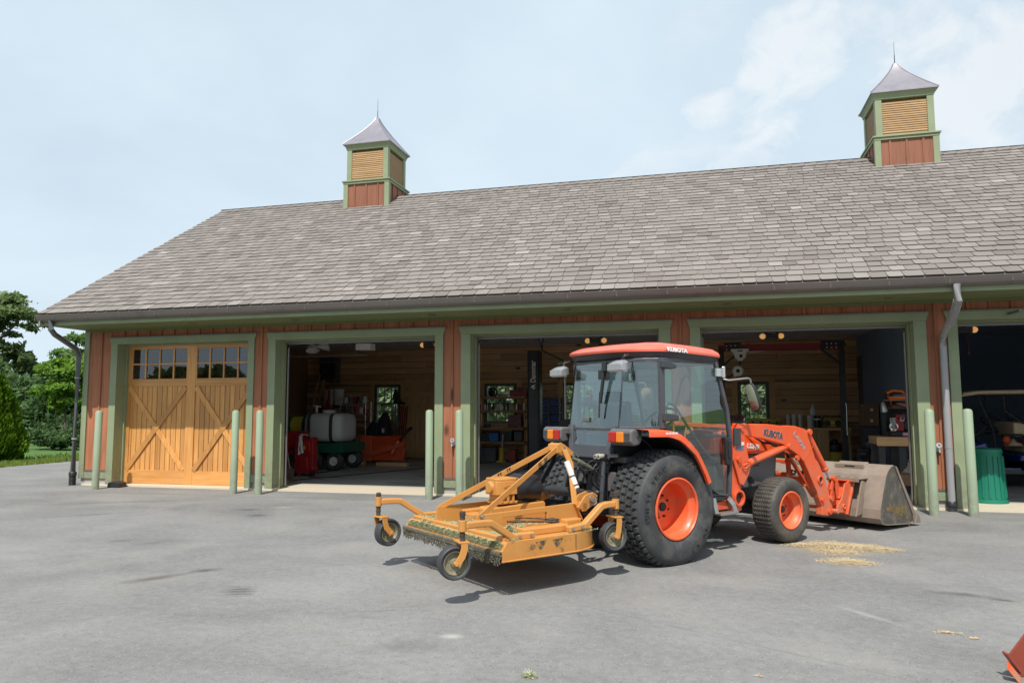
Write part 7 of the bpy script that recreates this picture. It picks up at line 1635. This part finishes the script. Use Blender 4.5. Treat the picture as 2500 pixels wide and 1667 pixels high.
# ------------------------------------------------------------------ trees
def tree(name, label, loc, clumps, nleaf, size, mat, trunk=None, limbs=(), seed=1, group=None, up=0.0, asp=.55):
    rnd = random.Random(seed); t = thing(name, label, 'tree', loc, 0, group)
    b = MB()
    tot = sum(c[3]*c[4]*c[5] for c in clumps)
    for (cx, cy, cz, rx, ry, rz) in clumps:
        n = int(nleaf*rx*ry*rz/tot)
        sub = [(rnd.gauss(0, .55), rnd.gauss(0, .55), rnd.gauss(0, .5), rnd.uniform(.16, .34)) for q in range(max(5, n//110))]
        for i in range(n):
            sx, sy, sz, sr = rnd.choice(sub)
            x, y, z = sx + rnd.gauss(0, sr), sy + rnd.gauss(0, sr), sz + rnd.gauss(0, sr*.7)
            if x*x + y*y + z*z > 1.6: continue
            p = Vector((cx+x*rx, cy+y*ry, cz+z*rz)); s = size*rnd.uniform(.55, 1.3)
            nrm = Vector((rnd.gauss(0, .7)+x*.4, rnd.gauss(0, .7)+y*.4-.25, rnd.gauss(.55+up, .6))).normalized()
            a = nrm.orthogonal().normalized(); a.rotate(Matrix.Rotation(rnd.uniform(0, 2*PI), 3, nrm)); c = nrm.cross(a)
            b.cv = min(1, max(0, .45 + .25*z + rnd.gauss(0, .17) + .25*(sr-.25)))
            b.add([p - a*s - c*s*asp*.2, p - a*s*.1 - c*s*asp, p + a*s, p + a*s*.1 + c*s*asp], [(0,1,2,3)])
    b.build('crown', mat, t)
    if trunk:
        k = MB(); 
        for pts, r0, r1 in [trunk] + list(limbs):
            n = len(pts)
            for i in range(n-1): k.cyl(pts[i], pts[i+1], r0+(r1-r0)*i/(n-1), r0+(r1-r0)*(i+1)/(n-1), 9)
        k.build('trunk', M['bark'], t, 50)
    return t
# big oak far left: spreading lopsided crown
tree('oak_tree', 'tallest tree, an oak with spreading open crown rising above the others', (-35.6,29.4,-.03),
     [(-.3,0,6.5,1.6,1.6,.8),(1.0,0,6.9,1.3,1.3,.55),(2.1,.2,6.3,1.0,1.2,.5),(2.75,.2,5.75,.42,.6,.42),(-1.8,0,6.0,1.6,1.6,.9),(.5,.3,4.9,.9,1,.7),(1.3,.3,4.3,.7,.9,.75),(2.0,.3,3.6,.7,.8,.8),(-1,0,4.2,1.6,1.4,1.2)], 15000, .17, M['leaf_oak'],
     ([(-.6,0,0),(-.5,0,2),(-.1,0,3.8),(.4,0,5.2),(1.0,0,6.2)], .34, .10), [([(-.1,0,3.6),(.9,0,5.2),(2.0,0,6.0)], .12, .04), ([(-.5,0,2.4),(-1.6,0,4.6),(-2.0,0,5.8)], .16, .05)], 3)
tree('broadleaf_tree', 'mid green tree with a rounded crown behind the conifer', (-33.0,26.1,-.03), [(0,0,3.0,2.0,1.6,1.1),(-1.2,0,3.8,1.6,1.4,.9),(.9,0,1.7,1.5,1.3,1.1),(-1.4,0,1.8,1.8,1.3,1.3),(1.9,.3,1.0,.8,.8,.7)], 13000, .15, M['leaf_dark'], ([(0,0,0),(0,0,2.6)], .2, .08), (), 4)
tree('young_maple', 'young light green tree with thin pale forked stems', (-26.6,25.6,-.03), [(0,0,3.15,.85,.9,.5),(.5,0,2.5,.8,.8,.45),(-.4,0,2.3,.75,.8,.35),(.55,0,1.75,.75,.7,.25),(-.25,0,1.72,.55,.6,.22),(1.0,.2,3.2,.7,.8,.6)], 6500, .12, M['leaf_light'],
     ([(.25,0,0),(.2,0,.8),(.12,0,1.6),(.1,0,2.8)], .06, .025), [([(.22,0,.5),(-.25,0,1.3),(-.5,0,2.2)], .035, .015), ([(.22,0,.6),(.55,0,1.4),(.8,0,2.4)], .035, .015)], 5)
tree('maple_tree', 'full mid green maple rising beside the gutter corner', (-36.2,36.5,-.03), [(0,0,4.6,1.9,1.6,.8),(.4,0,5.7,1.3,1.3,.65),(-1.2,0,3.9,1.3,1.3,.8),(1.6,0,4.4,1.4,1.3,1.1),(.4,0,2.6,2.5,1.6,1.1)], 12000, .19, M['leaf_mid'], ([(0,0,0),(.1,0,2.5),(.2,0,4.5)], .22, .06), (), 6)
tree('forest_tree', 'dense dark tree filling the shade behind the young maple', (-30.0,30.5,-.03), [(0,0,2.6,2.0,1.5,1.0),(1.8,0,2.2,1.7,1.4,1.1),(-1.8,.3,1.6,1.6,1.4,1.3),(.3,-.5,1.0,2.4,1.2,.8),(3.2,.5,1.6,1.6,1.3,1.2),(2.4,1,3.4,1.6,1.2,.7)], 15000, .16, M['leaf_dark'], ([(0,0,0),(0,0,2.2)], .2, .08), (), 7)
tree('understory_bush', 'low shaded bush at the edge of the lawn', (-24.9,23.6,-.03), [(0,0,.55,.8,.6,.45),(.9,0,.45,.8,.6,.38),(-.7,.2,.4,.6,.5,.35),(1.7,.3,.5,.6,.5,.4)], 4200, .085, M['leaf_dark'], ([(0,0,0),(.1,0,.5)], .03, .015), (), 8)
# evergreen in front: upright sprays
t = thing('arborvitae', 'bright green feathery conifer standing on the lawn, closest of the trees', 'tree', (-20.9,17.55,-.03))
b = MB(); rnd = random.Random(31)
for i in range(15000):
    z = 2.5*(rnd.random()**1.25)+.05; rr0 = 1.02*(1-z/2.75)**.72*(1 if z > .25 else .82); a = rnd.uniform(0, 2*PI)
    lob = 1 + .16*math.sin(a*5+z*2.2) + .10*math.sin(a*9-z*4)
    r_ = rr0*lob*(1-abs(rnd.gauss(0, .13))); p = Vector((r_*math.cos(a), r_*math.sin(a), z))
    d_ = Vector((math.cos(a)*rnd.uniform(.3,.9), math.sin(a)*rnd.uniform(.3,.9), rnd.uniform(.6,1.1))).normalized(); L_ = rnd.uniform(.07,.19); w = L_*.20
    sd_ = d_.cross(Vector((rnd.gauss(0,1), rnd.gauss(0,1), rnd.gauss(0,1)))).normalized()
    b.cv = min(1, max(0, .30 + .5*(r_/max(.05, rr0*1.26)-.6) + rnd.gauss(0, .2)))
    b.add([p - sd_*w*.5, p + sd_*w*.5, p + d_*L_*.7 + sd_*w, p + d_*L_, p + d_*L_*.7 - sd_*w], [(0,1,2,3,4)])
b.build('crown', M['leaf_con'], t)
k = MB(); k.cyl((0,0,0),(0,0,2.6),.08,.02,8); k.build('trunk', M['bark'], t)
# distant wood closing the view
wd_ = MB(); rnd = random.Random(77)
for i in range(9000):
    x = rnd.uniform(-62,-24); y = 44 + rnd.uniform(-2,3) - (x+24)*.0; top = 3.6 + 1.2*math.sin(x*.7) + .7*math.sin(x*1.9+1)
    z = top*math.sqrt(rnd.random()); s = rnd.uniform(.2,.42); nrm = Vector((rnd.gauss(0,.6), rnd.gauss(-.5,.5), rnd.gauss(.5,.5))).normalized(); a = nrm.orthogonal().normalized(); c = nrm.cross(a)
    wd_.cv = min(1, max(0, .25+.4*z/top+rnd.gauss(0,.18))); p = Vector((x,y,z)); wd_.add([p-a*s, p-c*s*.6, p+a*s, p+c*s*.6], [(0,1,2,3)])
tag(wd_.build('woodland', M['leaf_dark']), 'dark distant woodland behind the lawn on the left', 'woodland', kind='stuff')
# treeline across the yard, behind the photographer, mirrored in the panes
wb_ = MB(); rnd = random.Random(78)
for i in range(7000):
    x = rnd.uniform(-70,60); y = -46 + rnd.uniform(-3,2); top = 4.9 + 1.3*math.sin(x*.31) + .8*math.sin(x*.83+1)
    z = top*math.sqrt(rnd.random()); s = rnd.uniform(.5,1.0); nrm = Vector((rnd.gauss(0,.6), rnd.gauss(.5,.5), rnd.gauss(.5,.5))).normalized(); a = nrm.orthogonal().normalized(); c = nrm.cross(a)
    wb_.cv = min(1, max(0, .25+.4*z/top+rnd.gauss(0,.18))); p = Vector((x,y,z)); wb_.add([p-a*s, p-c*s*.6, p+a*s, p+c*s*.6], [(0,1,2,3)])
tag(wb_.build('treeline', M['leaf_dark']), 'dark line of trees across the yard opposite the garage', 'treeline', kind='stuff')
# trees behind the building, seen through the rear windows
proto = tree('garden_tree', 'sunlit green tree seen through the rear window of the tank bay', (-15.6,34,-.03), [(0,0,3.2,2.4,1.4,1.6),(1.2,0,1.6,1.8,1.2,1.2),(-1.4,0,1.7,1.8,1.2,1.2)], 7000, .17, M['leaf_pale'], ([(0,0,0),(0,0,2.4)], .16, .07), (), 15, 'trees behind the building')
for x, y, rz, lab in ((-10.3,35,1.1,'sunlit green tree seen through the rear window behind the shelving'),(-5.6,34,2.3,'sunlit green tree seen through the rear window beside the lift post'),(2.1,34,4.0,'sunlit green tree seen through the rear window of the hoist bay')):
    c = copy_tree(proto); c.location = (x,y,-.03); c.rotation_euler = (0,0,rz); c['label'] = lab

# ------------------------------------------------------------------ sky, sun, camera
SUN_D = Vector((-.03, 1, -1.5)).normalized()
elev = math.asin(-SUN_D.z); az = math.atan2(-SUN_D.x, -SUN_D.y)      # direction towards the sun, from +y clockwise
w = bpy.data.worlds.new('World'); SC.world = w; w.use_nodes = True
g = G(w.node_tree); w.node_tree.nodes.clear()
sk = g.n('ShaderNodeTexSky'); sk.sky_type = 'NISHITA'; sk.sun_disc = False; sk.sun_elevation = elev; sk.sun_rotation = az; sk.dust_density = 2.5; sk.air_density = 1.0; sk.ozone_density = 1.5; sk.altitude = 100
tc = g.n('ShaderNodeTexCoord'); sep = g.n('ShaderNodeSeparateXYZ'); g.l(tc.outputs['Generated'], sep.inputs[0])
# clouds laid on a plane overhead, thinning into haze
dz = g.math('ADD', g.math('MAXIMUM', sep.outputs[2], 0.0), .22)
cb = g.n('ShaderNodeCombineXYZ'); g.l(g.math('DIVIDE', sep.outputs[0], dz), cb.inputs[0]); g.l(g.math('DIVIDE', sep.outputs[1], dz), cb.inputs[1])
mp = g.n('ShaderNodeMapping'); g.l(cb.outputs[0], mp.inputs[0]); mp.inputs['Location'].default_value = CLOUD_OFF
veil = g.noise(mp.outputs[0], 1.0, 5, .55, .3)
puff = g.noise(mp.outputs[0], 3.1, 7, .58, .25)
mask = g.noise(mp.outputs[0], .85, 2, .5)
xgain = g.ramp(g.math('ADD', g.math('MULTIPLY', sep.outputs[0], .9), .5), [(.30, .25), (.62, 1)])
pf = g.math('MULTIPLY', g.ramp(puff, [(.50, 0), (.66, 1)]), g.ramp(mask, [(.42, 0), (.60, 1)]))
pf = g.math('MULTIPLY', pf, xgain)
haze = g.ramp(sep.outputs[2], [(0, 1), (.25, .93), (.6, .86), (1, .72)])
hz = g.math('ADD', haze, g.math('MULTIPLY', g.math('SUBTRACT', veil, .5), .7), True)
col = g.mix(hz, sk.outputs[0], HAZE)
# cumulus tufts where they stand in the sky (direction, angular size)
tot = None
wm = g.n('ShaderNodeMapping'); g.l(tc.outputs['Generated'], wm.inputs[0]); wm.inputs['Scale'].default_value = (1,1,1.25); wm.inputs['Rotation'].default_value = (0,.5,0)
fbm = g.noise(wm.outputs[0], 11, 9, .60, .35)
for x, y, z, wd in TUFTS:
    dp = g.n('ShaderNodeVectorMath', operation='DISTANCE'); g.l(tc.outputs['Generated'], dp.inputs[0]); dp.inputs[1].default_value = (x, y, z)
    d = g.math('DIVIDE', dp.outputs['Value'], wd*1.55)
    f = g.math('MULTIPLY', g.math('SUBTRACT', fbm, g.math('ADD', .36, g.math('MULTIPLY', g.math('MULTIPLY', d, d), .20))), 5.5, True)
    tot = f if tot is None else g.math('MAXIMUM', tot, f)
pf = g.math('MAXIMUM', g.math('MULTIPLY', pf, .5), g.math('MULTIPLY', tot, .72))
col = g.mix(g.math('MULTIPLY', pf, .8), col, CLOUD)
bg = g.n('ShaderNodeBackground'); bg.inputs['Strength'].default_value = SKY; g.l(col, bg.inputs[0])
ow = g.n('ShaderNodeOutputWorld'); g.l(bg.outputs[0], ow.inputs[0])
sl = bpy.data.lights.new('sun', 'SUN'); sl.energy = SUN_E; sl.angle = R(.55); sl.color = (1.0, .955, .88)
so_ = bpy.data.objects.new('sun', sl); COL.objects.link(so_); so_.rotation_euler = SUN_D.to_track_quat('-Z', 'Y').to_euler(); so_.location = (0,-20,30)

# a thing made of one mesh needs no Empty: the mesh itself becomes the thing
for e_ in [q for q in bpy.data.objects if q.type == 'EMPTY' and q.parent is None]:
    ch = kids(e_)
    if len(ch) == 1 and ch[0].type == 'MESH' and not kids(ch[0]):
        m_ = ch[0]; loc = e_.location.copy(); rot = e_.rotation_euler.copy(); off_ = m_.location.copy(); nm_ = e_.name
        pr_ = {k: e_[k] for k in e_.keys()}; bpy.data.objects.remove(e_)
        m_.parent = None; off_.rotate(rot); m_.location = loc + off_; m_.rotation_euler = rot; m_.name = nm_
        for k, v in pr_.items(): m_[k] = v
cam = bpy.data.cameras.new('camera'); co = bpy.data.objects.new('camera', cam); COL.objects.link(co)
p_, y_, r_ = R(5.22), R(14.624), R(-.1336)
f_ = Vector((-math.sin(y_)*math.cos(p_), math.cos(y_)*math.cos(p_), math.sin(p_))); ri_ = Vector((math.cos(y_), math.sin(y_), 0)); up_ = ri_.cross(f_)
ri2 = ri_*math.cos(r_) + up_*math.sin(r_); up2 = up_*math.cos(r_) - ri_*math.sin(r_)
mt = Matrix((ri2, up2, -f_)).transposed().to_4x4(); mt.translation = (0,0,1.55); co.matrix_world = mt
cam.lens = 25.72; cam.sensor_width = 36; cam.clip_end = 2000; cam.clip_start = .1
SC.camera = co
SC.view_settings.view_transform = 'Standard'; SC.view_settings.look = 'None'; SC.view_settings.exposure = 0; SC.view_settings.gamma = 1
SC.render.engine = 'CYCLES'
SC.cycles.max_bounces = 10; SC.cycles.diffuse_bounces = 7; SC.cycles.transparent_max_bounces = 16; SC.cycles.caustics_reflective = False; SC.cycles.caustics_refractive = False
